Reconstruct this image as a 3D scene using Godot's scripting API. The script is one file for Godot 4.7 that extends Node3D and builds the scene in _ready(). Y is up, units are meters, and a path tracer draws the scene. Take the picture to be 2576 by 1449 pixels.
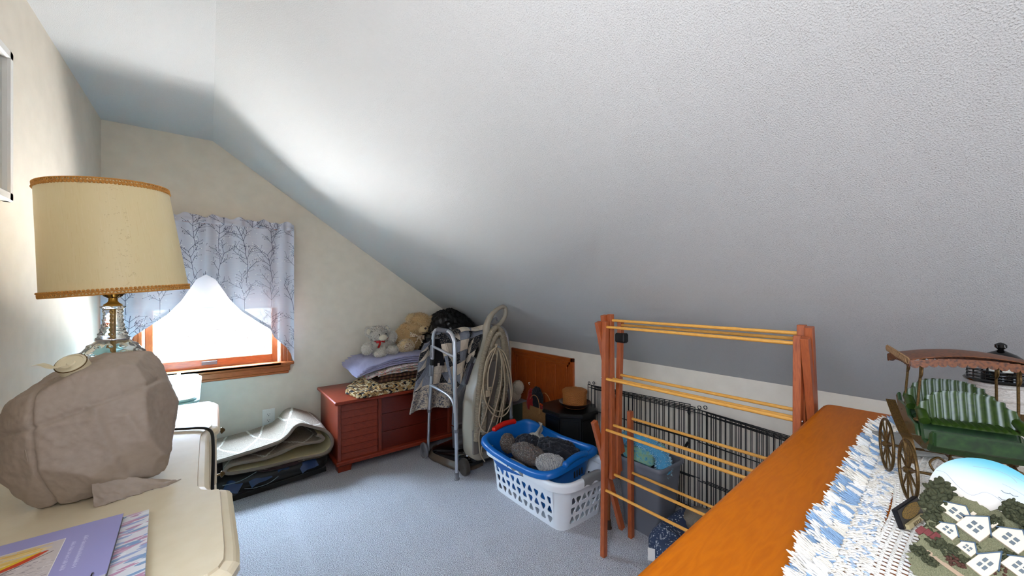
extends Node3D
# An attic bedroom: window wall, sloped ceiling and knee wall, seen from beside a dresser.

const CEIL := 2.202      # flat ceiling height
const GABLE := -3.2      # inner face of the window wall
const LEFT := -0.489     # inner face of the left wall
const KNEE := 2.14       # inner face of the knee wall
const SLOPE := 0.681     # fall of the sloped ceiling per metre
const DESK := 0.72
const DRESS := 0.85
const LEN := 952.0       # focal length in pixels of a 2576 x 1449 picture

var M := {}
var taken := {}
var nz := FastNoiseLite.new()
var rng := RandomNumberGenerator.new()


func _ready() -> void:
	rng.seed = 7
	nz.seed = 5
	nz.noise_type = FastNoiseLite.TYPE_SIMPLEX_SMOOTH
	nz.frequency = 1.0
	# ---- camera
	var cam := Camera3D.new()
	cam.name = "camera"
	cam.projection = Camera3D.PROJECTION_FRUSTUM
	cam.near = 0.02
	cam.far = 200.0
	cam.size = 0.02 * 1449.0 / LEN
	cam.frustum_offset = Vector2(0, 10.5 / LEN * 0.02)
	cam.position = Vector3(0, 1.2, 0)
	cam.rotation.y = -atan2(762.0, 952.0)
	add_child(cam)
	cam.current = true
	# ---- sky and exposure
	var env := Environment.new()
	var sky := Sky.new()
	var sm := ProceduralSkyMaterial.new()
	sm.sky_top_color = Color(0.72, 0.84, 1.0)
	sm.sky_horizon_color = Color(0.93, 0.97, 1.0)
	sm.ground_bottom_color = Color(0.86, 0.88, 0.9)
	sm.ground_horizon_color = Color(0.93, 0.96, 1.0)
	sm.sky_energy_multiplier = 1.0
	sky.sky_material = sm
	env.background_mode = Environment.BG_SKY
	env.sky = sky
	env.background_energy_multiplier = 4.0
	env.tonemap_mode = Environment.TONE_MAPPER_LINEAR
	env.tonemap_exposure = 3.0
	env.sdfgi_enabled = true
	env.ssao_enabled = true
	env.ssil_enabled = true
	var we := WorldEnvironment.new()
	we.name = "environment"
	we.environment = env
	add_child(we)
	# ---- daylight through the two windows, and the lamp on the ceiling behind the camera
	area_light("window_daylight", Vector3(0.0, 2.05, -4.05), Vector2(3.4, 1.6), Vector3(0, -0.55, 1), Color(0.78, 0.89, 1.0), 100.0)
	area_light("sunlit_snow_daylight", Vector3(0.0, -1.15, -6.0), Vector2(4.6, 2.4), Vector3(0.0, 2.1, 2.75), Color(0.97, 0.97, 0.97), 255.0)
	area_light("side_window_daylight", Vector3(-1.55, 2.5, 0.4), Vector2(1.7, 1.8), Vector3(1.0, -0.72, -0.3), Color(0.99, 0.98, 0.97), 3.6)
	area_light("second_window_daylight", Vector3(0.75, 1.35, 2.72), Vector2(0.9, 1.0), Vector3(0, 0, -1), Color(0.95, 0.97, 1.0), 0.3)
	materials()
	room()
	ceiling_lamp(Vector3(0.0, CEIL, 0.75), 0.06)
	build_all()


func area_light(called: String, at: Vector3, size: Vector2, towards: Vector3, c: Color, energy: float) -> void:
	var l := AreaLight3D.new()
	l.name = called
	l.area_size = size
	l.light_color = c
	l.light_energy = energy
	l.position = at
	l.set("area_range", 30.0)
	l.set("area_attenuation", 2.0)
	l.shadow_enabled = true
	add_child(l)
	l.look_at(at + towards, Vector3.UP)


# ---------------------------------------------------------------- meshes
class MB:
	var v := PackedVector3Array()
	var uv := PackedVector2Array()
	var col := PackedColorArray()
	var ix := PackedInt32Array()
	var x := Transform3D()
	var c := Color.WHITE

	func p(a: Vector3, t := Vector2.ZERO) -> int:
		v.append(x * a)
		uv.append(t)
		col.append(c)
		return v.size() - 1

	func tri(i: int, j: int, k: int) -> void:   # counter-clockwise from outside
		ix.append(i); ix.append(k); ix.append(j)

	func quad(i: int, j: int, k: int, l: int) -> void:
		tri(i, j, k)
		tri(i, k, l)

	func q(a: Vector3, b: Vector3, cc: Vector3, d: Vector3) -> void:
		quad(p(a, Vector2(0, 0)), p(b, Vector2(1, 0)), p(cc, Vector2(1, 1)), p(d, Vector2(0, 1)))

	func t3(a: Vector3, b: Vector3, cc: Vector3) -> void:
		tri(p(a), p(b), p(cc))

	# a grid of points f(i, j); the outside is on the side of (d/dj) x (d/di) unless flipped
	func grid(nu: int, nv: int, f: Callable, cu := false, cv := false, flip := false) -> void:
		var o := v.size()
		for i in nu:
			for j in nv:
				var w: Vector3 = f.call(i, j)
				p(w, Vector2(float(i) / maxi(nu - 1, 1), float(j) / maxi(nv - 1, 1)))
		for i in (nu if cu else nu - 1):
			for j in (nv if cv else nv - 1):
				var i2 := (i + 1) % nu
				var j2 := (j + 1) % nv
				if flip:
					quad(o + i * nv + j, o + i2 * nv + j, o + i2 * nv + j2, o + i * nv + j2)
				else:
					quad(o + i * nv + j, o + i * nv + j2, o + i2 * nv + j2, o + i2 * nv + j)

	# a chamfered box
	func box(at: Vector3, s: Vector3, b := 0.0, turn := Basis()) -> void:
		var h := s / 2.0
		b = minf(b, minf(h.x, minf(h.y, h.z)) * 0.9)
		var f := func(sx: float, sy: float, sz: float, ax: int) -> Vector3:
			var w := Vector3(sx * (h.x - (0.0 if ax == 0 else b)), sy * (h.y - (0.0 if ax == 1 else b)), sz * (h.z - (0.0 if ax == 2 else b)))
			return at + turn * w
		for e in [-1.0, 1.0]:
			var s1: float = e
			if e > 0:
				q(f.call(1, -1, 1, 0), f.call(1, -1, -1, 0), f.call(1, 1, -1, 0), f.call(1, 1, 1, 0))
				q(f.call(-1, 1, 1, 1), f.call(1, 1, 1, 1), f.call(1, 1, -1, 1), f.call(-1, 1, -1, 1))
				q(f.call(-1, -1, 1, 2), f.call(1, -1, 1, 2), f.call(1, 1, 1, 2), f.call(-1, 1, 1, 2))
			else:
				q(f.call(-1, -1, -1, 0), f.call(-1, -1, 1, 0), f.call(-1, 1, 1, 0), f.call(-1, 1, -1, 0))
				q(f.call(-1, -1, -1, 1), f.call(1, -1, -1, 1), f.call(1, -1, 1, 1), f.call(-1, -1, 1, 1))
				q(f.call(1, -1, -1, 2), f.call(-1, -1, -1, 2), f.call(-1, 1, -1, 2), f.call(1, 1, -1, 2))
			if b > 0:
				for g in [-1.0, 1.0]:
					var s2: float = g
					four(f.call(s1, s2, -1, 0), f.call(s1, s2, 1, 0), f.call(s1, s2, 1, 1), f.call(s1, s2, -1, 1), at)
					four(f.call(s1, -1, s2, 0), f.call(s1, 1, s2, 0), f.call(s1, 1, s2, 2), f.call(s1, -1, s2, 2), at)
					four(f.call(-1, s1, s2, 1), f.call(1, s1, s2, 1), f.call(1, s1, s2, 2), f.call(-1, s1, s2, 2), at)
					for k in [-1.0, 1.0]:
						var a: Vector3 = f.call(s1, s2, k, 0)
						var bb: Vector3 = f.call(s1, s2, k, 1)
						var d: Vector3 = f.call(s1, s2, k, 2)
						if (bb - a).cross(d - a).dot(a - at) > 0:
							t3(a, bb, d)
						else:
							t3(a, d, bb)

	func four(a: Vector3, b: Vector3, cc: Vector3, d: Vector3, inside: Vector3) -> void:
		if (b - a).cross(cc - a).dot(a + b + cc + d - inside * 4.0) > 0:
			q(a, b, cc, d)
		else:
			q(d, cc, b, a)

	# a square bar from a to b
	func bar(a: Vector3, b: Vector3, w: float, d: float, side := Vector3(0, 0, 1), bev := 0.0015) -> void:
		var y := (b - a).normalized()
		var zz := (side - y * side.dot(y)).normalized()
		box((a + b) / 2.0, Vector3(w, a.distance_to(b), d), bev, Basis(y.cross(zz), y, zz))

	# a round tube along points; r is a number or a list of numbers
	func tube(pts: Array, r, n := 8, closed := false, caps := true) -> void:
		var m := pts.size()
		if m < 2:
			return
		var o := v.size()
		var up := Vector3.UP
		var d0: Vector3 = (pts[1] - pts[0]).normalized()
		if absf(d0.dot(up)) > 0.95:
			up = Vector3.RIGHT
		var along := 0.0
		for i in m:
			var a: Vector3 = pts[(i - 1 + m) % m] if (closed or i > 0) else pts[i]
			var b: Vector3 = pts[(i + 1) % m] if (closed or i < m - 1) else pts[i]
			var d := (b - a).normalized()
			var s := d.cross(up).normalized()
			up = s.cross(d).normalized()
			var rr: float = r[i] if r is Array else r
			if i > 0:
				along += pts[i].distance_to(pts[i - 1])
			for k in n:
				var t := TAU * k / n
				p(pts[i] + (s * cos(t) + up * sin(t)) * rr, Vector2(float(k) / n, along))
		for i in (m if closed else m - 1):
			var i2 := (i + 1) % m
			for k in n:
				var k2 := (k + 1) % n
				quad(o + i * n + k, o + i * n + k2, o + i2 * n + k2, o + i2 * n + k)
		if caps and not closed:
			for e in [0, m - 1]:
				var mid := p(x.affine_inverse() * ((v[o + e * n] + v[o + e * n + n / 2]) / 2.0))
				var o2 := v.size()
				for k in n:
					p(x.affine_inverse() * v[o + e * n + k])
				for k in n:
					if e == 0:
						tri(mid, o2 + (k + 1) % n, o2 + k)
					else:
						tri(mid, o2 + k, o2 + (k + 1) % n)

	# a profile of (radius, height) turned round the y axis; sharp corners are split
	func lathe(prof: Array, n := 32, at := Vector3.ZERO, turn := Basis(), squash := Vector2.ONE) -> void:
		var runs := [[prof[0]]]
		for i in range(1, prof.size()):
			runs[-1].append(prof[i])
			if i < prof.size() - 1:
				var a: Vector2 = (prof[i] - prof[i - 1]).normalized()
				var b: Vector2 = (prof[i + 1] - prof[i]).normalized()
				if a.dot(b) < 0.8:
					runs.append([prof[i]])
		for run in runs:
			var rr: Array = run
			grid(n, rr.size(), func(i, j):
				var t: float = TAU * i / n
				return at + turn * Vector3(rr[j].x * cos(t) * squash.x, rr[j].y, rr[j].x * sin(t) * squash.y), true, false)

	# a flat outline in the x-y plane pushed out along z by depth, its rim chamfered
	func prism(poly: PackedVector2Array, depth: float, at := Transform3D(), bev := 0.0, smooth := 0.7) -> void:
		if Geometry2D.is_polygon_clockwise(poly):
			poly = poly.duplicate()
			poly.reverse()
		var n := poly.size()
		var inner := poly
		if bev > 0.0:
			inner = MB.inset(poly, bev)
		var id := Geometry2D.triangulate_polygon(inner)
		for e in [0, 1]:
			var z := depth if e == 1 else 0.0
			var o := v.size()
			for w in inner:
				p(at * Vector3(w.x, w.y, z), w)
			for k in range(0, id.size(), 3):
				var a := inner[id[k]]
				var b := inner[id[k + 1]]
				var d := inner[id[k + 2]]
				var ccw := (b - a).cross(d - a) > 0
				if ccw == (e == 1):
					tri(o + id[k], o + id[k + 1], o + id[k + 2])
				else:
					tri(o + id[k], o + id[k + 2], o + id[k + 1])
		var rings := [[inner, 0.0], [poly, bev], [poly, depth - bev], [inner, depth]] if bev > 0.0 else [[poly, 0.0], [poly, depth]]
		for k in rings.size() - 1:
			for i in n:
				var i2 := (i + 1) % n
				var a: Vector2 = rings[k][0][i]
				var b: Vector2 = rings[k][0][i2]
				var a2: Vector2 = rings[k + 1][0][i]
				var b2: Vector2 = rings[k + 1][0][i2]
				q(at * Vector3(a.x, a.y, rings[k][1]), at * Vector3(b.x, b.y, rings[k][1]), at * Vector3(b2.x, b2.y, rings[k + 1][1]), at * Vector3(a2.x, a2.y, rings[k + 1][1]))

	static func inset(poly: PackedVector2Array, d: float) -> PackedVector2Array:
		var r := PackedVector2Array()
		var n := poly.size()
		for i in n:
			var a := poly[(i - 1 + n) % n]
			var b := poly[i]
			var cc := poly[(i + 1) % n]
			var n1 := (b - a).normalized().orthogonal() * -1.0
			var n2 := (cc - b).normalized().orthogonal() * -1.0
			var m := (n1 + n2)
			if m.length() < 0.01:
				m = n1
			m = m.normalized()
			r.append(b + m * d / maxf(0.4, m.dot(n1)))
		return r

	# an ellipsoid with a bump function of the unit direction
	func ball(at: Vector3, rad: Vector3, n := 24, bump = null, turn := Basis()) -> void:
		var m := n / 2 + 1
		grid(n, m, func(i, j):
			var t: float = TAU * i / n
			var f: float = PI * (0.001 + 0.998 * j / (m - 1)) - PI / 2
			var d := Vector3(cos(f) * cos(t), sin(f), cos(f) * sin(t))
			var k: float = 1.0 + (bump.call(d) if bump != null else 0.0)
			return at + turn * (d * rad * k), true, false)

	# a sheet f(u, v) of thickness th with a rim
	func sheet(nu: int, nv: int, f: Callable, th: float) -> void:
		var pts := []
		for i in nu:
			var row := PackedVector3Array()
			for j in nv:
				row.append(f.call(float(i) / (nu - 1), float(j) / (nv - 1)))
			pts.append(row)
		var nor := func(i: int, j: int) -> Vector3:
			var a: Vector3 = pts[mini(i + 1, nu - 1)][j] - pts[maxi(i - 1, 0)][j]
			var b: Vector3 = pts[i][mini(j + 1, nv - 1)] - pts[i][maxi(j - 1, 0)]
			return b.cross(a).normalized()
		var back := []
		for i in nu:
			var row := PackedVector3Array()
			for j in nv:
				row.append(pts[i][j] - nor.call(i, j) * th)
			back.append(row)
		grid(nu, nv, func(i, j): return pts[i][j])
		grid(nu, nv, func(i, j): return back[i][j], false, false, true)
		for e in [0, nv - 1]:
			grid(nu, 2, func(i, j): return pts[i][e] if j == 0 else back[i][e], false, false, e == nv - 1)
		for e in [0, nu - 1]:
			grid(2, nv, func(i, j): return pts[e][j] if i == 0 else back[e][j], false, false, e == 0)

	func mesh() -> ArrayMesh:
		var nor := PackedVector3Array()
		nor.resize(v.size())
		for k in range(0, ix.size(), 3):
			var a := v[ix[k]]
			var w := (v[ix[k + 2]] - a).cross(v[ix[k + 1]] - a)
			nor[ix[k]] += w
			nor[ix[k + 1]] += w
			nor[ix[k + 2]] += w
		for k in nor.size():
			nor[k] = nor[k].normalized() if nor[k].length_squared() > 1e-20 else Vector3.UP
		var a := []
		a.resize(Mesh.ARRAY_MAX)
		a[Mesh.ARRAY_VERTEX] = v
		a[Mesh.ARRAY_NORMAL] = nor
		a[Mesh.ARRAY_TEX_UV] = uv
		a[Mesh.ARRAY_COLOR] = col
		a[Mesh.ARRAY_INDEX] = ix
		var m := ArrayMesh.new()
		m.add_surface_from_arrays(Mesh.PRIMITIVE_TRIANGLES, a)
		return m


# ---------------------------------------------------------------- objects
func numbered(called: String) -> String:
	var k: int = taken.get(called, -1) + 1
	taken[called] = k
	return called if k == 0 else "%s_%03d" % [called, k]


func tag(o: Node3D, label: String, category: String, group := "") -> Node3D:
	o.set_meta("label", label)
	o.set_meta("category", category)
	if group:
		o.set_meta("group", group)
	return o


func thing(called: String, label: String, category: String, at := Vector3.ZERO, turn := 0.0, group := "") -> Node3D:
	var o := Node3D.new()
	o.name = numbered(called)
	o.position = at
	o.rotation.y = turn
	add_child(o)
	return tag(o, label, category, group)


func put(called: String, b, m: Material, parent: Node = null) -> MeshInstance3D:
	var o := MeshInstance3D.new()
	o.mesh = b.mesh() if b is MB else b
	o.material_override = m
	if parent:
		o.name = called
		parent.add_child(o, true)
	else:
		o.name = numbered(called)
		add_child(o)
	return o


func struct(called: String, b, m: Material, parent: Node = null) -> MeshInstance3D:
	var o := put(called, b, m, parent)
	if parent == null:
		o.set_meta("kind", "structure")
	return o


func many(called: String, mesh: Mesh, m: Material, places: Array, colors: Array, parent: Node = null) -> MultiMeshInstance3D:
	var mm := MultiMesh.new()
	mm.transform_format = MultiMesh.TRANSFORM_3D
	mm.use_colors = colors.size() > 0
	mm.mesh = mesh
	mm.instance_count = places.size()
	for i in places.size():
		mm.set_instance_transform(i, places[i])
		if colors.size() > 0:
			mm.set_instance_color(i, colors[i])
	var o := MultiMeshInstance3D.new()
	o.multimesh = mm
	o.material_override = m
	o.set_meta("kind", "stuff")
	if parent:
		o.name = called
		parent.add_child(o, true)
	else:
		o.name = numbered(called)
		add_child(o)
	return o


func rounded(w: float, h: float, r: float, n := 5) -> PackedVector2Array:
	var a := PackedVector2Array()
	for c in [[1, 1, 0.0], [-1, 1, 0.5], [-1, -1, 1.0], [1, -1, 1.5]]:
		for k in n + 1:
			var t: float = PI * (c[2] + 0.5 * k / n)
			a.append(Vector2(c[0] * (w / 2 - r) + cos(t) * r, c[1] * (h / 2 - r) + sin(t) * r))
	return a


func curve(pts: Array, n: int, closed := false) -> Array:   # a smooth line through points
	var r := []
	var m := pts.size()
	var seg := m if closed else m - 1
	for s in seg:
		for k in n:
			var t := float(k) / n
			var at := func(i: int): return pts[(i + m) % m] if closed else pts[clampi(i, 0, m - 1)]
			var a = at.call(s - 1)
			var b = at.call(s)
			var c = at.call(s + 1)
			var d = at.call(s + 2)
			r.append(b * 2.0 * 0.5 + (c - a) * 0.5 * t + (a * 2.0 - b * 5.0 + c * 4.0 - d) * 0.5 * t * t + (b * 3.0 - a - c * 3.0 + d) * 0.5 * t * t * t)
	if not closed:
		r.append(pts[-1])
	return r


func frame_at(at: Vector3, turn_y: float) -> Transform3D:
	return Transform3D(Basis(Vector3.UP, turn_y), at)


# ---------------------------------------------------------------- materials
func noise_tex(freq: float, ramp: Array, seed_ := 1, type := FastNoiseLite.TYPE_SIMPLEX_SMOOTH, octaves := 4, size := 512) -> NoiseTexture2D:
	var n := FastNoiseLite.new()
	n.noise_type = type
	n.frequency = freq
	n.seed = seed_
	n.fractal_octaves = octaves
	var t := NoiseTexture2D.new()
	t.width = size
	t.height = size
	t.seamless = true
	t.noise = n
	t.normalize = true
	var g := Gradient.new()
	g.offsets = PackedFloat32Array()
	var off := PackedFloat32Array()
	var cols := PackedColorArray()
	for i in ramp.size():
		off.append(float(i) / (ramp.size() - 1))
		cols.append(ramp[i])
	g.offsets = off
	g.colors = cols
	t.color_ramp = g
	return t


func flat(called: String, c: Color, rough := 0.6, metal := 0.0) -> StandardMaterial3D:
	var m := StandardMaterial3D.new()
	m.resource_name = called
	m.albedo_color = c
	m.roughness = rough
	m.metallic = metal
	M[called] = m
	return m


# a material with a noise pattern on all three planes: c1..c2, `scale` repeats of the picture per metre
func patterned(called: String, ramp: Array, scale: Vector3, freq := 0.02, rough := 0.7, relief := 0.0, seed_ := 1, octaves := 4) -> StandardMaterial3D:
	var m := flat(called, Color.WHITE, rough)
	m.albedo_texture = noise_tex(freq, ramp, seed_, FastNoiseLite.TYPE_SIMPLEX_SMOOTH, octaves)
	m.uv1_triplanar = true
	m.uv1_scale = scale
	if relief > 0.0:
		m.heightmap_enabled = true
		m.heightmap_scale = relief
		m.heightmap_texture = noise_tex(freq, [Color.BLACK, Color.WHITE], seed_, FastNoiseLite.TYPE_SIMPLEX_SMOOTH, octaves)
	return m


func wood(called: String, dark: Color, light: Color, grain: Vector3, rough := 0.4, coat := 0.0, seed_ := 3) -> StandardMaterial3D:
	var mid := dark.lerp(light, 0.5)
	var m := patterned(called, [dark, mid, light, mid, light, dark.lerp(light, 0.3), light], grain, 0.012, rough, 0.0, seed_, 5)
	if coat > 0.0:
		m.clearcoat_enabled = true
		m.clearcoat = coat
		m.clearcoat_roughness = 0.15
	return m


func cloth(called: String, c1: Color, c2: Color, scale := 6.0, relief := 0.05, seed_ := 1) -> StandardMaterial3D:
	var m := patterned(called, [c1, c2, c1, c2], Vector3.ONE * scale, 0.05, 0.95, relief, seed_)
	m.rim_enabled = true
	m.rim = 0.25
	return m


func pictured(called: String, im: Image, rough := 0.6) -> StandardMaterial3D:
	var m := flat(called, Color.WHITE, rough)
	m.albedo_texture = ImageTexture.create_from_image(im)
	return m


func stroke(im: Image, a: Vector2, b: Vector2, w: float, c: Color) -> void:
	var n := int(a.distance_to(b)) + 1
	for i in n + 1:
		var at := a.lerp(b, float(i) / n)
		im.fill_rect(Rect2i(int(at.x - w / 2), int(at.y - w / 2), maxi(1, int(w)), maxi(1, int(w))), c)


func dot(im: Image, at: Vector2, r: float, c: Color) -> void:
	for y in range(int(at.y - r), int(at.y + r) + 1):
		var h := r * r - (y - at.y) * (y - at.y)
		if h > 0:
			var w := sqrt(h)
			im.fill_rect(Rect2i(int(at.x - w), y, maxi(1, int(2 * w)), 1), c)


func materials() -> void:
	var paint := patterned("wall_paint", [Color(0.835, 0.795, 0.735), Color(0.865, 0.825, 0.765)], Vector3.ONE * 1.7, 0.01, 0.85, 0.0, 2)
	paint.uv1_world_triplanar = true
	var plaster := flat("ceiling_plaster", Color(0.745, 0.742, 0.738), 0.8)
	plaster.uv1_triplanar = true
	plaster.uv1_world_triplanar = true
	plaster.uv1_scale = Vector3.ONE * 3.0
	plaster.heightmap_enabled = true
	plaster.heightmap_scale = 0.16
	plaster.heightmap_texture = noise_tex(0.09, [Color.BLACK, Color(0.3, 0.3, 0.3), Color.WHITE], 8, FastNoiseLite.TYPE_SIMPLEX_SMOOTH, 3, 1024)
	var carpet := flat("carpet", Color.WHITE, 1.0)
	carpet.albedo_texture = noise_tex(0.11, [Color(0.36, 0.36, 0.39), Color(0.58, 0.575, 0.60), Color(0.76, 0.755, 0.775), Color(0.90, 0.895, 0.905), Color(1.0, 1.0, 1.0)], 4, FastNoiseLite.TYPE_SIMPLEX_SMOOTH, 4, 1024)
	carpet.uv1_triplanar = true
	carpet.uv1_world_triplanar = true
	carpet.uv1_scale = Vector3.ONE * 1.6
	carpet.heightmap_enabled = true
	carpet.heightmap_scale = 0.9
	carpet.heightmap_texture = noise_tex(0.11, [Color.BLACK, Color.WHITE], 4, FastNoiseLite.TYPE_SIMPLEX_SMOOTH, 4, 1024)
	wood("oak_x", Color(0.52, 0.25, 0.10), Color(0.70, 0.38, 0.17), Vector3(0.8, 9, 9), 0.4, 0.3)
	wood("oak_y", Color(0.52, 0.25, 0.10), Color(0.70, 0.38, 0.17), Vector3(9, 0.8, 9), 0.4, 0.3)
	wood("pine_y", Color(0.48, 0.19, 0.05), Color(0.66, 0.31, 0.10), Vector3(7, 0.7, 7), 0.35, 0.4, 6)
	wood("pine_z", Color(0.50, 0.21, 0.06), Color(0.66, 0.32, 0.11), Vector3(9, 9, 0.7), 0.35, 0.4, 6)
	wood("cherry_x", Color(0.38, 0.105, 0.035), Color(0.55, 0.185, 0.07), Vector3(1.2, 12, 12), 0.38, 0.2, 9)
	wood("cherry_y", Color(0.36, 0.11, 0.045), Color(0.50, 0.185, 0.085), Vector3(12, 1.2, 12), 0.4, 0.2, 9)
	wood("cherry_dark", Color(0.29, 0.06, 0.022), Color(0.40, 0.11, 0.04), Vector3(1.2, 12, 12), 0.38, 0.2, 12)
	wood("maple_x", Color(0.66, 0.335, 0.0), Color(0.73, 0.39, 0.015), Vector3(0.6, 5, 5), 0.4, 0.0, 15).metallic_specular = 0.28
	wood("rack_wood", Color(0.50, 0.22, 0.10), Color(0.66, 0.34, 0.17), Vector3(10, 0.9, 10), 0.45, 0.15, 17)
	wood("rod_wood", Color(0.72, 0.47, 0.16), Color(0.88, 0.65, 0.30), Vector3(18, 18, 1.5), 0.5, 0.1, 19)
	flat("white_plastic", Color(0.86, 0.87, 0.88), 0.4)
	flat("trim_white", Color(0.88, 0.87, 0.85), 0.5)
	flat("black", Color(0.02, 0.02, 0.022), 0.5)
	flat("black_gloss", Color(0.015, 0.015, 0.017), 0.12)
	flat("black_rubber", Color(0.03, 0.03, 0.03), 0.8)
	flat("brass", Color(0.72, 0.56, 0.27), 0.3, 1.0)
	flat("old_brass", Color(0.42, 0.33, 0.20), 0.45, 0.9)
	flat("aluminium", Color(0.76, 0.77, 0.79), 0.38, 0.85)
	flat("grey_plastic", Color(0.42, 0.42, 0.44), 0.5)
	flat("chrome", Color(0.8, 0.8, 0.82), 0.15, 1.0)
	var glass := flat("pane_glass", Color(1, 1, 1, 0.05), 0.0)
	glass.transparency = BaseMaterial3D.TRANSPARENCY_ALPHA
	var crystal := flat("crystal", Color(0.97, 0.99, 1.0, 0.03), 0.02)
	crystal.refraction_enabled = true
	crystal.refraction_scale = 0.05
	crystal.transparency = BaseMaterial3D.TRANSPARENCY_ALPHA


# ---------------------------------------------------------------- the room
func slope_y(x: float) -> float:
	return minf(CEIL, CEIL - (x - 0.019) * SLOPE)


func wall_piece(b: MB, pts: Array, z: float, depth: float) -> void:   # an upright outline (x, y) from z back to z - depth
	b.prism(PackedVector2Array(pts), depth, Transform3D(Basis(), Vector3(0, 0, z - depth)))


func room() -> void:
	var b := MB.new()
	b.box(Vector3(0.85, -0.06, -0.3), Vector3(3.1, 0.12, 6.3))
	struct("floor", b, M.carpet)
	# window wall, with the opening x -0.318..0.404, y 0.69..1.62
	b = MB.new()
	wall_piece(b, [Vector2(-0.6, -0.1), Vector2(2.3, -0.1), Vector2(2.3, slope_y(2.3) + 0.1), Vector2(0.404, 2.05), Vector2(0.404, 0.69), Vector2(-0.318, 0.69), Vector2(-0.318, 2.3), Vector2(-0.6, 2.3)], GABLE, 0.14)
	wall_piece(b, [Vector2(-0.318, 1.62), Vector2(0.404, 1.62), Vector2(0.404, 2.05), Vector2(0.0, 2.3), Vector2(-0.318, 2.3)], GABLE, 0.14)
	struct("wall_far", b, M.wall_paint)
	b = MB.new()
	# with a side window beyond the left edge of the view, z -0.45..0.5
	b.box(Vector3(LEFT - 0.06, 1.1, -1.9), Vector3(0.12, 2.4, 2.9))
	b.box(Vector3(LEFT - 0.06, 0.45, 0.025), Vector3(0.12, 1.1, 0.95))
	b.box(Vector3(LEFT - 0.06, 2.125, 0.025), Vector3(0.12, 0.35, 0.95))
	b.box(Vector3(LEFT - 0.06, 1.1, 1.625), Vector3(0.12, 2.4, 2.25))
	struct("wall_left", b, M.wall_paint)
	var sw := Node3D.new()
	sw.name = "window_3"
	sw.set_meta("kind", "structure")
	add_child(sw)
	for e in [[-0.485, 1.475, 0.07, 1.09], [0.535, 1.475, 0.07, 1.09], [0.025, 1.985, 0.95, 0.07], [0.025, 0.965, 0.95, 0.07]]:
		b = MB.new()
		b.box(Vector3(LEFT + 0.009, e[1], e[0]), Vector3(0.018, e[3], e[2]), 0.003)
		put("casing", b, M.oak_y, sw)
	b = MB.new()
	b.box(Vector3(LEFT - 0.06, 1.475, 0.025), Vector3(0.03, 0.03, 0.95), 0.003)
	put("meeting_rail", b, M.oak_y, sw)
	b = MB.new()
	b.box(Vector3(KNEE + 0.06, 0.36, -0.3), Vector3(0.12, 0.95, 6.1))
	struct("wall_right", b, M.wall_paint)
	# wall behind the camera, with the second window x 0.35..1.15, y 0.9..1.7
	b = MB.new()
	wall_piece(b, [Vector2(-0.6, -0.1), Vector2(2.3, -0.1), Vector2(2.3, slope_y(2.3) + 0.1), Vector2(1.15, slope_y(1.15) + 0.1), Vector2(1.15, 0.75), Vector2(0.35, 0.75), Vector2(0.35, 2.3), Vector2(-0.6, 2.3)], 2.6, -0.14)
	struct("wall_near", b, M.wall_paint)
	b = MB.new()
	b.box(Vector3(-0.24, CEIL + 0.06, -0.3), Vector3(0.518, 0.12, 6.1))
	struct("ceiling", b, M.ceiling_plaster)
	b = MB.new()
	var n := Vector3(SLOPE, 1, 0).normalized()
	var s := Vector3(1, -SLOPE, 0)
	var o := Vector3(0.019, CEIL, 0)
	var a0 := o + n * 0.0
	b.prism(PackedVector2Array([Vector2(o.x, o.y), Vector2(2.3, slope_y(2.3)), Vector2(2.3, slope_y(2.3) + 0.15), Vector2(o.x, o.y + 0.15)]), 6.1, Transform3D(Basis(), Vector3(0, 0, -3.35)))
	struct("ceiling", b, M.ceiling_plaster)
	window_far()
	window_near()
	access_door()


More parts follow.
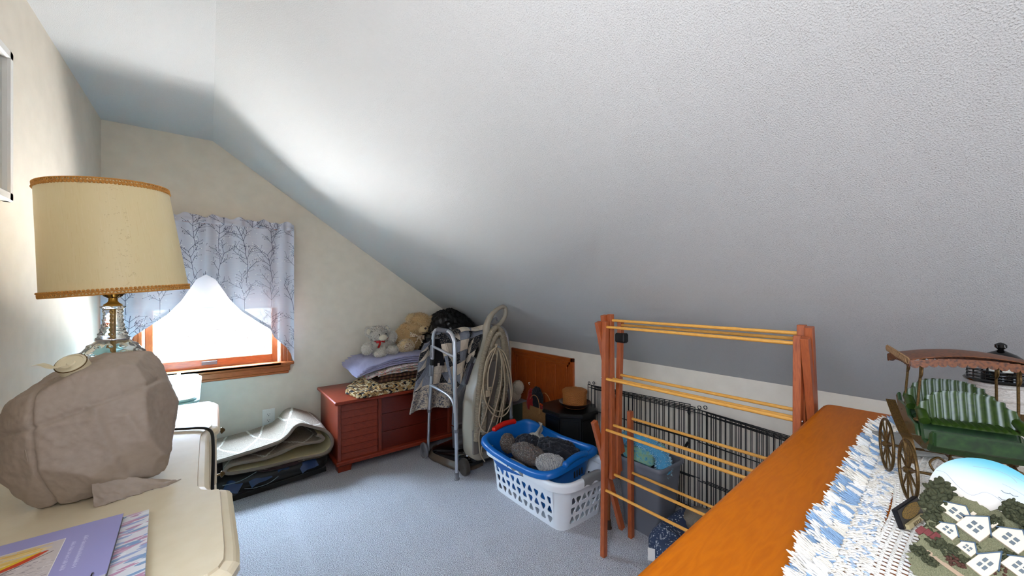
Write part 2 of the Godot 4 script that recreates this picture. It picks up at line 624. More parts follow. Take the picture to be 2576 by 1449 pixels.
func window_far() -> void:
	var w := Node3D.new()
	w.name = "window_1"
	w.set_meta("kind", "structure")
	w.set_meta("label", "oak framed window with a tall single pane, its shade half down")
	add_child(w)
	var x0 := -0.318
	var x1 := 0.404
	var y0 := 0.69
	var y1 := 1.62
	# moulded casing: a stepped profile, right, left, top
	for side in [0, 1, 2]:
		var b := MB.new()
		var steps := [[0.0, 0.018, 0.011], [0.018, 0.02, 0.016], [0.038, 0.03, 0.021]]
		for st in steps:
			var off: float = st[0]
			var wd: float = st[1]
			var th: float = st[2]
			if side == 0:
				b.box(Vector3(x1 + off + wd / 2, (y0 + y1 + 0.07) / 2, GABLE + th / 2), Vector3(wd, y1 - y0 + 0.07, th), 0.003)
			elif side == 1:
				b.box(Vector3(x0 - off - wd / 2, (y0 + y1 + 0.07) / 2, GABLE + th / 2), Vector3(wd, y1 - y0 + 0.07, th), 0.003)
			else:
				b.box(Vector3((x0 + x1) / 2, y1 + off + wd / 2, GABLE + th / 2), Vector3(x1 - x0 + 0.001, wd, th), 0.003)
		put("casing", b, M.oak_x if side == 2 else M.oak_y, w)
	# stool and apron
	var b2 := MB.new()
	b2.box(Vector3((x0 + x1) / 2, y0 - 0.004, GABLE + 0.0), Vector3(x1 - x0, 0.02, 0.09), 0.002)
	b2.box(Vector3((x0 + x1) / 2 + 0.005, y0 - 0.004, GABLE + 0.0225), Vector3(x1 - x0 + 0.155, 0.022, 0.045), 0.005)
	put("window_stool", b2, M.oak_x, w)
	b2 = MB.new()
	b2.box(Vector3((x0 + x1) / 2, y0 - 0.021, GABLE + 0.013), Vector3(x1 - x0 + 0.125, 0.014, 0.026), 0.004)
	b2.box(Vector3((x0 + x1) / 2, y0 - 0.045, GABLE + 0.010), Vector3(x1 - x0 + 0.12, 0.036, 0.02), 0.003)
	b2.box(Vector3((x0 + x1) / 2, y0 - 0.071, GABLE + 0.008), Vector3(x1 - x0 + 0.105, 0.018, 0.016), 0.004)
	put("apron", b2, M.oak_x, w)
	# pale jamb liner
	b2 = MB.new()
	for xx in [x0 + 0.004, x1 - 0.004]:
		b2.box(Vector3(xx, (y0 + y1) / 2, GABLE - 0.06), Vector3(0.008, y1 - y0, 0.10), 0.001)
	b2.box(Vector3((x0 + x1) / 2, y1 - 0.004, GABLE - 0.06), Vector3(x1 - x0, 0.008, 0.10), 0.001)
	put("jamb_liner", b2, M.trim_white, w)
	# sash: stiles and rails
	for e in [x0 + 0.026, x1 - 0.029]:
		var b := MB.new()
		b.box(Vector3(e, (y0 + y1) / 2, GABLE - 0.06), Vector3(0.036, y1 - y0, 0.03), 0.003)
		put("sash_stile", b, M.oak_y, w)
	for e in [y0 + 0.034, y1 - 0.03]:
		var b := MB.new()
		b.box(Vector3((x0 + x1) / 2, e, GABLE - 0.06), Vector3(x1 - x0 - 0.09, 0.058, 0.032), 0.003)
		put("sash_rail", b, M.oak_x, w)
	b2 = MB.new()
	b2.box(Vector3((x0 + x1) / 2, (y0 + y1) / 2 + 0.01, GABLE - 0.066), Vector3(x1 - x0 - 0.085, y1 - y0 - 0.09, 0.004))
	put("pane", b2, M.pane_glass, w)
	# recessed sash lift
	b2 = MB.new()
	b2.box(Vector3(0.002, y0 + 0.036, GABLE - 0.043), Vector3(0.082, 0.024, 0.006), 0.002)
	b2.box(Vector3(0.002, y0 + 0.047, GABLE - 0.038), Vector3(0.082, 0.004, 0.012), 0.001)
	put("sash_lift", b2, M.grey_plastic, w)
	# roller shade, half down
	var sh := flat("shade_fabric", Color(0.93, 0.90, 0.885), 0.9)
	sh.backlight_enabled = true
	sh.backlight = Color(0.035, 0.032, 0.031)
	var t := thing("roller_shade", "plain cream roller shade pulled halfway down behind the sheer valance", "shade", Vector3(0.043, 1.086, GABLE - 0.036))
	b2 = MB.new()
	b2.box(Vector3(0, 0.26, 0), Vector3(x1 - x0 - 0.02, 0.52, 0.0016))
	put("fabric", b2, sh, t)
	b2 = MB.new()
	b2.box(Vector3(0, 0.006, 0), Vector3(x1 - x0 - 0.022, 0.014, 0.006), 0.002)
	put("hem_bar", b2, M.trim_white, t)
	b2 = MB.new()
	b2.x = Transform3D(Basis(Vector3(0, 0, 1), PI / 2), Vector3(0.35, 0.51, 0.0))
	b2.lathe([Vector2(0, 0), Vector2(0.016, 0), Vector2(0.016, 0.70), Vector2(0, 0.70)], 16)
	put("roller", b2, M.trim_white, t)


func window_near() -> void:
	var w := Node3D.new()
	w.name = "window_2"
	w.set_meta("kind", "structure")
	add_child(w)
	var b := MB.new()
	for xx in [0.38, 1.12]:
		b.box(Vector3(xx, 1.15, 2.66), Vector3(0.06, 0.82, 0.05), 0.004)
	b.box(Vector3(0.75, 0.78, 2.66), Vector3(0.8, 0.06, 0.06), 0.004)
	put("sash", b, M.oak_y, w)


func access_door() -> void:
	var d := Node3D.new()
	d.name = "door_1"
	d.set_meta("kind", "structure")
	d.set_meta("label", "low orange pine access hatch of vertical boards in the knee wall")
	add_child(d)
	var za := -2.66
	var zb := -1.92
	var y1 := 0.703
	var xk := KNEE
	for k in 3:
		var b := MB.new()
		for st in [[0.0, 0.03, 0.02], [0.03, 0.022, 0.016], [0.052, 0.022, 0.011]]:
			var off: float = st[0]
			var wd: float = st[1]
			var th: float = st[2]
			if k == 0:
				b.box(Vector3(xk - th / 2, y1 - off - wd / 2, (za + zb) / 2), Vector3(th, wd, zb - za - 2 * off), 0.003)
			else:
				var zz: float = zb - off - wd / 2 if k == 1 else za + off + wd / 2
				b.box(Vector3(xk - th / 2, (y1 - off) / 2, zz), Vector3(th, y1 - off, wd), 0.003)
		put("casing", b, M.pine_z if k == 0 else M.pine_y, d)
	var wdt := (zb - za - 0.15) / 5.0
	for k in 5:
		var b := MB.new()
		b.box(Vector3(xk - 0.005, (y1 - 0.065) / 2 + 0.004, za + 0.075 + wdt * (k + 0.5)), Vector3(0.01 + 0.001 * (k % 2), y1 - 0.065, wdt - 0.003), 0.002)
		put("plank", b, M.pine_y, d)


func ceiling_lamp(at: Vector3, energy: float) -> void:
	var t := thing("ceiling_lamp", "round white dome lamp on the flat ceiling behind the viewer", "lamp", at)
	var b := MB.new()
	b.lathe([Vector2(0, 0), Vector2(0.15, 0), Vector2(0.155, -0.012), Vector2(0.15, -0.025), Vector2(0, -0.025)], 32)
	put("base", b, M.trim_white, t)
	var g := flat("lamp_glow", Color(1, 1, 1), 0.4)
	g.emission_enabled = true
	g.emission = Color(1.0, 0.94, 0.86)
	g.emission_energy_multiplier = 2.0
	b = MB.new()
	var prof := []
	for k in 9:
		var a := PI / 2 * k / 8
		prof.append(Vector2(0.14 * cos(a), -0.025 - 0.07 * sin(a)))
	b.lathe(prof, 32, Vector3.ZERO)
	put("dome", b, g, t)
	var l := OmniLight3D.new()
	l.name = "lamp_light"
	l.light_color = Color(1.0, 0.93, 0.84)
	l.light_energy = energy
	l.light_size = 0.12
	l.omni_range = 12.0
	l.omni_attenuation = 2.0
	l.shadow_enabled = true
	l.position = Vector3(0, -0.06, 0)
	t.add_child(l)


# ---------------------------------------------------------------- furniture
func build_all() -> void:
	vanity()
	chest()
	dresser()
	rack()
	left_side()
	chest_pile()
	floor_things()
	dresser_things()


func loft(b: MB, rings: Array) -> void:   # closed outlines of equal length, lowest first
	var n: int = rings[0].size()
	for k in rings.size() - 1:
		for i in n:
			var i2 := (i + 1) % n
			b.q(rings[k][i], rings[k][i2], rings[k + 1][i2], rings[k + 1][i])


func outline_top(b: MB, poly: PackedVector2Array, prof: Array) -> void:   # a table top: outline in (x, -z), profile of (inset, height)
	if Geometry2D.is_polygon_clockwise(poly):
		poly.reverse()
	var rings := []
	for w in prof:
		var p2: PackedVector2Array = MB.inset(poly, w.x)
		var r := []
		for a in p2:
			r.append(Vector3(a.x, w.y, -a.y))
		rings.append(r)
	loft(b, rings)
	for e in [0, prof.size() - 1]:
		var p2: PackedVector2Array = MB.inset(poly, prof[e].x)
		var id := Geometry2D.triangulate_polygon(p2)
		var o := b.v.size()
		for a in p2:
			b.p(Vector3(a.x, prof[e].y, -a.y))
		for k in range(0, id.size(), 3):
			var ccw := (p2[id[k + 1]] - p2[id[k]]).cross(p2[id[k + 2]] - p2[id[k]]) > 0
			if ccw == (e > 0):
				b.tri(o + id[k], o + id[k + 1], o + id[k + 2])
			else:
				b.tri(o + id[k], o + id[k + 2], o + id[k + 1])


func vanity() -> void:
	var cream := patterned("cream_paint", [Color(0.88, 0.82, 0.69), Color(0.90, 0.845, 0.725)], Vector3.ONE * 2.0, 0.02, 0.28, 0.0, 21)
	cream.clearcoat_enabled = true
	cream.clearcoat = 0.35
	cream.clearcoat_roughness = 0.12
	var t := thing("vanity_desk", "cream painted kneehole vanity desk with a stepped front edge along the left wall", "desk")
	var out := PackedVector2Array()
	# outline seen from above as (x, -z): back left corner, along the front
	var pts := [Vector2(-0.43, 0.80), Vector2(-0.02, 0.80), Vector2(0.008, 0.806), Vector2(0.032, 0.824), Vector2(0.044, 0.852), Vector2(0.046, 0.90), Vector2(0.044, 1.16), Vector2(0.040, 1.178), Vector2(0.028, 1.19), Vector2(0.018, 1.194), Vector2(0.006, 1.205), Vector2(0.001, 1.225), Vector2(0.0, 1.26), Vector2(0.0, 1.60), Vector2(0.001, 1.64), Vector2(0.006, 1.67), Vector2(0.016, 1.70), Vector2(0.026, 1.722), Vector2(0.032, 1.75), Vector2(0.032, 2.11), Vector2(0.026, 2.135), Vector2(0.012, 2.152), Vector2(-0.01, 2.16), Vector2(-0.43, 2.16)]
	for p in pts:
		out.append(p)
	var b := MB.new()
	outline_top(b, out, [Vector2(0.006, DESK - 0.034), Vector2(0.0, DESK - 0.028), Vector2(0.0, DESK - 0.016), Vector2(0.006, DESK - 0.011), Vector2(0.010, DESK - 0.0085), Vector2(0.021, DESK - 0.005), Vector2(0.0225, DESK - 0.005), Vector2(0.024, DESK)])
	put("desk_top", b, cream, t)
	# two pedestals and the apron between them
	for z in [[-0.83, -1.17], [-1.74, -2.13]]:
		b = MB.new()
		b.box(Vector3(-0.20, 0.385, (z[0] + z[1]) / 2), Vector3(0.42, 0.60, z[0] - z[1]), 0.006)
		put("pedestal", b, cream, t)
		for k in 3:
			b = MB.new()
			b.box(Vector3(0.014, 0.58 - k * 0.19, (z[0] + z[1]) / 2), Vector3(0.016, 0.17, z[0] - z[1] - 0.03), 0.005)
			var dr := put("drawer", b, cream, t)
			b = MB.new()
			b.x = Transform3D(Basis(Vector3(0, 0, 1), -PI / 2), Vector3(0.022, 0.60 - k * 0.19, z[1] + 0.06 if z[0] < -1.5 else z[0] - 0.06))
			b.lathe([Vector2(0, 0), Vector2(0.006, 0), Vector2(0.004, 0.010), Vector2(0.005, 0.015), Vector2(0.013, 0.018), Vector2(0.014, 0.022), Vector2(0.009, 0.027), Vector2(0.004, 0.032), Vector2(0, 0.033)], 16)
			put("knob", b, M.old_brass, dr)
	b = MB.new()
	b.box(Vector3(-0.04, 0.64, -1.455), Vector3(0.02, 0.09, 0.57), 0.004)
	put("apron", b, cream, t)
	b = MB.new()
	b.box(Vector3(-0.20, DESK - 0.026, -1.475), Vector3(0.40, 0.02, 1.29), 0.002)
	put("frame", b, cream, t)
	for z in [-0.85, -1.15, -1.76, -2.11]:
		for x in [-0.39, -0.01]:
			b = MB.new()
			b.lathe([Vector2(0.011, 0), Vector2(0.02, 0.09), Vector2(0, 0.09)], 12, Vector3(x, 0, z))
			put("leg", b, cream, t)


func chest() -> void:
	var t := thing("cedar_chest", "low reddish brown cedar chest with louvred front panels on block feet", "chest", Vector3(0.64, 0, -2.665))
	# local: x to the right, z back is negative; 1.17 long, 0.5 deep, 0.48 high
	var L := 1.17
	var b := MB.new()
	b.box(Vector3(L / 2, 0.466, -0.245), Vector3(L, 0.022, 0.535), 0.006)
	put("lid", b, M.cherry_x, t)
	b = MB.new()
	b.box(Vector3(L / 2, 0.262, -0.27), Vector3(L - 0.09, 0.38, 0.44), 0.002)
	put("carcass", b, M.cherry_dark, t)
	for e in [0.034, L - 0.034]:
		b = MB.new()
		b.box(Vector3(e, 0.262, -0.26), Vector3(0.018, 0.386, 0.485), 0.002)
		put("side_panel", b, M.cherry_y, t)
	for e in [0.035, 0.307, L - 0.307, L - 0.035]:
		b = MB.new()
		b.box(Vector3(e, 0.262, -0.022), Vector3(0.022, 0.386, 0.026), 0.003)
		put("stile", b, M.cherry_y, t)
	# louvres left and right
	for side in [0.047, L - 0.295]:
		for k in 8:
			b = MB.new()
			b.box(Vector3(side + 0.124, 0.093 + k * 0.0468, -0.031), Vector3(0.246, 0.050, 0.009), 0.002, Basis(Vector3.RIGHT, -0.30))
			put("louvre", b, M.cherry_x, t)
	# the plain boards between them
	for k in 3:
		b = MB.new()
		b.box(Vector3(L / 2, 0.133 + k * 0.128, -0.04), Vector3(L - 0.63, 0.126, 0.012), 0.002)
		put("board", b, M.cherry_dark, t)
	b = MB.new()
	b.box(Vector3(L / 2, 0.062, -0.25), Vector3(L - 0.02, 0.028, 0.525), 0.006)
	put("base_moulding", b, M.cherry_x, t)
	for x in [0.07, L - 0.07]:
		for z in [-0.045, -0.45]:
			b = MB.new()
			b.prism(PackedVector2Array([Vector2(-0.042, 0), Vector2(0.04, 0), Vector2(0.047, 0.05), Vector2(-0.047, 0.05)]), 0.07, Transform3D(Basis(), Vector3(x, 0, z - 0.035)), 0.003)
			put("foot", b, M.cherry_x, t)


func dresser() -> void:
	var t := thing("dresser", "long orange maple dresser with a polished bare top in the right foreground", "dresser", Vector3(1.525, 0, -0.319), 0.04)
	# local: x back to -1.25, z towards +0.5
	var b := MB.new()
	var poly := PackedVector2Array()
	for w in rounded(1.26, 0.50, 0.03, 5):
		poly.append(w + Vector2(-0.63, -0.25))
	outline_top(b, poly, [Vector2(0.006, DRESS - 0.03), Vector2(0.0, DRESS - 0.022), Vector2(0.0, DRESS - 0.013), Vector2(0.003, DRESS - 0.005), Vector2(0.009, DRESS - 0.001), Vector2(0.014, DRESS)])
	put("dresser_top", b, M.maple_x, t)
	b = MB.new()
	b.box(Vector3(-0.63, 0.445, 0.25), Vector3(1.2, 0.75, 0.45), 0.004)
	put("carcass", b, M.maple_x, t)
	for k in 3:
		for j in 3:
			b = MB.new()
			b.box(Vector3(-0.23 - 0.4 * j, 0.69 - k * 0.24, 0.022), Vector3(0.37, 0.21, 0.016), 0.004)
			var dr := put("drawer", b, M.maple_x, t)
			b = MB.new()
			b.x = Transform3D(Basis(Vector3.RIGHT, -PI / 2), Vector3(-0.23 - 0.4 * j, 0.69 - k * 0.24, 0.014))
			b.lathe([Vector2(0, 0), Vector2(0.008, 0), Vector2(0.006, 0.012), Vector2(0.015, 0.018), Vector2(0.012, 0.025), Vector2(0, 0.027)], 14)
			put("knob", b, M.old_brass, dr)
	for x in [-1.2, -0.06]:
		for z in [0.06, 0.44]:
			b = MB.new()
			b.lathe([Vector2(0, 0), Vector2(0.016, 0), Vector2(0.024, 0.072), Vector2(0, 0.072)], 14, Vector3(x, 0, z))
			put("leg", b, M.maple_x, t)


func rack() -> void:
	var t := thing("drying_rack", "folding wooden clothes drying rack with reddish legs and yellow dowels", "drying rack", Vector3(1.40, 0, -1.07))
	# local: x across the rack's depth, z along the dowels; ends at z 0 and z 0.70
	var L := 0.70
	# bar: bottom (x, y), top (x, y), offset outwards
	var bars := [[0.0, 0.0, 0.012, 1.067, 0], [0.062, 0.335, 0.05, 1.098, 0], [0.10, 0.33, 0.128, 1.06, 0], [0.213, 0.0, 0.205, 0.62, 0],
		[0.17, 0.42, -0.012, 1.064, 1], [0.15, 0.335, 0.03, 1.094, 1], [0.17, 0.05, -0.04, 0.615, 1]]
	for e in [0, 1]:
		for s in bars:
			var b := MB.new()
			var dz: float = -0.012 - 0.023 * s[4]
			var z: float = dz if e == 0 else L - dz
			b.bar(Vector3(s[0], s[1], z), Vector3(s[2], s[3], z), 0.027, 0.021, Vector3(0, 0, 1), 0.0015)
			put("leg_bar", b, M.rack_wood, t)
	for r in [[0.010, 1.042], [0.008, 0.806], [0.006, 0.576], [0.003, 0.303], [0.052, 1.070], [0.055, 0.80], [0.06, 0.585], [0.066, 0.355], [0.122, 1.045], [0.115, 0.81], [0.207, 0.585], [0.209, 0.32]]:
		var b := MB.new()
		b.tube([Vector3(r[0], r[1], -0.01), Vector3(r[0], r[1], L + 0.01)], 0.0063, 10)
		put("dowel", b, M.rod_wood, t)
	for w in [[0.0, 0.81, -0.0235], [0.0, 0.30, -0.0235], [0.009, 0.806, L + 0.0235]]:
		var b := MB.new()
		b.ball(Vector3(w[0], w[1], w[2]), Vector3(0.005, 0.005, 0.003), 10)
		put("rivet", b, M.chrome, t)
	var b2 := MB.new()
	b2.x = Transform3D(Basis(Vector3(0, 1, 0), 0.0), Vector3(0.118, 0.985, -0.005))
	b2.prism(rounded(0.04, 0.045, 0.01), 0.05, Transform3D(Basis(), Vector3(0, 0, -0.02)), 0.004)
	put("clip", b2, M.black, t)


# ---------------------------------------------------------------- left side and window
func left_side() -> void:
	table_lamp()
	paper_bag()
	books()
	power_cord()
	mint_bin()
	outlet()
	valance()
	branches()
	folded_rug()
	duffel()
	picture()


func table_lamp() -> void:
	var t := thing("table_lamp", "table lamp with a tilted cream drum shade and a hobnail glass base", "lamp", Vector3(-0.245, DESK, -1.78))
	var b := MB.new()
	# hidden foot and bowl, then the neck seen above the bag (heights above the desk)
	var bowl := [Vector2(0.0, 0.0), Vector2(0.075, 0.0), Vector2(0.078, 0.012), Vector2(0.06, 0.03), Vector2(0.03, 0.05), Vector2(0.026, 0.07), Vector2(0.05, 0.11), Vector2(0.078, 0.17), Vector2(0.088, 0.22), Vector2(0.082, 0.265), Vector2(0.066, 0.297), Vector2(0.045, 0.318), Vector2(0.034, 0.326)]
	var lump := func(prof: Array, rows: float, around: float, amp: float) -> MB:
		var m := MB.new()
		var fine := curve(prof, 8)
		var n := 72
		var h0: float = fine[0].y
		m.grid(n, fine.size(), func(i, j):
			var a: float = TAU * i / n
			var row: float = (fine[j].y - h0) * rows
			var k := maxf(0.0, cos(row * TAU)) * maxf(0.0, cos(a * around))
			var r: float = fine[j].x + amp * k * minf(1.0, fine[j].x * 30.0)
			return Vector3(cos(a) * r, fine[j].y, sin(a) * r), true, false)
		return m
	put("glass_bowl", lump.call(bowl, 42.0, 12.0, 0.005), M.crystal, t)
	b = MB.new()
	b.lathe([Vector2(0, 0.324), Vector2(0.041, 0.324), Vector2(0.042, 0.327), Vector2(0.041, 0.330), Vector2(0, 0.330)], 32)
	put("collar", b, M.chrome, t)
	var neck := [Vector2(0.0375, 0.331), Vector2(0.033, 0.345), Vector2(0.0275, 0.365), Vector2(0.0235, 0.39), Vector2(0.0225, 0.41), Vector2(0.0245, 0.424), Vector2(0.0275, 0.431), Vector2(0.0275, 0.435), Vector2(0.0, 0.436)]
	put("glass_neck", lump.call(neck, 70.0, 8.0, 0.0035), M.crystal, t)
	b = MB.new()
	b.tube([Vector3(0, 0.05, 0), Vector3(0, 0.43, 0)], 0.005, 10)
	put("rod", b, M.brass, t)
	b = MB.new()
	b.lathe([Vector2(0, 0.436), Vector2(0.023, 0.436), Vector2(0.022, 0.440), Vector2(0.014, 0.446), Vector2(0.011, 0.452), Vector2(0.011, 0.462), Vector2(0.016, 0.465), Vector2(0.017, 0.50), Vector2(0.0, 0.50)], 24)
	put("socket", b, M.brass, t)
	# reflector cup that holds the shade
	b = MB.new()
	for k in 8:
		var a := TAU * k / 8
		b.tube([Vector3(cos(a) * 0.010, 0.462, sin(a) * 0.010), Vector3(cos(a) * 0.020, 0.468, sin(a) * 0.020), Vector3(cos(a) * 0.030, 0.482, sin(a) * 0.030), Vector3(cos(a) * 0.034, 0.486, sin(a) * 0.034)], 0.0022, 6)
	b.tube(range(33).map(func(k): return Vector3(cos(TAU * k / 32.0) * 0.033, 0.485, sin(TAU * k / 32.0) * 0.033)), 0.002, 6, true)
	put("shade_holder", b, M.old_brass, t)
	var glow := flat("bulb_glass", Color(0.95, 0.95, 0.93), 0.3)
	b = MB.new()
	b.lathe([Vector2(0, 0.50), Vector2(0.013, 0.50), Vector2(0.016, 0.52), Vector2(0.028, 0.55), Vector2(0.03, 0.575), Vector2(0.02, 0.6), Vector2(0, 0.607)], 20)
	put("bulb", b, glow, t)
	# the tilted shade
	var axis := Vector3(-0.033, 0.345, 0.004).normalized()
	var right := Vector3.FORWARD.cross(axis).normalized() * -1.0
	var turn := Basis(right, axis, right.cross(axis))
	var foot := Vector3(-0.227, 1.196, -1.78) - t.position
	var im := Image.create(1024, 512, false, Image.FORMAT_RGB8)
	im.fill(Color(0.955, 0.875, 0.68))
	var r2 := RandomNumberGenerator.new()
	r2.seed = 11
	for k in 2600:
		var x := r2.randf() * 1024
		var c := Color(0.955, 0.875, 0.68).lerp(Color(0.975, 0.90, 0.74) if r2.randf() > 0.5 else Color(0.93, 0.84, 0.62), r2.randf() * 0.6)
		im.fill_rect(Rect2i(int(x), int(r2.randf() * 512), 1 + r2.randi() % 2, 10 + r2.randi() % 60), c)
	for k in 75:   # a faint sprig print running down one side
		var at := Vector2(745 + sin(k * 0.35) * 18 + r2.randf_range(-22, 22), r2.randf() * 512)
		for j in 3:
			dot(im, at + Vector2(r2.randf_range(-5, 5), r2.randf_range(-5, 5)), r2.randf_range(0.8, 2.2), Color(0.90, 0.815, 0.61))
	var sm := pictured("lamp_shade", im, 0.42)
	sm.backlight_enabled = true
	sm.backlight = Color(0.30, 0.26, 0.18)
	b = MB.new()
	b.x = Transform3D(turn, foot)
	b.lathe([Vector2(0.172, 0.0), Vector2(0.167, 0.08), Vector2(0.161, 0.17), Vector2(0.1555, 0.26), Vector2(0.150, 0.345)], 72)
	b.lathe([Vector2(0.1485, 0.345), Vector2(0.1705, 0.0)], 72)
	var shade := put("lamp_shade", b, sm, t)
	var gimp := flat("gimp_trim", Color(0.80, 0.56, 0.25), 0.7)
	for e in [[0.1725, 0.006, -1.0], [0.151, 0.339, 1.0]]:
		b = MB.new()
		b.x = Transform3D(turn, foot)
		var rr: float = e[0]
		for h in [-0.005, 0.004]:
			b.tube(range(96).map(func(k): return Vector3(cos(TAU * k / 96.0) * rr, e[1] + h, sin(TAU * k / 96.0) * rr)), 0.0022, 6, true)
		b.tube(range(576).map(func(k): return Vector3(cos(TAU * k / 576.0) * (rr + 0.001), e[1] + 0.0045 * sin(k * TAU * 72.0 / 576.0), sin(TAU * k / 576.0) * (rr + 0.001))), 0.0017, 5, true)
		for k in 110:   # scallops on the inner side of the braid
			var a := TAU * k / 110.0
			b.ball(Vector3(cos(a) * (rr + 0.0005), e[1] - e[2] * 0.009, sin(a) * (rr + 0.0005)), Vector3(0.0042, 0.0035, 0.0042), 8)
		put("braid_trim", b, gimp, shade)


func ridged(p: Vector3) -> float:
	return 1.0 - 2.0 * absf(nz.get_noise_3dv(p))


func paper_bag() -> void:
	var kraft := patterned("grey_kraft", [Color(0.60, 0.535, 0.475), Color(0.645, 0.58, 0.52)], Vector3.ONE * 5.0, 0.02, 0.62, 0.03, 31)
	var at := Vector3(-0.227, 0.886, -1.36)
	var t := thing("paper_bag", "crumpled greyish brown paper bag lying on the cream desk before the lamp", "bag", at, -0.166)
	# local axes: x right, y up, z towards the viewer
	var planes := [[Vector3(-0.72, 0.10, 0.68), 0.125], [Vector3(0.10, 0.10, 0.98), 0.118], [Vector3(0.16, -0.42, 0.88), 0.152], [Vector3(-0.05, 0.80, 0.60), 0.150], [Vector3(0.97, 0.10, 0.25), 0.142],
		[Vector3(0, 0, -1), 0.11], [Vector3(-0.55, 0.80, 0.20), 0.128], [Vector3(0, -1, 0), 0.165], [Vector3(0.80, -0.30, 0.52), 0.166], [Vector3(0.75, 0.64, 0.15), 0.190], [Vector3(0.05, 1, -0.2), 0.176],
		[Vector3(-0.95, -0.2, -0.2), 0.13], [Vector3(-0.25, -0.55, 0.80), 0.158], [Vector3(0.6, 0.45, 0.66), 0.158], [Vector3(-0.4, 0.55, 0.73), 0.140], [Vector3(-0.9, 0.45, 0.0), 0.135]]
	for e in planes:
		e[0] = e[0].normalized()
	var hull := func(d: Vector3) -> float:
		var s := 0.0
		for e in planes:
			s = maxf(s, d.dot(e[0]) / e[1])
		return 1.0 / s
	# many small flat facets cut into the big ones, as in crushed paper
	var r2 := RandomNumberGenerator.new()
	r2.seed = 61
	var cuts := []
	for k in 95:
		var n := Vector3(r2.randfn(), r2.randfn(), r2.randfn()).normalized()
		cuts.append([n, hull.call(n) * r2.randf_range(0.975, 1.03)])
	var shape := func(d: Vector3) -> Vector3:
		var s := 1.0 / float(hull.call(d))
		for e in cuts:
			s = maxf(s, d.dot(e[0]) / e[1])
		var p := d / s
		var k: float = 0.0035 * (ridged(p * 8.0) - 0.5) + 0.0015 * (ridged(p * 24.0 + Vector3(3, 1, 2)) - 0.4)
		k -= 0.007 * exp(-pow((p.x + 0.045 + 0.10 * p.y) / 0.005, 2.0)) * (1.0 if p.z > 0.02 else 0.0)
		k -= 0.006 * exp(-pow((p.y - 0.045 - 0.35 * p.x) / 0.0045, 2.0)) * (1.0 if p.z > 0.0 else 0.0)
		k += 0.006 * exp(-pow((p.x - 0.055 + 0.25 * p.y) / 0.009, 2.0)) * (1.0 if p.z > 0.0 and p.y < 0.06 else 0.0)
		k += 0.007 * exp(-pow((p.x - 0.10 + 0.5 * p.y) / 0.010, 2.0)) * (1.0 if p.z > 0.0 and p.y < 0.03 else 0.0)
		p += d * k
		p.y = maxf(p.y, -0.1655)
		return p
	var b := MB.new()
	var n := 190
	var m := 110
	b.grid(n, m, func(i, j):
		var a: float = TAU * i / n
		var f: float = PI * (0.001 + 0.998 * j / (m - 1)) - PI / 2
		return shape.call(Vector3(cos(f) * cos(a), sin(f), cos(f) * sin(a))), true, false)
	put("paper_body", b, kraft, t)
	# the bag's open mouth: a loose flap at the lower right
	b = MB.new()
	b.sheet(26, 18, func(u, v):
		var p := Vector3(0.03, -0.10, 0.085).lerp(Vector3(0.165, -0.150, 0.075), u)
		p += Vector3(0.018 - 0.05 * u * (1.0 - u), -0.062 + 0.05 * u * u, 0.035 - 0.05 * u) * v
		p += Vector3(0.004, 0.006, 0.006) * (ridged(p * 22.0) - 0.4) * (0.4 + v)
		p.y = maxf(p.y, -0.1645)
		return p, 0.0012)
	put("flap", b, kraft, t)
	# the folded triangle of the bag's base
	b = MB.new()
	b.sheet(14, 14, func(u, v):
		var p := Vector3(-0.131, 0.02, 0.03).lerp(Vector3(-0.068, 0.045, 0.093), u)
		return p + (Vector3(-0.066, -0.05, 0.100) - Vector3(-0.09, 0.035, 0.075)) * v * u + Vector3(-0.005, 0, 0.004), 0.001)
	put("base_fold", b, kraft, t)
	# what shows through the tear on top
	var tj := thing("glass_jar", "cream lidded jar showing through a tear in the top of the paper bag", "jar", at + Vector3(-0.02, 0.150, 0.05), -0.166)
	var glass := flat("cream_label", Color(0.86, 0.81, 0.68), 0.35)
	var turn := Basis(Vector3(1, 0, 0.2).normalized(), 0.75)
	b = MB.new()
	b.lathe([Vector2(0, -0.05), Vector2(0.026, -0.05), Vector2(0.027, 0.0), Vector2(0.025, 0.004), Vector2(0.022, 0.005), Vector2(0.021, 0.002), Vector2(0.008, 0.002), Vector2(0.006, 0.004), Vector2(0, 0.004)], 28, Vector3.ZERO, turn)
	put("lid", b, glass, tj)
	b = MB.new()
	b.tube(range(29).map(func(k): return turn * Vector3(cos(TAU * k / 28.0) * 0.0265, 0.0015, sin(TAU * k / 28.0) * 0.0265)), 0.0012, 6, true)
	put("rim", b, M.old_brass, tj)
	b = MB.new()
	b.sheet(8, 6, func(u, v): return Vector3(-0.045 + 0.05 * u, 0.006 - 0.012 * u + 0.003 * sin(u * 9), 0.012 + 0.028 * v), 0.0006)
	put("paper_tag", b, glass, tj)


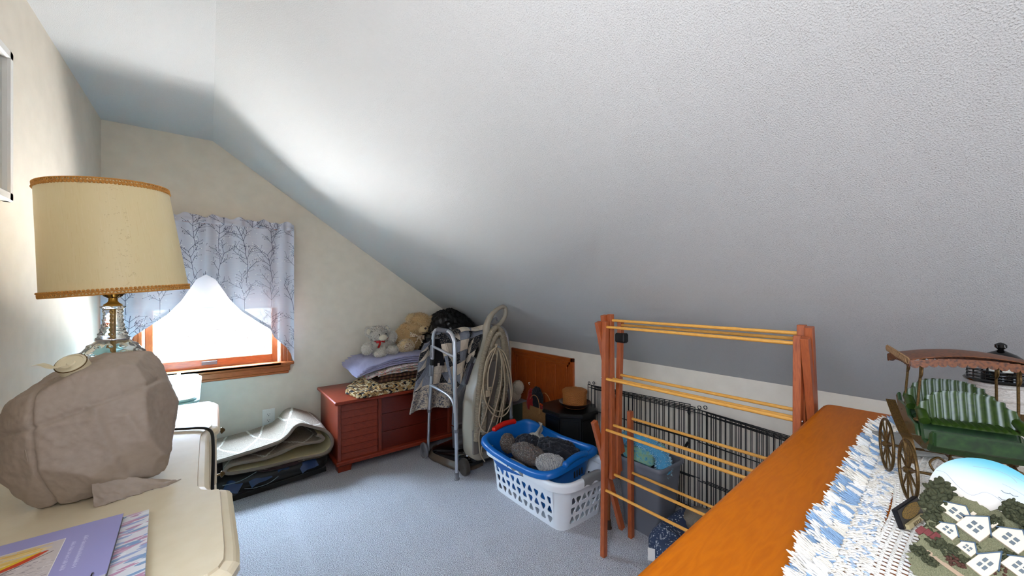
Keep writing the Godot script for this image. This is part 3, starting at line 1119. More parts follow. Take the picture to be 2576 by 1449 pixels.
func books() -> void:
	var r2 := RandomNumberGenerator.new()
	r2.seed = 23
	# the lower book, its cover printed with pink and blue dabs
	var im := Image.create(512, 1024, false, Image.FORMAT_RGB8)
	im.fill(Color(0.86, 0.86, 0.87))
	for k in 420:
		var at := Vector2(r2.randf() * 512, r2.randf() * 1024)
		var c: Color = [Color(0.74, 0.56, 0.66), Color(0.50, 0.62, 0.76), Color(0.80, 0.66, 0.74), Color(0.90, 0.91, 0.92), Color(0.60, 0.66, 0.80)][r2.randi() % 5]
		var l := r2.randf_range(20, 70)
		for j in 12:
			var f := j / 11.0
			dot(im, at + Vector2(f * l, -f * l * 0.28 + 4 * sin(f * 5)), 2.0 + 10.0 * sin(PI * f), c)
	var dab := pictured("dabbed_cover", im, 0.4)
	var t := thing("patterned_book", "book with a pink, blue and white dabbed cover under the lavender notebook", "book", Vector3(-0.101, DESK, -1.127), 0.07)
	var b := MB.new()
	b.box(Vector3(-0.16, 0.0055, 0.155), Vector3(0.314, 0.009, 0.304), 0.001)
	put("pages", b, M.trim_white, t)
	for y in [0.0005, 0.0105]:
		b = MB.new()
		b.box(Vector3(-0.16, y + 0.0004, 0.155), Vector3(0.32, 0.0016, 0.31), 0.0004)
		for k in b.uv.size():
			b.uv[k] = Vector2(b.v[k].x / 0.32 + 1.0, b.v[k].z / 0.31)
		put("cover", b, dab, t)
	# the spiral notebook on top
	im = Image.create(1024, 800, false, Image.FORMAT_RGB8)   # x runs along the long side, away from the spine edge at the bottom
	im.fill(Color(0.625, 0.615, 0.80))
	var ph := Rect2i(120, 160, 640, 470)
	im.fill_rect(ph.grow(4), Color(0.93, 0.92, 0.90))
	im.fill_rect(ph, Color(0.80, 0.76, 0.74))
	for k in 500:   # a rocky shore with a bright boat
		var at := Vector2(r2.randf_range(ph.position.x, ph.end.x - 30), r2.randf_range(ph.position.y + 200, ph.end.y - 8))
		im.fill_rect(Rect2i(int(at.x), int(at.y), 12 + r2.randi() % 30, 3 + r2.randi() % 6), Color(0.58, 0.52, 0.53).lerp(Color(0.90, 0.87, 0.85), r2.randf()))
	for k in 120:
		im.fill_rect(Rect2i(330 + r2.randi() % 250, 165 + r2.randi() % 170, 60 + r2.randi() % 100, 3 + r2.randi() % 5), Color(0.86, 0.68, 0.28).lerp(Color(0.94, 0.86, 0.62), r2.randf()))
	for k in 60:
		var f := k / 59.0
		dot(im, Vector2(500 + 200 * f, 400 - 130 * f), 8 + 22 * sin(PI * f), Color(0.80, 0.24, 0.10))
		dot(im, Vector2(470 + 200 * f, 390 - 130 * f), 6 + 8 * sin(PI * f), Color(0.90, 0.76, 0.14))
		dot(im, Vector2(540 + 190 * f, 425 - 130 * f), 4, Color(0.40, 0.34, 0.33))
	for k in 40:
		dot(im, Vector2(400 + r2.randf() * 90, 400 + r2.randf() * 40), 4, Color(0.42, 0.45, 0.20))
	im.fill_rect(Rect2i(ph.position.x + 208, ph.position.y, 4, 200), Color(0.92, 0.91, 0.89))
	for line in [[815, 250, 590], [865, 205, 600]]:   # two upright lines of small unreadable script
		var y: float = line[1]
		while y < line[2]:
			var l := r2.randf_range(6, 16)
			stroke(im, Vector2(line[0] - 10, y), Vector2(line[0] + r2.randf_range(4, 12), y + l * 0.4), 3, Color(0.85, 0.85, 0.93))
			stroke(im, Vector2(line[0] + 4, y + 2), Vector2(line[0] - 6, y + l * 0.7), 3, Color(0.85, 0.85, 0.93))
			y += l + (10 if r2.randf() < 0.2 else 2)
	var cover := pictured("lavender_cover", im, 0.38)
	t = thing("spiral_notebook", "lavender spiral notebook with a beach photograph on its cover", "notebook", Vector3(-0.1385, DESK + 0.0125, -1.117), 0.035)
	b = MB.new()
	b.box(Vector3(-0.14, 0.004, 0.108), Vector3(0.276, 0.007, 0.212), 0.0008)
	put("pages", b, M.trim_white, t)
	b = MB.new()
	b.box(Vector3(-0.14, 0.0082, 0.11), Vector3(0.28, 0.0012, 0.22), 0.0003)
	for k in b.uv.size():
		b.uv[k] = Vector2(b.v[k].x / 0.28 + 1.0, b.v[k].z / 0.22)
	put("cover", b, cover, t)
	b = MB.new()
	b.box(Vector3(-0.14, 0.0006, 0.11), Vector3(0.28, 0.0012, 0.22), 0.0003)
	put("back_cover", b, M.grey_plastic, t)
	for k in 12:
		b = MB.new()
		var x := -0.018 - k * 0.0215
		b.tube(range(15).map(func(j):
			var a: float = TAU * j / 14.0
			return Vector3(x + 0.003 * j / 14.0, 0.0045 + sin(a) * 0.0065, 0.213 + cos(a) * 0.0095)), 0.0011, 6)
		put("ring", b, M.black_gloss, t)


func power_cord() -> void:
	var t := thing("power_cord", "black double power cord draped over the recessed edge of the cream desk", "cord", Vector3(-0.09, DESK, -1.75))
	for k in 2:
		var o := Vector3(0.003, 0.003, 0.005) * k
		var pts := []
		for w in [Vector3(-0.13, 0.7245, -1.77), Vector3(-0.09, 0.7245, -1.75), Vector3(-0.06, 0.7245, -1.733), Vector3(-0.03, 0.725, -1.715), Vector3(-0.006, 0.725, -1.685), Vector3(0.006, 0.716, -1.655), Vector3(0.009, 0.69, -1.62), Vector3(0.009, 0.64, -1.595), Vector3(0.007, 0.55, -1.585), Vector3(0.004, 0.40, -1.58), Vector3(0.004, 0.2, -1.58), Vector3(0.004, 0.005, -1.60)]:
			pts.append(w + o - t.position)
		var b := MB.new()
		b.tube(curve(pts, 6), 0.0032, 8)
		put("strand", b, M.black, t)


func mint_bin() -> void:
	var mint := flat("mint_plastic", Color(0.66, 0.86, 0.87), 0.45)
	var t := thing("storage_bin", "pale mint plastic storage bin with a raised lid rail standing under the window", "storage bin", Vector3(-0.25, 0, -2.74))
	var b := MB.new()
	for k in 3:
		b.x = Transform3D(Basis(Vector3.RIGHT, -PI / 2), Vector3(0, [0.0, 0.22, 0.44][k], 0))
		b.prism(rounded(0.38 + 0.012 * k, 0.70 + 0.015 * k, 0.05), 0.222, Transform3D(), 0.004)
	put("tub", b, mint, t)
	b = MB.new()
	b.x = Transform3D(Basis(Vector3.RIGHT, -PI / 2), Vector3(0, 0.664, 0))
	b.prism(rounded(0.428, 0.765, 0.055), 0.012, Transform3D(), 0.003)
	b.x = Transform3D(Basis(Vector3.RIGHT, -PI / 2), Vector3(0, 0.675, 0))
	b.prism(rounded(0.405, 0.74, 0.05), 0.014, Transform3D(), 0.006)
	put("lid", b, mint, t)
	b = MB.new()
	b.box(Vector3(0.105, 0.695, 0.0), Vector3(0.016, 0.028, 0.70), 0.003, Basis(Vector3(0, 0, 1), -0.12))
	b.box(Vector3(0.075, 0.693, -0.05), Vector3(0.045, 0.014, 0.55), 0.004)
	put("lid_rail", b, mint, t)
	b = MB.new()
	b.box(Vector3(0.078, 0.7005, 0.12), Vector3(0.014, 0.003, 0.02))
	put("slot", b, M.black, t)
	b = MB.new()
	b.box(Vector3(0.165, 0.6885, 0.0), Vector3(0.0015, 0.002, 0.72))
	b.lathe([Vector2(0, 0.6905), Vector2(0.003, 0.6905), Vector2(0, 0.691)], 8, Vector3(0.13, 0, 0.13))
	put("seam", b, M.grey_plastic, t)


func outlet() -> void:
	var t := thing("wall_outlet", "white double wall outlet plate on the window wall above the rug", "outlet", Vector3(0.3325, 0.305, GABLE))
	var b := MB.new()
	b.box(Vector3(0, 0, 0.003), Vector3(0.076, 0.122, 0.006), 0.0025)
	put("plate", b, M.trim_white, t)
	for y in [0.021, -0.021]:
		b = MB.new()
		b.prism(rounded(0.034, 0.029, 0.012), 0.0025, Transform3D(Basis(), Vector3(0, y, 0.0055)), 0.0006)
		put("receptacle", b, M.trim_white, t)
		b = MB.new()
		b.box(Vector3(-0.0065, y + 0.004, 0.008), Vector3(0.0022, 0.0085, 0.0008))
		b.box(Vector3(0.0065, y + 0.004, 0.008), Vector3(0.0022, 0.0065, 0.0008))
		b.prism(rounded(0.005, 0.0048, 0.0022), 0.0008, Transform3D(Basis(), Vector3(0, y - 0.0075, 0.0077)))
		put("slot", b, M.black, t)
	b = MB.new()
	b.lathe([Vector2(0, 0), Vector2(0.003, 0), Vector2(0.002, 0.001), Vector2(0, 0.0012)], 10, Vector3(0, 0, 0.006), Basis(Vector3.RIGHT, PI / 2))
	put("screw", b, M.trim_white, t)


func swag_y(x: float) -> float:   # lower edge of the valance
	var a := absf(x + 0.016) if x > -0.016 else absf(x + 0.016) * 1.06
	var k := [[0.0, 1.315], [0.05, 1.283], [0.127, 1.147], [0.192, 1.066], [0.281, 0.994], [0.352, 0.94], [0.375, 0.885], [0.42, 0.835], [0.45, 0.805], [0.475, 0.76], [0.487, 0.715], [0.51, 0.69]]
	for i in k.size() - 1:
		if a <= k[i + 1][0]:
			return lerpf(k[i][1], k[i + 1][1], (a - k[i][0]) / (k[i + 1][0] - k[i][0]))
	return 0.69


func sprig(im: Image, at: Vector2, d: Vector2, l: float, w: float, deep: int, r2: RandomNumberGenerator) -> void:
	var p := at
	var n := 5
	var c := Color(0.24, 0.24, 0.33)
	for k in n:
		var q := p + d * l / n
		d = d.rotated(r2.randf_range(-0.16, 0.16))
		stroke(im, p, q, w, c)
		p = q
		if deep > 0 and k > 0:
			for s in [-1.0, 1.0]:
				if r2.randf() < 0.75:
					sprig(im, p, d.rotated(s * r2.randf_range(0.4, 0.9)), l * r2.randf_range(0.28, 0.5), maxf(1.0, w - 1.0), deep - 1, r2)
	if r2.randf() < 0.7:
		dot(im, p, 3.4, Color(0.20, 0.20, 0.28))
	else:
		dot(im, p, 5.0, Color(0.90, 0.90, 0.90))


func valance() -> void:
	var r2 := RandomNumberGenerator.new()
	r2.seed = 41
	var im := Image.create(1024, 1024, false, Image.FORMAT_RGB8)   # 0.6 m a side
	im.fill(Color(0.765, 0.765, 0.815))
	for k in 900:
		im.fill_rect(Rect2i(r2.randi() % 1024, r2.randi() % 1024, 60 + r2.randi() % 300, 1), Color(0.74, 0.74, 0.80))
	for c in 4:
		for k in 3:
			sprig(im, Vector2(110 + c * 262 + r2.randf_range(-25, 25), 1010 - k * 340), Vector2(0, -1).rotated(r2.randf_range(-0.15, 0.15)), 330, 4.0, 2, r2)
	for k in 90:
		dot(im, Vector2(r2.randf() * 1024, r2.randf() * 1024), 5.0, Color(0.88, 0.88, 0.88))
	var sheer := pictured("sheer_fabric", im, 0.95)
	sheer.albedo_color = Color(1, 1, 1, 0.93)
	sheer.transparency = BaseMaterial3D.TRANSPARENCY_ALPHA
	sheer.backlight_enabled = true
	sheer.backlight = Color(0.07, 0.07, 0.078)
	var t := thing("valance_curtain", "sheer lavender grey swag valance printed with twigs, parted over the window", "curtain", Vector3(0.0, 1.66, -3.13))
	var fold := func(x: float, y: float, ph: float) -> float:
		var k := clampf((1.70 - y) / 0.25, 0.0, 1.0)
		return 0.010 * sin(x * 62.0 + ph + 1.5 * sin(x * 13.0)) * (1.0 - 0.55 * k) + 0.012 * sin(x * 23.0 + ph) * k
	for side in [0, 1]:
		var xa := -0.016 if side == 1 else -0.478
		var xb := 0.48 if side == 1 else -0.016
		var b := MB.new()
		b.grid(76, 40, func(i, j):
			var x: float = lerpf(xa, xb, i / 75.0)
			var y: float = lerpf(1.642, swag_y(x), j / 39.0)
			return Vector3(x, y - 1.66, fold.call(x, y, side * 2.0)))
		for k in b.uv.size():
			b.uv[k] = Vector2(b.v[k].x / 0.6 + 0.3 * side, -b.v[k].y / 0.6)
		put("swag", b, sheer, t)
		# hem: a doubled band along the lower edge
		b = MB.new()
		b.grid(76, 3, func(i, j):
			var x: float = lerpf(xa, xb, i / 75.0)
			var y: float = swag_y(x) + j * 0.011 - 0.001
			return Vector3(x, y - 1.66, fold.call(x, y, side * 2.0) + 0.0012))
		for k in b.uv.size():
			b.uv[k] = Vector2(b.v[k].x / 0.6 + 0.41, -b.v[k].y / 0.6)
		put("hem", b, sheer, t)
	var b := MB.new()   # gathered heading above the rod
	b.grid(160, 5, func(i, j):
		var x: float = lerpf(-0.478, 0.48, i / 159.0)
		var y: float = lerpf(1.642, 1.693 + 0.008 * sin(x * 47.0) + 0.005 * sin(x * 90.0), j / 4.0)
		var bulge := 0.009 * sin(PI * minf(1.0, j / 2.0))
		return Vector3(x, y - 1.66, bulge + 0.008 * sin(x * 95.0 + 2.0 * sin(x * 31.0)) + (0.006 * sin(x * 60) if j == 4 else 0.0)), false, false, true)
	for k in b.uv.size():
		b.uv[k] = Vector2(b.v[k].x / 0.6, -b.v[k].y / 0.6 + 0.1)
	put("heading", b, sheer, t)
	b = MB.new()
	b.tube([Vector3(-0.476, 0.0, -0.015), Vector3(0.476, 0.0, -0.015)], 0.006, 10)
	for x in [-0.472, 0.474]:
		b.tube([Vector3(x, 0, -0.015), Vector3(x, 0, -0.069)], 0.005, 8)
	put("curtain_rod", b, M.trim_white, t)


func branches() -> void:
	var bark := flat("bark", Color(0.20, 0.17, 0.15), 0.9)
	var r2 := RandomNumberGenerator.new()
	r2.seed = 77
	var t := thing("bare_tree", "bare grey branches of a tree outside the window", "tree", Vector3(-0.78, -2.5, -3.5))
	var b := MB.new()
	b.tube([Vector3(0, 0, 0), Vector3(0.02, 2.0, 0), Vector3(-0.02, 4.0, 0.0)], [0.05, 0.042, 0.03], 10)
	put("trunk", b, bark, t)
	for s in [[3.33, 1.35, -0.06, 0.0055], [3.56, 1.4, -0.22, 0.0060], [3.72, 1.4, -0.32, 0.005], [3.26, 1.2, 0.10, 0.0045], [3.62, 1.25, -0.12, 0.0042]]:
		b = MB.new()
		var p := Vector3(0.03, s[0], 0.0)
		var d := Vector3(1, s[2], 0.0).normalized()
		twig(b, p, d, s[1], s[3], 2, r2)
		put("branch", b, bark, t)


func twig(b: MB, p: Vector3, d: Vector3, l: float, r: float, deep: int, r2: RandomNumberGenerator) -> void:
	var pts := [p]
	var rad := [r]
	var n := 7
	for k in n:
		d = d.rotated(Vector3(0, 0, 1), r2.randf_range(-0.16, 0.16)).normalized()
		d.z = clampf(d.z + r2.randf_range(-0.03, 0.03), -0.05, 0.05)
		p += d * l / n
		p.z = clampf(p.z, -0.06, 0.05)
		pts.append(p)
		rad.append(maxf(0.0016, lerpf(r, r * 0.35, (k + 1.0) / n)))
		if deep > 0 and k < n - 1:
			twig(b, p, d.rotated(Vector3(0, 0, 1), (1.0 if r2.randf() < 0.5 else -1.0) * r2.randf_range(0.35, 0.8)), l * r2.randf_range(0.22, 0.42), r * 0.5, deep - 1, r2)
	b.tube(pts, rad, 5)


func ribbon_surf(path: Array, off: float, z0: float, z1: float, nzs: int, wob: float, flip: bool) -> MB:
	var b := MB.new()
	var n := path.size()
	var len := [0.0]
	for i in range(1, n):
		len.append(len[-1] + path[i].distance_to(path[i - 1]))
	b.grid(n, nzs, func(i, j):
		var a: Vector2 = path[maxi(i - 1, 0)]
		var c: Vector2 = path[mini(i + 1, n - 1)]
		var nn := (c - a).normalized().orthogonal()
		var f: float = float(j) / (nzs - 1)
		var p: Vector2 = path[i] + nn * off
		p.y += wob * sin(f * 4.0 + len[i] * 5.0)
		return Vector3(p.x, p.y, lerpf(z0, z1, f)), false, false, flip)
	for i in n:
		for j in nzs:
			b.uv[i * nzs + j] = Vector2(len[i], float(j) / (nzs - 1) * absf(z1 - z0))
	return b


func folded_rug() -> void:
	var r2 := RandomNumberGenerator.new()
	r2.seed = 13
	var im := Image.create(1024, 512, false, Image.FORMAT_RGB8)   # 1 m by 0.5 m
	im.fill(Color(0.58, 0.52, 0.46))
	for k in 26000:
		im.fill_rect(Rect2i(r2.randi() % 1024, r2.randi() % 512, 2, 2), Color(0.44, 0.38, 0.33).lerp(Color(0.72, 0.66, 0.59), r2.randf()))
	for s in [-1.0, 1.0]:
		for k in range(-3, 8):
			for j in 240:
				var f := j / 239.0
				var at := Vector2(k * 210.0 + s * (f * 420.0 + 26.0 * sin(f * TAU * 1.5)), f * 512.0)
				dot(im, at + Vector2(r2.randf_range(-3, 3), r2.randf_range(-3, 3)), 4.5, Color(0.80, 0.77, 0.72))
	var pile := pictured("rug_pile", im, 1.0)
	pile.heightmap_enabled = true
	pile.heightmap_scale = 0.5
	pile.heightmap_texture = noise_tex(0.16, [Color.BLACK, Color.WHITE], 5)
	var backing := patterned("rug_backing", [Color(0.80, 0.74, 0.58), Color(0.86, 0.81, 0.67)], Vector3.ONE * 4, 0.05, 0.8, 0.02, 7)
	var edge := patterned("rug_edge", [Color(0.42, 0.36, 0.31), Color(0.66, 0.60, 0.54)], Vector3.ONE * 9, 0.12, 1.0, 0.3, 9)
	var t := thing("folded_rug", "grey beige shaggy rug with white lattice lines folded in three over the black bag", "rug", Vector3(0.3, 0.1, -2.93))
	var raw := [Vector2(-0.06, 0.232), Vector2(0.052, 0.234), Vector2(0.164, 0.244), Vector2(0.262, 0.256), Vector2(0.342, 0.272), Vector2(0.389, 0.303), Vector2(0.422, 0.342), Vector2(0.452, 0.353), Vector2(0.487, 0.340), Vector2(0.54, 0.312), Vector2(0.59, 0.285), Vector2(0.628, 0.240), Vector2(0.640, 0.195), Vector2(0.622, 0.155), Vector2(0.577, 0.135), Vector2(0.49, 0.139), Vector2(0.40, 0.142), Vector2(0.30, 0.140), Vector2(0.196, 0.145), Vector2(0.12, 0.150), Vector2(0.085, 0.157), Vector2(0.075, 0.173), Vector2(0.092, 0.190), Vector2(0.14, 0.194), Vector2(0.2, 0.190), Vector2(0.27, 0.188), Vector2(0.353, 0.202), Vector2(0.437, 0.224), Vector2(0.512, 0.222), Vector2(0.565, 0.218), Vector2(0.592, 0.234), Vector2(0.575, 0.258), Vector2(0.548, 0.275)]
	var path := curve(raw.map(func(w): return w - Vector2(0.3, 0.1)), 5)
	var za := -2.72 + 2.93
	var zb := -3.13 + 2.93
	put("pile", ribbon_surf(path, -0.013, za, zb, 24, 0.004, false), pile, t)
	put("backing", ribbon_surf(path, 0.006, za - 0.006, zb, 24, 0.004, true), backing, t)
	for e in [za, zb]:
		var b := MB.new()
		var n := path.size()
		b.grid(n, 7, func(i, j):
			var a: Vector2 = path[maxi(i - 1, 0)]
			var c: Vector2 = path[mini(i + 1, n - 1)]
			var nn := (c - a).normalized().orthogonal()
			var ang: float = PI * j / 6.0
			var f: float = 0.0 if e == za else 1.0
			var p: Vector2 = path[i] + nn * (-0.0035 - 0.0095 * cos(ang))
			p.y += 0.004 * sin(f * 4.0 + i * 0.02)
			var wob: float = 0.0015 * nz.get_noise_1d(i * 9.0 + j)
			return Vector3(p.x, p.y, e + (0.006 * sin(ang) + wob) * (1.0 if e == za else -1.0)), false, false, e != za)
		put("binding", b, edge, t)


func duffel() -> void:
	var nylon := cloth("black_nylon", Color(0.012, 0.013, 0.018), Color(0.03, 0.03, 0.036), 5.0, 0.02, 33)
	nylon.roughness = 0.6
	var blue := flat("blue_nylon", Color(0.02, 0.16, 0.32), 0.45)
	var t := thing("duffel_bag", "flattened black duffel bag with blue panels under the folded rug", "bag", Vector3(0.3, 0, -2.92))
	var b := MB.new()
	b.ball(Vector3(0, 0.068, 0), Vector3(0.345, 0.068, 0.215), 64, func(d):
		var f := 1.0 / pow(pow(absf(d.x), 5.0) + pow(absf(d.y), 3.0) + pow(absf(d.z), 5.0), 0.22) - 1.0
		return minf(f, 0.55) * 0.75 + 0.05 * nz.get_noise_3dv(d * 2.6))
	put("body", b, nylon, t)
	for k in [[0.20, 0.085, 0.195, 0.10, 0.06, 0.25], [-0.06, 0.082, 0.20, 0.11, 0.055, 0.30], [0.06, 0.105, 0.188, 0.06, 0.03, 0.1], [-0.195, 0.075, 0.205, 0.08, 0.06, -0.5]]:
		b = MB.new()
		b.sheet(10, 8, func(u, v):
			var p := Vector3((u - 0.5) * k[3], (v - 0.5) * k[4], 0).rotated(Vector3(0, 0, 1), k[5])
			p = p.rotated(Vector3.RIGHT, -0.85)
			return Vector3(k[0], k[1], k[2]) + p + Vector3(0, 0.004 * sin(u * 7) + 0.012 * (1.0 - 4.0 * (u - 0.5) * (u - 0.5)) * 0.6, 0.012), 0.002)
		put("panel", b, blue, t)
	var maroon := cloth("maroon_fleece", Color(0.13, 0.02, 0.04), Color(0.20, 0.04, 0.07), 20.0, 0.3, 3)
	b = MB.new()
	b.ball(Vector3(0.06, 0.118, 0.175), Vector3(0.13, 0.018, 0.035), 28, func(d): return 0.2 * nz.get_noise_3dv(d * 4.0))
	put("lining", b, maroon, t)
	var pipe := flat("piping", Color(0.40, 0.43, 0.46), 0.5)
	for w in [[Vector3(-0.24, 0.095, 0.20), Vector3(-0.16, 0.105, 0.222), Vector3(-0.08, 0.13, 0.21)], [Vector3(-0.14, 0.06, 0.235), Vector3(-0.09, 0.05, 0.240), Vector3(-0.02, 0.055, 0.238), Vector3(0.03, 0.08, 0.232)]]:
		b = MB.new()
		b.tube(curve(w, 6), 0.0022, 6)
		put("piping", b, pipe, t)
	b = MB.new()
	b.bar(Vector3(-0.22, 0.012, 0.222), Vector3(0.30, 0.04, 0.215), 0.03, 0.006, Vector3(0, 0, 1))
	put("strap", b, M.black, t)


func picture() -> void:
	var t := thing("picture_frame", "white edge of a picture frame on the left wall by the frame's edge", "picture frame", Vector3(LEFT, 1.70, -1.632))
	var b := MB.new()
	for s in [[0.205, 0.0, 0.03, 0.455], [-0.205, 0.0, 0.03, 0.455]]:
		b.box(Vector3(0.012, 0, s[0]), Vector3(0.024, s[3], s[2]), 0.005)
	for s in [0.2125, -0.2125]:
		b.box(Vector3(0.012, s, 0), Vector3(0.024, 0.03, 0.44), 0.005)
	put("frame", b, M.trim_white, t)
	b = MB.new()
	b.box(Vector3(0.006, 0, 0), Vector3(0.006, 0.41, 0.39))
	put("print", b, flat("print_paper", Color(0.80, 0.80, 0.78), 0.7), t)


# ---------------------------------------------------------------- on and around the chest
func chest_pile() -> void:
	braided_rug()
	linens()
	bears()
	trash_bag()
	walker()
	quilt()
	vacuum()


func stitch_mesh() -> ArrayMesh:
	var b := MB.new()
	b.ball(Vector3.ZERO, Vector3(1, 1, 1), 8)
	return b.mesh()


func slab(b: MB, poly: PackedVector2Array, y0: float, y1: float, bev: float) -> void:   # outline in (x, z)
	var p := PackedVector2Array()
	for w in poly:
		p.append(Vector2(w.x, -w.y))
	b.prism(p, y1 - y0, Transform3D(Basis(Vector3.RIGHT, -PI / 2), Vector3(0, y0, 0)), bev)


func braided_rug() -> void:
	var base := flat("braid_base", Color(0.20, 0.15, 0.10), 1.0)
	var yarn := flat("braid_strips", Color.WHITE, 0.95)
	yarn.vertex_color_use_as_albedo = true
	var t := thing("braided_rug", "braided rug of tan, cream and black strips folded on the chest lid", "rug", Vector3(1.05, 0.4775, -2.88))
	var r2 := RandomNumberGenerator.new()
	r2.seed = 3
	var o := Vector2(1.05, -2.88)
	var lower := PackedVector2Array([Vector2(0.76, -2.83), Vector2(0.79, -2.66), Vector2(0.83, -2.635), Vector2(0.93, -2.645), Vector2(1.34, -2.67), Vector2(1.36, -3.10), Vector2(0.95, -3.14), Vector2(0.83, -2.98)])
	var upper := PackedVector2Array([Vector2(0.90, -2.80), Vector2(0.95, -2.665), Vector2(1.34, -2.685), Vector2(1.36, -3.10), Vector2(0.97, -3.13)])
	var stitch := stitch_mesh()
	for k in 2:
		var poly := PackedVector2Array()
		for w in ([lower, upper][k]):
			poly.append(w - o)
		var y0 := 0.001 + 0.028 * k
		var b := MB.new()
		slab(b, poly, y0, y0 + 0.027, 0.010)
		var layer := put("fold", b, base, t)
		var places := []
		var cols := []
		var shade := func() -> Color:
			var f := r2.randf()
			var c := Color(0.44, 0.27, 0.10) if f < 0.40 else (Color(0.60, 0.49, 0.31) if f < 0.68 else (Color(0.015, 0.015, 0.018) if f < 0.90 else Color(0.20, 0.10, 0.04)))
			return c * r2.randf_range(0.8, 1.05)
		# round the edge
		var n := poly.size()
		for i in n:
			var a := poly[i]
			var c := poly[(i + 1) % n]
			var dir := (c - a).normalized()
			var cnt := int(a.distance_to(c) / 0.0165)
			for j in cnt:
				for row in 2:
					var p := a.lerp(c, (j + 0.5 * row) / cnt)
					var out := Vector2(-dir.y, dir.x) * -1.0
					var bas := Basis(Vector3(dir.x, 0, dir.y), Vector3.UP, Vector3(-dir.y, 0, dir.x))
					bas = bas * Basis(Vector3(0, 0, 1), 0.6 if row == 0 else -0.6)
					places.append(Transform3D(bas.scaled_local(Vector3(0.0135, 0.0072, 0.0075)), Vector3(p.x, y0 + 0.0085 + 0.0115 * row, p.y)))
					cols.append(shade.call())
		# the top, row by row
		var z := -0.27
		while z < 0.26:
			var x := -0.31
			while x < 0.33:
				var p := Vector2(x + r2.randf_range(-0.001, 0.001), z)
				if Geometry2D.is_point_in_polygon(p, poly):
					for s in [-1.0, 1.0]:
						var bas := Basis(Vector3.UP, s * 0.6)
						places.append(Transform3D(bas.scaled_local(Vector3(0.0145, 0.0070, 0.0078)), Vector3(p.x, y0 + 0.027, p.y + s * 0.0065)))
						cols.append(shade.call())
				x += 0.0205
			z += 0.0255
		many("braid", stitch, yarn, places, cols, layer)


# a folded cloth: n layers whose front edges are round folds
func folded_cloth(t: Node3D, m: Material, x0: float, x1: float, z0: float, z1: float, y0: float, th: float, n: int, wave: float, droop: float, seed_: float, step := 0.0) -> void:
	for k in n:
		var b := MB.new()
		var nu := 40
		var nv := 26
		var prof := func(j: int) -> Vector2:   # (depth 0..1 from the front, height) round the front fold
			var f := float(j) / (nv - 1)
			if f < 0.42:
				return Vector2(1.0 - f / 0.42, 0.0)
			if f < 0.58:
				var a := (f - 0.42) / 0.16 * PI
				return Vector2(-sin(a) * th * 0.5 / absf(z1 - z0), th * 0.5 * (1.0 - cos(a)))
			return Vector2((f - 0.58) / 0.42, th)
		b.grid(nu, nv, func(i, j):
			var u: float = float(i) / (nu - 1)
			var w: Vector2 = prof.call(j)
			var x: float = lerpf(x0 + step * k, x1, u) + 0.012 * nz.get_noise_2d(w.x * 3.0, seed_ + k * 7)
			var z: float = lerpf(z0, z1, w.x) + 0.012 * nz.get_noise_2d(u * 4.0 + seed_, k * 3.0)
			var y: float = y0 + k * th + w.y * (0.9 + 0.1 * sin(u * 9 + k))
			y += wave * nz.get_noise_2d(u * 3.2 + seed_, w.x * 2.0) + wave * 0.5 * nz.get_noise_2d(u * 9.0 + seed_, w.x * 4.0 + k)
			y -= droop * pow(1.0 - u, 3.0) * (0.4 + 0.6 * (1.0 - w.x))
			return Vector3(x, y, z) - t.position, false, false, true)
		put("fold", b, m, t)


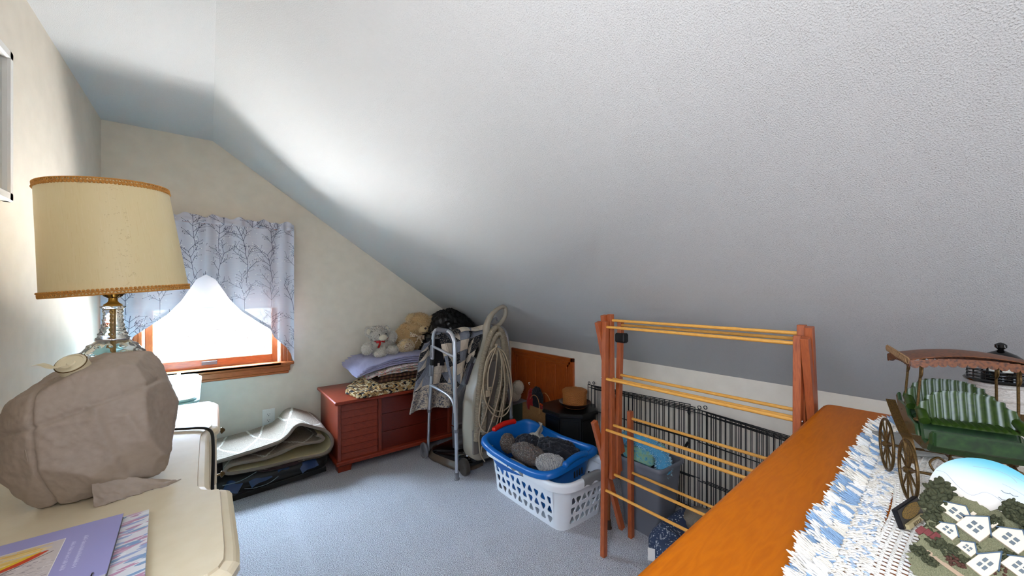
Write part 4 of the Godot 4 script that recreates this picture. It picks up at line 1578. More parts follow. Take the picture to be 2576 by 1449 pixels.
func linens() -> void:
	var brown := flat("plaid_blanket", Color.WHITE, 0.95)
	var im := Image.create(256, 256, false, Image.FORMAT_RGB8)
	im.fill(Color(0.30, 0.20, 0.13))
	for k in 8:
		im.fill_rect(Rect2i(k * 32, 0, 12, 256), Color(0.46, 0.33, 0.22) if k % 2 else Color(0.20, 0.10, 0.09))
	for k in 8:
		im.fill_rect(Rect2i(0, k * 32, 256, 5), Color(0.38, 0.16, 0.12))
	brown.albedo_texture = ImageTexture.create_from_image(im)
	brown.uv1_scale = Vector3(3, 2, 1)
	var t := thing("brown_blanket", "folded brown plaid blanket lying directly on the braided rug", "blanket", Vector3(1.1, 0.54, -2.9))
	folded_cloth(t, brown, 0.955, 1.36, -2.735, -3.10, 0.543, 0.027, 2, 0.006, 0.0, 3.0)
	var r2 := RandomNumberGenerator.new()
	r2.seed = 19
	im = Image.create(512, 512, false, Image.FORMAT_RGB8)
	im.fill(Color(0.76, 0.71, 0.66))
	for k in 120:
		var at := Vector2(r2.randf() * 512, r2.randf() * 512)
		var c: Color = [Color(0.72, 0.44, 0.36), Color(0.60, 0.66, 0.76), Color(0.78, 0.60, 0.58), Color(0.55, 0.52, 0.40)][r2.randi() % 4]
		for j in 5:
			dot(im, at + Vector2(r2.randf_range(-14, 14), r2.randf_range(-14, 14)), r2.randf_range(5, 13), c)
	var floral := pictured("floral_sheet", im, 0.95)
	floral.uv1_scale = Vector3(2, 1.4, 1)
	t = thing("floral_sheet", "folded cream sheet with faded pink and blue flowers above the brown blanket", "sheet", Vector3(1.1, 0.6, -2.9))
	folded_cloth(t, floral, 0.945, 1.36, -2.725, -3.10, 0.602, 0.020, 2, 0.006, 0.012, 8.0)
	im = Image.create(512, 512, false, Image.FORMAT_RGB8)
	im.fill(Color(0.84, 0.80, 0.77))
	for k in 60:
		var at := Vector2(r2.randf() * 512, r2.randf() * 512)
		for j in 4:
			dot(im, at + Vector2(r2.randf_range(-10, 10), r2.randf_range(-10, 10)), r2.randf_range(4, 9), Color(0.75, 0.42, 0.52))
			dot(im, at + Vector2(r2.randf_range(-26, 26), r2.randf_range(-26, 26)), r2.randf_range(3, 7), Color(0.36, 0.42, 0.30))
	var rosy := pictured("rose_sheet", im, 0.95)
	rosy.uv1_scale = Vector3(2, 1.4, 1)
	t = thing("rose_sheet", "thin white sheet with pink roses whose corner hangs below the lavender one", "sheet", Vector3(1.1, 0.64, -2.9))
	folded_cloth(t, rosy, 0.872, 1.36, -2.715, -3.10, 0.645, 0.016, 1, 0.008, 0.066, 13.0)
	var lav := cloth("lavender_sheet", Color(0.55, 0.54, 0.66), Color(0.60, 0.59, 0.70), 3.0, 0.02, 51)
	t = thing("lavender_sheet", "folded lavender sheet with a drooping corner on top of the linen pile", "sheet", Vector3(1.1, 0.67, -2.9))
	folded_cloth(t, lav, 0.800, 1.36, -2.735, -3.12, 0.664, 0.015, 4, 0.010, 0.060, 21.0, 0.022)


func fur_part(t: Node3D, called: String, at: Vector3, rad: Vector3, m: Material, c1: Color, c2: Color, hairs: int, long: float, seed_: int, turn := Basis()) -> MeshInstance3D:
	var b := MB.new()
	b.ball(at, rad, 36, func(d): return 0.05 * nz.get_noise_3dv(d * 5.0 + Vector3(seed_, 0, 0)) + 0.03 * nz.get_noise_3dv(d * 13.0), turn)
	var o := put(called, b, m, t)
	var r2 := RandomNumberGenerator.new()
	r2.seed = seed_
	if not M.has("tuft"):
		var h := MB.new()
		var pts := []
		for k in 3:
			var a := TAU * k / 3
			pts.append(Vector3(cos(a), 0, sin(a)))
		for k in 3:
			h.t3(pts[k], Vector3(0.6, 1, 0.3), pts[(k + 1) % 3])
		M["tuft"] = h.mesh()
	var places := []
	var cols := []
	for k in hairs:
		var d := Vector3(r2.randfn(), r2.randfn(), r2.randfn()).normalized()
		var p := at + turn * (d * rad * 0.985)
		var up := (turn * (d / rad)).normalized()
		up = (up + Vector3(r2.randf_range(-0.5, 0.5), -0.35 + r2.randf_range(-0.4, 0.3), r2.randf_range(-0.5, 0.5))).normalized()
		var s := up.cross(Vector3(0.3, 0.2, 0.9)).normalized()
		var w := long * 0.14
		places.append(Transform3D(Basis(s * w, up * long * r2.randf_range(0.7, 1.2), s.cross(up) * w), p))
		cols.append(c1.lerp(c2, pow(r2.randf(), 2.0)))
	many("fur", M["tuft"], M.fur, places, cols, o)
	return o


func bears() -> void:
	var fur := flat("fur", Color.WHITE, 1.0)
	fur.vertex_color_use_as_albedo = true
	var white := flat("white_plush", Color(0.72, 0.69, 0.64), 1.0)
	var cream := flat("cream_plush", Color(0.83, 0.79, 0.70), 1.0)
	var tan := flat("tan_plush", Color(0.70, 0.57, 0.39), 1.0)
	var tan_l := flat("pale_tan_plush", Color(0.78, 0.67, 0.50), 1.0)
	var red := flat("red_satin", Color(0.66, 0.03, 0.03), 0.35)
	var l1 := Color(0.66, 0.63, 0.57)
	var l2 := Color(0.05, 0.05, 0.05)
	var w1 := Color(0.72, 0.69, 0.62)
	var w2 := Color(0.34, 0.32, 0.29)
	# the small frosted bear
	var t := thing("teddy_bear", "small white frosted teddy bear with a red ribbon sitting on the lavender sheet", "teddy bear", Vector3(1.045, 0.712, -2.97))
	var o := t.position
	fur_part(t, "body", Vector3(1.050, 0.775, -2.985) - o, Vector3(0.072, 0.078, 0.06), white, w1, w2, 900, 0.011, 1)
	fur_part(t, "head", Vector3(1.035, 0.872, -2.97) - o, Vector3(0.074, 0.062, 0.062), white, l1, l2, 1600, 0.013, 2, Basis(Vector3(0, 0, 1), -0.12))
	fur_part(t, "muzzle", Vector3(1.052, 0.848, -2.91) - o, Vector3(0.033, 0.024, 0.024), cream, w1, w1 * 0.9, 300, 0.006, 3)
	for e in [Vector3(0.956, 0.895, -2.965), Vector3(1.105, 0.905, -2.985)]:
		var ear := fur_part(t, "ear", e - o, Vector3(0.027, 0.033, 0.016), white, w1, w2, 350, 0.010, 4)
		var b := MB.new()
		b.ball(e - o + Vector3(0, 0, 0.010), Vector3(0.018, 0.023, 0.009), 16)
		put("inner_ear", b, cream, ear)
	fur_part(t, "arm", Vector3(0.945, 0.768, -2.955) - o, Vector3(0.040, 0.048, 0.042), white, w1, w2, 600, 0.011, 5, Basis(Vector3(0, 0, 1), -0.6))
	fur_part(t, "arm", Vector3(1.142, 0.838, -2.97) - o, Vector3(0.038, 0.048, 0.038), white, w1, w2, 600, 0.011, 6, Basis(Vector3(0, 0, 1), -0.5))
	fur_part(t, "foot", Vector3(1.030, 0.735, -2.90) - o, Vector3(0.050, 0.034, 0.050), white, w1, w2, 600, 0.010, 7, Basis(Vector3(0, 0, 1), 0.3))
	fur_part(t, "foot", Vector3(1.122, 0.744, -2.90) - o, Vector3(0.042, 0.038, 0.046), white, w1, w2, 600, 0.010, 8)
	for e in [Vector3(1.022, 0.872, -2.908), Vector3(1.076, 0.876, -2.915)]:
		var b := MB.new()
		b.ball(e - o, Vector3.ONE * 0.0055, 10)
		put("eye", b, M.black_gloss, t)
	var b := MB.new()
	b.ball(Vector3(1.056, 0.862, -2.886) - o, Vector3(0.009, 0.006, 0.006), 10)
	put("nose", b, cream, t)
	b = MB.new()
	b.sheet(24, 4, func(u, v): return Vector3(lerpf(0.995, 1.105, u), 0.815 + 0.02 * u + 0.010 * v - 0.006 * sin(u * PI), -2.918 - 0.03 * pow(absf(u - 0.5) * 2, 2)) - o, 0.0015)
	b.sheet(8, 4, func(u, v): return Vector3(1.018 + 0.016 * v - 0.008 * u, 0.815 - 0.045 * u, -2.911 + 0.006 * sin(u * 5)) - o, 0.0015)
	b.sheet(10, 5, func(u, v): return Vector3(1.03 + 0.034 * u, 0.820 + 0.018 * (v - 0.5) * (0.3 + u), -2.908 + 0.004 * sin(u * 4)) - o, 0.0015)
	b.sheet(10, 5, func(u, v): return Vector3(1.03 - 0.03 * u, 0.818 + 0.016 * (v - 0.5) * (0.3 + u), -2.908 + 0.004 * sin(u * 4)) - o, 0.0015)
	put("ribbon", b, red, t)
	# the large tan bear
	t = thing("teddy_bear", "large tan teddy bear with floppy ears slumped beside the black plastic bag", "teddy bear", Vector3(1.34, 0.727, -3.0))
	o = t.position
	var t1 := Color(0.62, 0.46, 0.27)
	var t2 := Color(0.36, 0.24, 0.12)
	fur_part(t, "body", Vector3(1.315, 0.825, -3.02) - o, Vector3(0.115, 0.125, 0.10), tan, t1, t2, 1600, 0.015, 11)
	fur_part(t, "head", Vector3(1.395, 0.935, -2.99) - o, Vector3(0.112, 0.088, 0.085), tan, t1, t2, 1900, 0.015, 12, Basis(Vector3(0, 0, 1), -0.25))
	fur_part(t, "cheek", Vector3(1.335, 0.905, -2.95) - o, Vector3(0.065, 0.058, 0.05), tan, t1, t2, 700, 0.015, 18)
	fur_part(t, "cheek", Vector3(1.450, 0.880, -2.95) - o, Vector3(0.055, 0.05, 0.05), tan, t1, t2, 600, 0.015, 19)
	fur_part(t, "muzzle", Vector3(1.385, 0.890, -2.905) - o, Vector3(0.042, 0.034, 0.034), tan_l, Color(0.66, 0.51, 0.33), t1, 300, 0.006, 13)
	for e in [[Vector3(1.300, 0.990, -2.975), 0.9], [Vector3(1.500, 0.955, -2.975), -0.25]]:
		fur_part(t, "ear", e[0] - o, Vector3(0.026, 0.044, 0.017), tan_l, Color(0.68, 0.53, 0.34), t2, 450, 0.013, 14, Basis(Vector3(0, 0, 1), -e[1]))
	fur_part(t, "foot", Vector3(1.245, 0.760, -2.925) - o, Vector3(0.062, 0.058, 0.05), tan_l, Color(0.72, 0.62, 0.48), t1, 800, 0.014, 15)
	fur_part(t, "arm", Vector3(1.235, 0.845, -3.0) - o, Vector3(0.05, 0.06, 0.05), tan, t1, t2, 600, 0.014, 16)
	var im := Image.create(128, 128, false, Image.FORMAT_RGB8)
	im.fill(Color(0.80, 0.73, 0.62))
	var r2 := RandomNumberGenerator.new()
	r2.seed = 2
	for k in 60:
		dot(im, Vector2(r2.randf() * 128, r2.randf() * 128), r2.randf_range(2, 6), [Color(0.42, 0.12, 0.12), Color(0.55, 0.36, 0.20), Color(0.30, 0.10, 0.12)][r2.randi() % 3])
	var calico := pictured("calico", im, 0.9)
	b = MB.new()
	b.ball(Vector3(1.245, 0.762, -2.882) - o, Vector3(0.036, 0.034, 0.014), 24)
	for k in b.uv.size():
		b.uv[k] = Vector2(b.v[k].x, b.v[k].y) * 14.0
	put("foot_pad", b, calico, t)
	b = MB.new()
	for s in [-1.0, 1.0]:
		b.sheet(12, 6, func(u, v): return Vector3(1.330 + s * 0.062 * u, 0.842 - 0.018 * s * u + 0.030 * (v - 0.5) * (0.35 + u), -2.895 + 0.008 * sin(u * 4 + v * 2)) - o, 0.002)
		b.sheet(10, 5, func(u, v): return Vector3(1.335 + s * 0.03 * u + 0.014 * v, 0.838 - 0.055 * u, -2.900) - o, 0.002)
	for k in b.uv.size():
		b.uv[k] = Vector2(b.v[k].x, b.v[k].y) * 14.0
	put("bow", b, calico, t)
	b = MB.new()
	b.ball(Vector3(1.388, 0.902, -2.872) - o, Vector3(0.0105, 0.009, 0.008), 14)
	put("nose", b, flat("brown_nose", Color(0.20, 0.12, 0.07), 0.3), t)
	b = MB.new()
	for w in [[Vector3(1.355, 0.918, -2.903), Vector3(1.368, 0.922, -2.898), Vector3(1.376, 0.915, -2.895)], [Vector3(1.406, 0.915, -2.895), Vector3(1.418, 0.917, -2.895), Vector3(1.43, 0.908, -2.900)], [Vector3(1.360, 0.872, -2.880), Vector3(1.385, 0.866, -2.872), Vector3(1.41, 0.868, -2.880)]]:
		b.tube(w.map(func(q): return q - o), 0.002, 6)
	put("stitched_face", b, M.black, t)


func trash_bag() -> void:
	var poly := flat("black_poly", Color(0.012, 0.012, 0.014), 0.28)
	var t := thing("trash_bag", "stuffed glossy black plastic bag wedged under the slope behind the quilt", "plastic bag", Vector3(1.66, 0.478, -2.98))
	var b := MB.new()
	var o := t.position
	b.grid(110, 70, func(i, j):
		var a: float = TAU * i / 110
		var f: float = PI * (0.001 + 0.998 * j / 69.0) - PI / 2
		var d := Vector3(cos(f) * cos(a), sin(f), cos(f) * sin(a))
		var p := Vector3(1.66, 0.74, -2.965) + d * Vector3(0.26, 0.29, 0.195) * (1.0 + 0.13 * (ridged(d * 2.2) - 0.4) + 0.04 * ridged(d * 6.0))
		p.y = minf(p.y, slope_y(p.x) - 0.012)
		p.y = maxf(p.y, 0.479)
		p.z = maxf(p.z, GABLE + 0.015)
		p.x = minf(p.x, 1.80 if p.y < 0.5 else 2.05)
		return p - o, true, false)
	put("body", b, poly, t)
	b = MB.new()
	b.sheet(14, 8, func(u, v):
		var p := Vector3(1.585 + 0.13 * u, 1.035 - 0.062 * u + 0.02 * v - 0.02, -2.95 + 0.03 * v)
		p.y = minf(p.y + 0.01 * sin(u * 11), slope_y(p.x) - 0.004)
		return p - o, 0.001)
	put("gathered_top", b, poly, t)


func walker() -> void:
	var t := thing("walker", "folding aluminium walker with grey handgrips and small front wheels holding the quilt", "walker", Vector3(1.46, 0, -2.32))
	var o := t.position
	for side in [0, 1]:
		var x := 1.240 if side == 0 else 1.690
		var x2 := 1.248 if side == 0 else 1.682
		var b := MB.new()
		var pts := [Vector3(x, 0.30, -2.122), Vector3(x, 0.62, -2.138), Vector3(x2, 0.84, -2.155), Vector3(x2, 0.895, -2.170), Vector3(x2, 0.928, -2.205), Vector3(x2, 0.938, -2.25), Vector3(x2, 0.938, -2.38), Vector3(x2, 0.925, -2.43), Vector3(x2, 0.885, -2.455), Vector3(x2, 0.82, -2.463), Vector3(x2, 0.60, -2.482), Vector3(x, 0.34, -2.505)]
		b.tube(curve(pts, 6).map(func(q): return q - o), 0.0132, 12)
		put("frame_tube", b, M.aluminium, t)
		b = MB.new()
		b.tube([Vector3(x2, 0.938, -2.245) - o, Vector3(x2, 0.938, -2.385) - o], 0.0165, 14)
		put("handgrip", b, flat("grip_foam", Color(0.40, 0.40, 0.43), 0.85), t)
		# rear foot: extension tube, collar, tip
		b = MB.new()
		b.tube([Vector3(x, 0.01, -2.116) - o, Vector3(x, 0.31, -2.1225) - o], 0.0112, 12)
		put("leg_extension", b, M.aluminium, t)
		b = MB.new()
		b.tube([Vector3(x, 0.298, -2.1222) - o, Vector3(x, 0.318, -2.1227) - o], 0.0152, 12)
		put("collar", b, M.grey_plastic, t)
		b = MB.new()
		b.lathe([Vector2(0, 0), Vector2(0.018, 0), Vector2(0.0185, 0.006), Vector2(0.0145, 0.010), Vector2(0.0135, 0.045), Vector2(0.0, 0.045)], 16, Vector3(x, 0.0, -2.1155) - o)
		put("rubber_tip", b, M.grey_plastic, t)
		# front leg with its wheel
		b = MB.new()
		b.tube([Vector3(x, 0.052, -2.522) - o, Vector3(x, 0.35, -2.504) - o], 0.0112, 12)
		put("leg_extension", b, M.aluminium, t)
		b = MB.new()
		b.tube([Vector3(x, 0.335, -2.505) - o, Vector3(x, 0.355, -2.504) - o], 0.0152, 12)
		put("collar", b, M.grey_plastic, t)
		b = MB.new()
		for k in 7:
			b.ball(Vector3(x + 0.0105, 0.10 + 0.028 * k, -2.514 + 0.0015 * k) - o, Vector3(0.0015, 0.0035, 0.0035), 8)
		put("button_hole", b, M.black, t)
		b = MB.new()
		var wx := x - 0.026 if side == 0 else x + 0.026
		b.lathe([Vector2(0, -0.008), Vector2(0.014, -0.008), Vector2(0.014, -0.003), Vector2(0.040, -0.004), Vector2(0.041, -0.011), Vector2(0.052, -0.010), Vector2(0.056, 0), Vector2(0.052, 0.010), Vector2(0.041, 0.011), Vector2(0.040, 0.004), Vector2(0.014, 0.003), Vector2(0.014, 0.008), Vector2(0, 0.008)], 32, Vector3(wx, 0.056, -2.534) - o, Basis(Vector3(0, 0, 1), PI / 2))
		b.tube([Vector3(wx, 0.056, -2.534) - o, Vector3(x, 0.056, -2.53) - o], 0.006, 8)
		put("wheel", b, M.grey_plastic, t)
		# side braces
		b = MB.new()
		b.tube(curve([Vector3(x2, 0.812, -2.463), Vector3(x2, 0.80, -2.35), Vector3(x2, 0.785, -2.23), Vector3(x2, 0.778, -2.150)], 5).map(func(q): return q - o), 0.0095, 10)
		put("side_brace", b, M.aluminium, t)
		b = MB.new()
		b.tube(curve([Vector3(x, 0.535, -2.488), Vector3(x, 0.530, -2.40), Vector3(x, 0.520, -2.26), Vector3(x, 0.505, -2.19), Vector3(x, 0.47, -2.152), Vector3(x, 0.42, -2.138)], 6).map(func(q): return q - o), 0.0105, 10)
		put("side_brace", b, M.aluminium, t)
		b = MB.new()
		b.ball(Vector3(x2 - (0.0125 if side == 0 else -0.0125), 0.778, -2.150) - o, Vector3(0.003, 0.005, 0.005), 8)
		put("rivet", b, M.chrome, t)
	# black clamps on the front upright and the cross bar to the other side
	for y in [0.845, 0.70]:
		var b := MB.new()
		b.tube([Vector3(1.246, y - 0.02, -2.472) - o, Vector3(1.248, y + 0.02, -2.468) - o], 0.018, 12)
		put("clamp", b, M.black_rubber, t)
	var b := MB.new()
	b.tube([Vector3(1.246, 0.735, -2.476) - o, Vector3(1.247, 0.82, -2.469) - o], 0.0160, 12)
	b.tube([Vector3(1.243, 0.60, -2.484) - o, Vector3(1.245, 0.69, -2.479) - o], 0.0160, 12)
	put("sleeve", b, M.grey_plastic, t)
	b = MB.new()
	b.tube([Vector3(1.25, 0.87, -2.482) - o, Vector3(1.68, 0.87, -2.482) - o], 0.0095, 10)
	put("cross_bar", b, M.aluminium, t)


func patchwork(seed_: int) -> Image:   # 1024 px for 0.7 m
	var r2 := RandomNumberGenerator.new()
	r2.seed = seed_
	var im := Image.create(1024, 1024, false, Image.FORMAT_RGB8)
	var s := 128
	var plain := [Color(0.84, 0.78, 0.70), Color(0.82, 0.76, 0.68), Color(0.80, 0.75, 0.68), Color(0.52, 0.53, 0.57)]
	for i in 8:
		for j in 8:
			var at := Vector2i(i * s, j * s)
			var kind := (i * 3 + j * 5 + r2.randi() % 3) % 5
			var c: Color = plain[r2.randi() % 4]
			im.fill_rect(Rect2i(at, Vector2i(s, s)), c)
			if kind < 3:
				var navy := r2.randf() < 0.6
				var bg := Color(0.05, 0.055, 0.10) if navy else Color(0.50, 0.51, 0.55)
				if kind == 0:
					im.fill_rect(Rect2i(at, Vector2i(s, s)), bg)
				else:   # a half-square triangle
					for y in s:
						var w := y if kind == 1 else s - y
						im.fill_rect(Rect2i(at.x, at.y + y, w, 1), bg)
				for k in 150:   # a small floral print on the dark cloth
					var p := Vector2(r2.randf() * s, r2.randf() * s)
					if kind == 0 or (kind == 1 and p.x < p.y - 3) or (kind == 2 and p.x < s - p.y - 3):
						dot(im, Vector2(at) + p, r2.randf_range(1.2, 3.4), Color(0.66, 0.62, 0.56) if navy else Color(0.70, 0.66, 0.58).lerp(Color(0.1, 0.12, 0.2), r2.randf()))
	for i in 9:   # seams
		im.fill_rect(Rect2i(i * s - 1, 0, 2, 1024), Color(0.30, 0.29, 0.28))
		im.fill_rect(Rect2i(0, i * s - 1, 1024, 2), Color(0.30, 0.29, 0.28))
	return im


func quilt() -> void:
	var top := pictured("patchwork", patchwork(5), 0.95)
	top.heightmap_enabled = true
	top.heightmap_scale = 0.6
	top.heightmap_texture = noise_tex(0.03, [Color.BLACK, Color.WHITE], 3)
	var im := Image.create(512, 256, false, Image.FORMAT_RGB8)
	im.fill(Color(0.76, 0.70, 0.62))
	var r2 := RandomNumberGenerator.new()
	r2.seed = 8
	for k in 620:
		var p := Vector2(r2.randf() * 512, r2.randf() * 256)
		var c := Color(0.12, 0.14, 0.24).lerp(Color(0.36, 0.39, 0.46), r2.randf())
		for j in 5:
			dot(im, p + Vector2(r2.randf_range(-9, 9), r2.randf_range(-9, 9)), r2.randf_range(1.0, 3.6), c)
	var border := pictured("toile_border", im, 0.95)
	var back := cloth("navy_backing", Color(0.035, 0.035, 0.055), Color(0.06, 0.06, 0.085), 6.0, 0.03, 12)
	var t := thing("quilt", "navy, grey and cream patchwork quilt draped over the front bar of the walker", "quilt", Vector3(1.45, 0.87, -2.48))
	var o := t.position
	# the rear fall, wide, with a border along its hem
	var rear := func(u: float, v: float) -> Vector3:   # v 0 top .. 1 hem
		var top_y := lerpf(0.835, 0.905, smoothstep(0.0, 0.35, u))
		var p := Vector3(lerpf(lerpf(1.195, 1.112, v), lerpf(1.62, 1.50, v), u), lerpf(top_y, 0.333 + 0.012 * sin(u * 5), v), -2.535)
		p.z += 0.018 * sin(u * 16.0 + v * 2.0) * (0.35 + 0.65 * v) - 0.02 * v + 0.006 * nz.get_noise_2d(u * 6, v * 6)
		p.z += 0.045 * exp(-pow(v / 0.10, 2.0))
		return p - o
	var b := MB.new()
	b.sheet(64, 54, func(u, v): return rear.call(u, v * 0.70), 0.010)
	for k in b.uv.size():
		b.uv[k] = Vector2(b.uv[k].x * 0.72, b.uv[k].y * 0.64)
	put("rear_fall", b, top, t)
	b = MB.new()
	b.sheet(64, 22, func(u, v): return rear.call(u, 0.70 + v * 0.30), 0.010)
	put("border", b, border, t)
	# its folded back upper corner shows the dark backing
	b = MB.new()
	b.sheet(20, 26, func(u, v):
		var p := Vector3(lerpf(lerpf(1.215, 1.275, v), lerpf(1.335, 1.365, v), u), lerpf(0.872, 0.655, v), -2.508 - 0.012 * v)
		p.z += 0.014 * sin(u * 5.0 + v * 2.0)
		return p - o, 0.008)
	put("turned_corner", b, back, t)
	# the front fall, which narrows to a point
	b = MB.new()
	b.sheet(60, 70, func(u, v):
		var xl := lerpf(1.278, 1.425, pow(v, 1.1))
		var xr := lerpf(1.70, 1.455, pow(v, 0.9))
		var y := lerpf(0.912 + 0.016 * u + 0.008 * sin(u * 14), lerpf(0.32, 0.55, u * u), v)
		var p := Vector3(lerpf(xl, xr, u), y, -2.44)
		p.z += 0.022 * sin(u * 13.0 + v * 1.5) * (1.0 - 0.4 * v) + 0.008 * nz.get_noise_2d(u * 7, v * 8) + 0.025 * v
		p.z -= 0.055 * exp(-pow(v / 0.06, 2.0))
		return p - o, 0.012)
	for k in b.uv.size():
		b.uv[k] = Vector2(b.uv[k].x * 0.66 + 0.2, b.uv[k].y * 0.86)
	put("front_fall", b, top, t)
	b = MB.new()   # over the bar
	b.sheet(60, 10, func(u, v):
		var a: float = PI * v
		return Vector3(lerpf(1.265, 1.70, u), 0.893 + 0.02 * sin(a) + 0.016 * u + 0.006 * sin(u * 14), -2.485 + 0.042 * cos(a)) - o, 0.006)
	for k in b.uv.size():
		b.uv[k] = Vector2(b.uv[k].x * 0.66 + 0.2, b.uv[k].y * 0.1 + 0.88)
	put("fold_over_bar", b, top, t)


func vacuum() -> void:
	var beige := flat("beige_plastic", Color(0.55, 0.51, 0.45), 0.42)
	var tank := flat("smoky_tank", Color(0.30, 0.30, 0.31, 0.72), 0.3)
	tank.transparency = BaseMaterial3D.TRANSPARENCY_ALPHA
	var cordm := flat("beige_cord", Color(0.64, 0.57, 0.47), 0.55)
	var hosem := flat("hose_grey", Color(0.52, 0.47, 0.39), 0.5)
	var t := thing("carpet_cleaner", "upright beige carpet cleaner with coiled hose and cord standing inside the walker", "carpet cleaner", Vector3(1.45, 0, -2.2))
	var o := t.position
	# body: sections of (y, x left, x right, z back, z front, corner)
	var secs := [[0.085, 1.38, 1.52, -2.09, -2.22, 0.03], [0.11, 1.345, 1.55, -2.08, -2.23, 0.035], [0.28, 1.338, 1.555, -2.085, -2.24, 0.04], [0.45, 1.348, 1.55, -2.09, -2.245, 0.04], [0.56, 1.375, 1.55, -2.095, -2.24, 0.04], [0.70, 1.428, 1.55, -2.10, -2.22, 0.035], [0.80, 1.465, 1.55, -2.105, -2.20, 0.03], [0.88, 1.480, 1.545, -2.11, -2.185, 0.025], [0.945, 1.488, 1.54, -2.115, -2.175, 0.02]]
	var b := MB.new()
	b.grid(28, secs.size(), func(i, j):
		var s = secs[j]
		var w: float = s[2] - s[1]
		var d: float = s[3] - s[4]
		var a: float = TAU * i / 28.0
		var e := 0.35
		var cx: float = signf(cos(a)) * pow(absf(cos(a)), e)
		var sz: float = signf(sin(a)) * pow(absf(sin(a)), e)
		return Vector3((s[1] + s[2]) / 2 + cx * w / 2, s[0], (s[3] + s[4]) / 2 + sz * d / 2) - o, true, false)
	put("body", b, beige, t)
	b = MB.new()   # channel cover down the back
	b.box(Vector3(1.475, 0.44, -2.082) - o, Vector3(0.13, 0.60, 0.022), 0.008)
	b.box(Vector3(1.38, 0.22, -2.082) - o, Vector3(0.085, 0.16, 0.02), 0.006)
	put("back_panel", b, flat("taupe_plastic", Color(0.40, 0.37, 0.34), 0.5), t)
	# tanks on the front, and their label
	b = MB.new()
	b.x = Transform3D(Basis(Vector3.UP, 0.0), Vector3(1.40, 0.29, -2.30) - o)
	b.prism(PackedVector2Array([Vector2(-0.10, 0), Vector2(0.14, 0), Vector2(0.17, 0.22), Vector2(0.13, 0.43), Vector2(0.06, 0.45), Vector2(-0.03, 0.27), Vector2(-0.09, 0.20)]), 0.075, Transform3D(), 0.012)
	put("tank", b, tank, t)
	b = MB.new()
	b.x = Transform3D(Basis(), Vector3(1.39, 0.13, -2.30) - o)
	b.prism(PackedVector2Array([Vector2(-0.08, 0), Vector2(0.14, 0), Vector2(0.15, 0.15), Vector2(-0.09, 0.15)]), 0.08, Transform3D(), 0.01)
	put("tank", b, tank, t)
	b = MB.new()
	b.x = Transform3D(Basis(Vector3(0, 0, 1), -0.35), Vector3(1.408, 0.635, -2.222) - o)
	b.prism(rounded(0.055, 0.15, 0.012), 0.01, Transform3D(), 0.003)
	put("window", b, flat("plum_window", Color(0.20, 0.18, 0.22), 0.2), t)
	# handle: stem and loop
	b = MB.new()
	var hp := []
	for q in [Vector3(1.510, 0.881, -2.17), Vector3(1.510, 0.959, -2.17), Vector3(1.537, 1.019, -2.17), Vector3(1.585, 1.067, -2.17), Vector3(1.642, 1.094, -2.17), Vector3(1.674, 1.082, -2.17), Vector3(1.671, 1.025, -2.17), Vector3(1.627, 0.975, -2.17), Vector3(1.571, 0.944, -2.17), Vector3(1.525, 0.905, -2.17)]:
		hp.append(Vector3(0, 1.2, 0) + (q - Vector3(0, 1.2, 0)) * 0.965 - o)
	var hr := []
	var hc := curve(hp, 8)
	for k in hc.size():
		hr.append([0.026, 0.020, 0.015, 0.014][clampi(k / 9, 0, 3)])
	for k in range(1, hr.size()):
		hr[k] = lerpf(hr[k - 1], hr[k], 0.25)
	b.tube(hc, hr, 14)
	put("handle", b, beige, t)
	b = MB.new()
	var tp := []
	for q in [Vector3(1.552, 0.985, -2.17), Vector3(1.560, 1.010, -2.17), Vector3(1.592, 1.018, -2.17), Vector3(1.604, 0.998, -2.17)]:
		tp.append(Vector3(0, 1.2, 0) + (q - Vector3(0, 1.2, 0)) * 0.965 - o)
	b.tube(tp, 0.006, 8)
	put("trigger", b, M.grey_plastic, t)
	# the ribbed hose looped over the top
	for pts in [[Vector3(1.348, 0.24, -2.05), Vector3(1.349, 0.395, -2.04), Vector3(1.356, 0.521, -2.04), Vector3(1.382, 0.723, -2.04), Vector3(1.419, 0.848, -2.04), Vector3(1.480, 0.938, -2.06), Vector3(1.537, 0.956, -2.08), Vector3(1.581, 0.910, -2.075), Vector3(1.601, 0.791, -2.06), Vector3(1.598, 0.642, -2.05), Vector3(1.571, 0.483, -2.05), Vector3(1.543, 0.354, -2.05)],
			[Vector3(1.402, 0.27, -2.06), Vector3(1.408, 0.403, -2.05), Vector3(1.411, 0.559, -2.05), Vector3(1.430, 0.740, -2.05), Vector3(1.472, 0.863, -2.05), Vector3(1.525, 0.915, -2.06), Vector3(1.562, 0.895, -2.06), Vector3(1.572, 0.804, -2.055), Vector3(1.555, 0.643, -2.05), Vector3(1.515, 0.487, -2.05), Vector3(1.475, 0.334, -2.05)]]:
		b = MB.new()
		var c := curve(pts, 5)
		var fine := []
		var rr := []
		for k in c.size() - 1:
			var n := maxi(1, int(c[k].distance_to(c[k + 1]) / 0.0021))
			for j in n:
				fine.append(c[k].lerp(c[k + 1], float(j) / n) - o)
		for k in fine.size():
			rr.append(0.0185 + 0.0022 * sin(k * TAU / 4.0))
		b.tube(fine, rr, 12)
		put("hose", b, hosem, t)
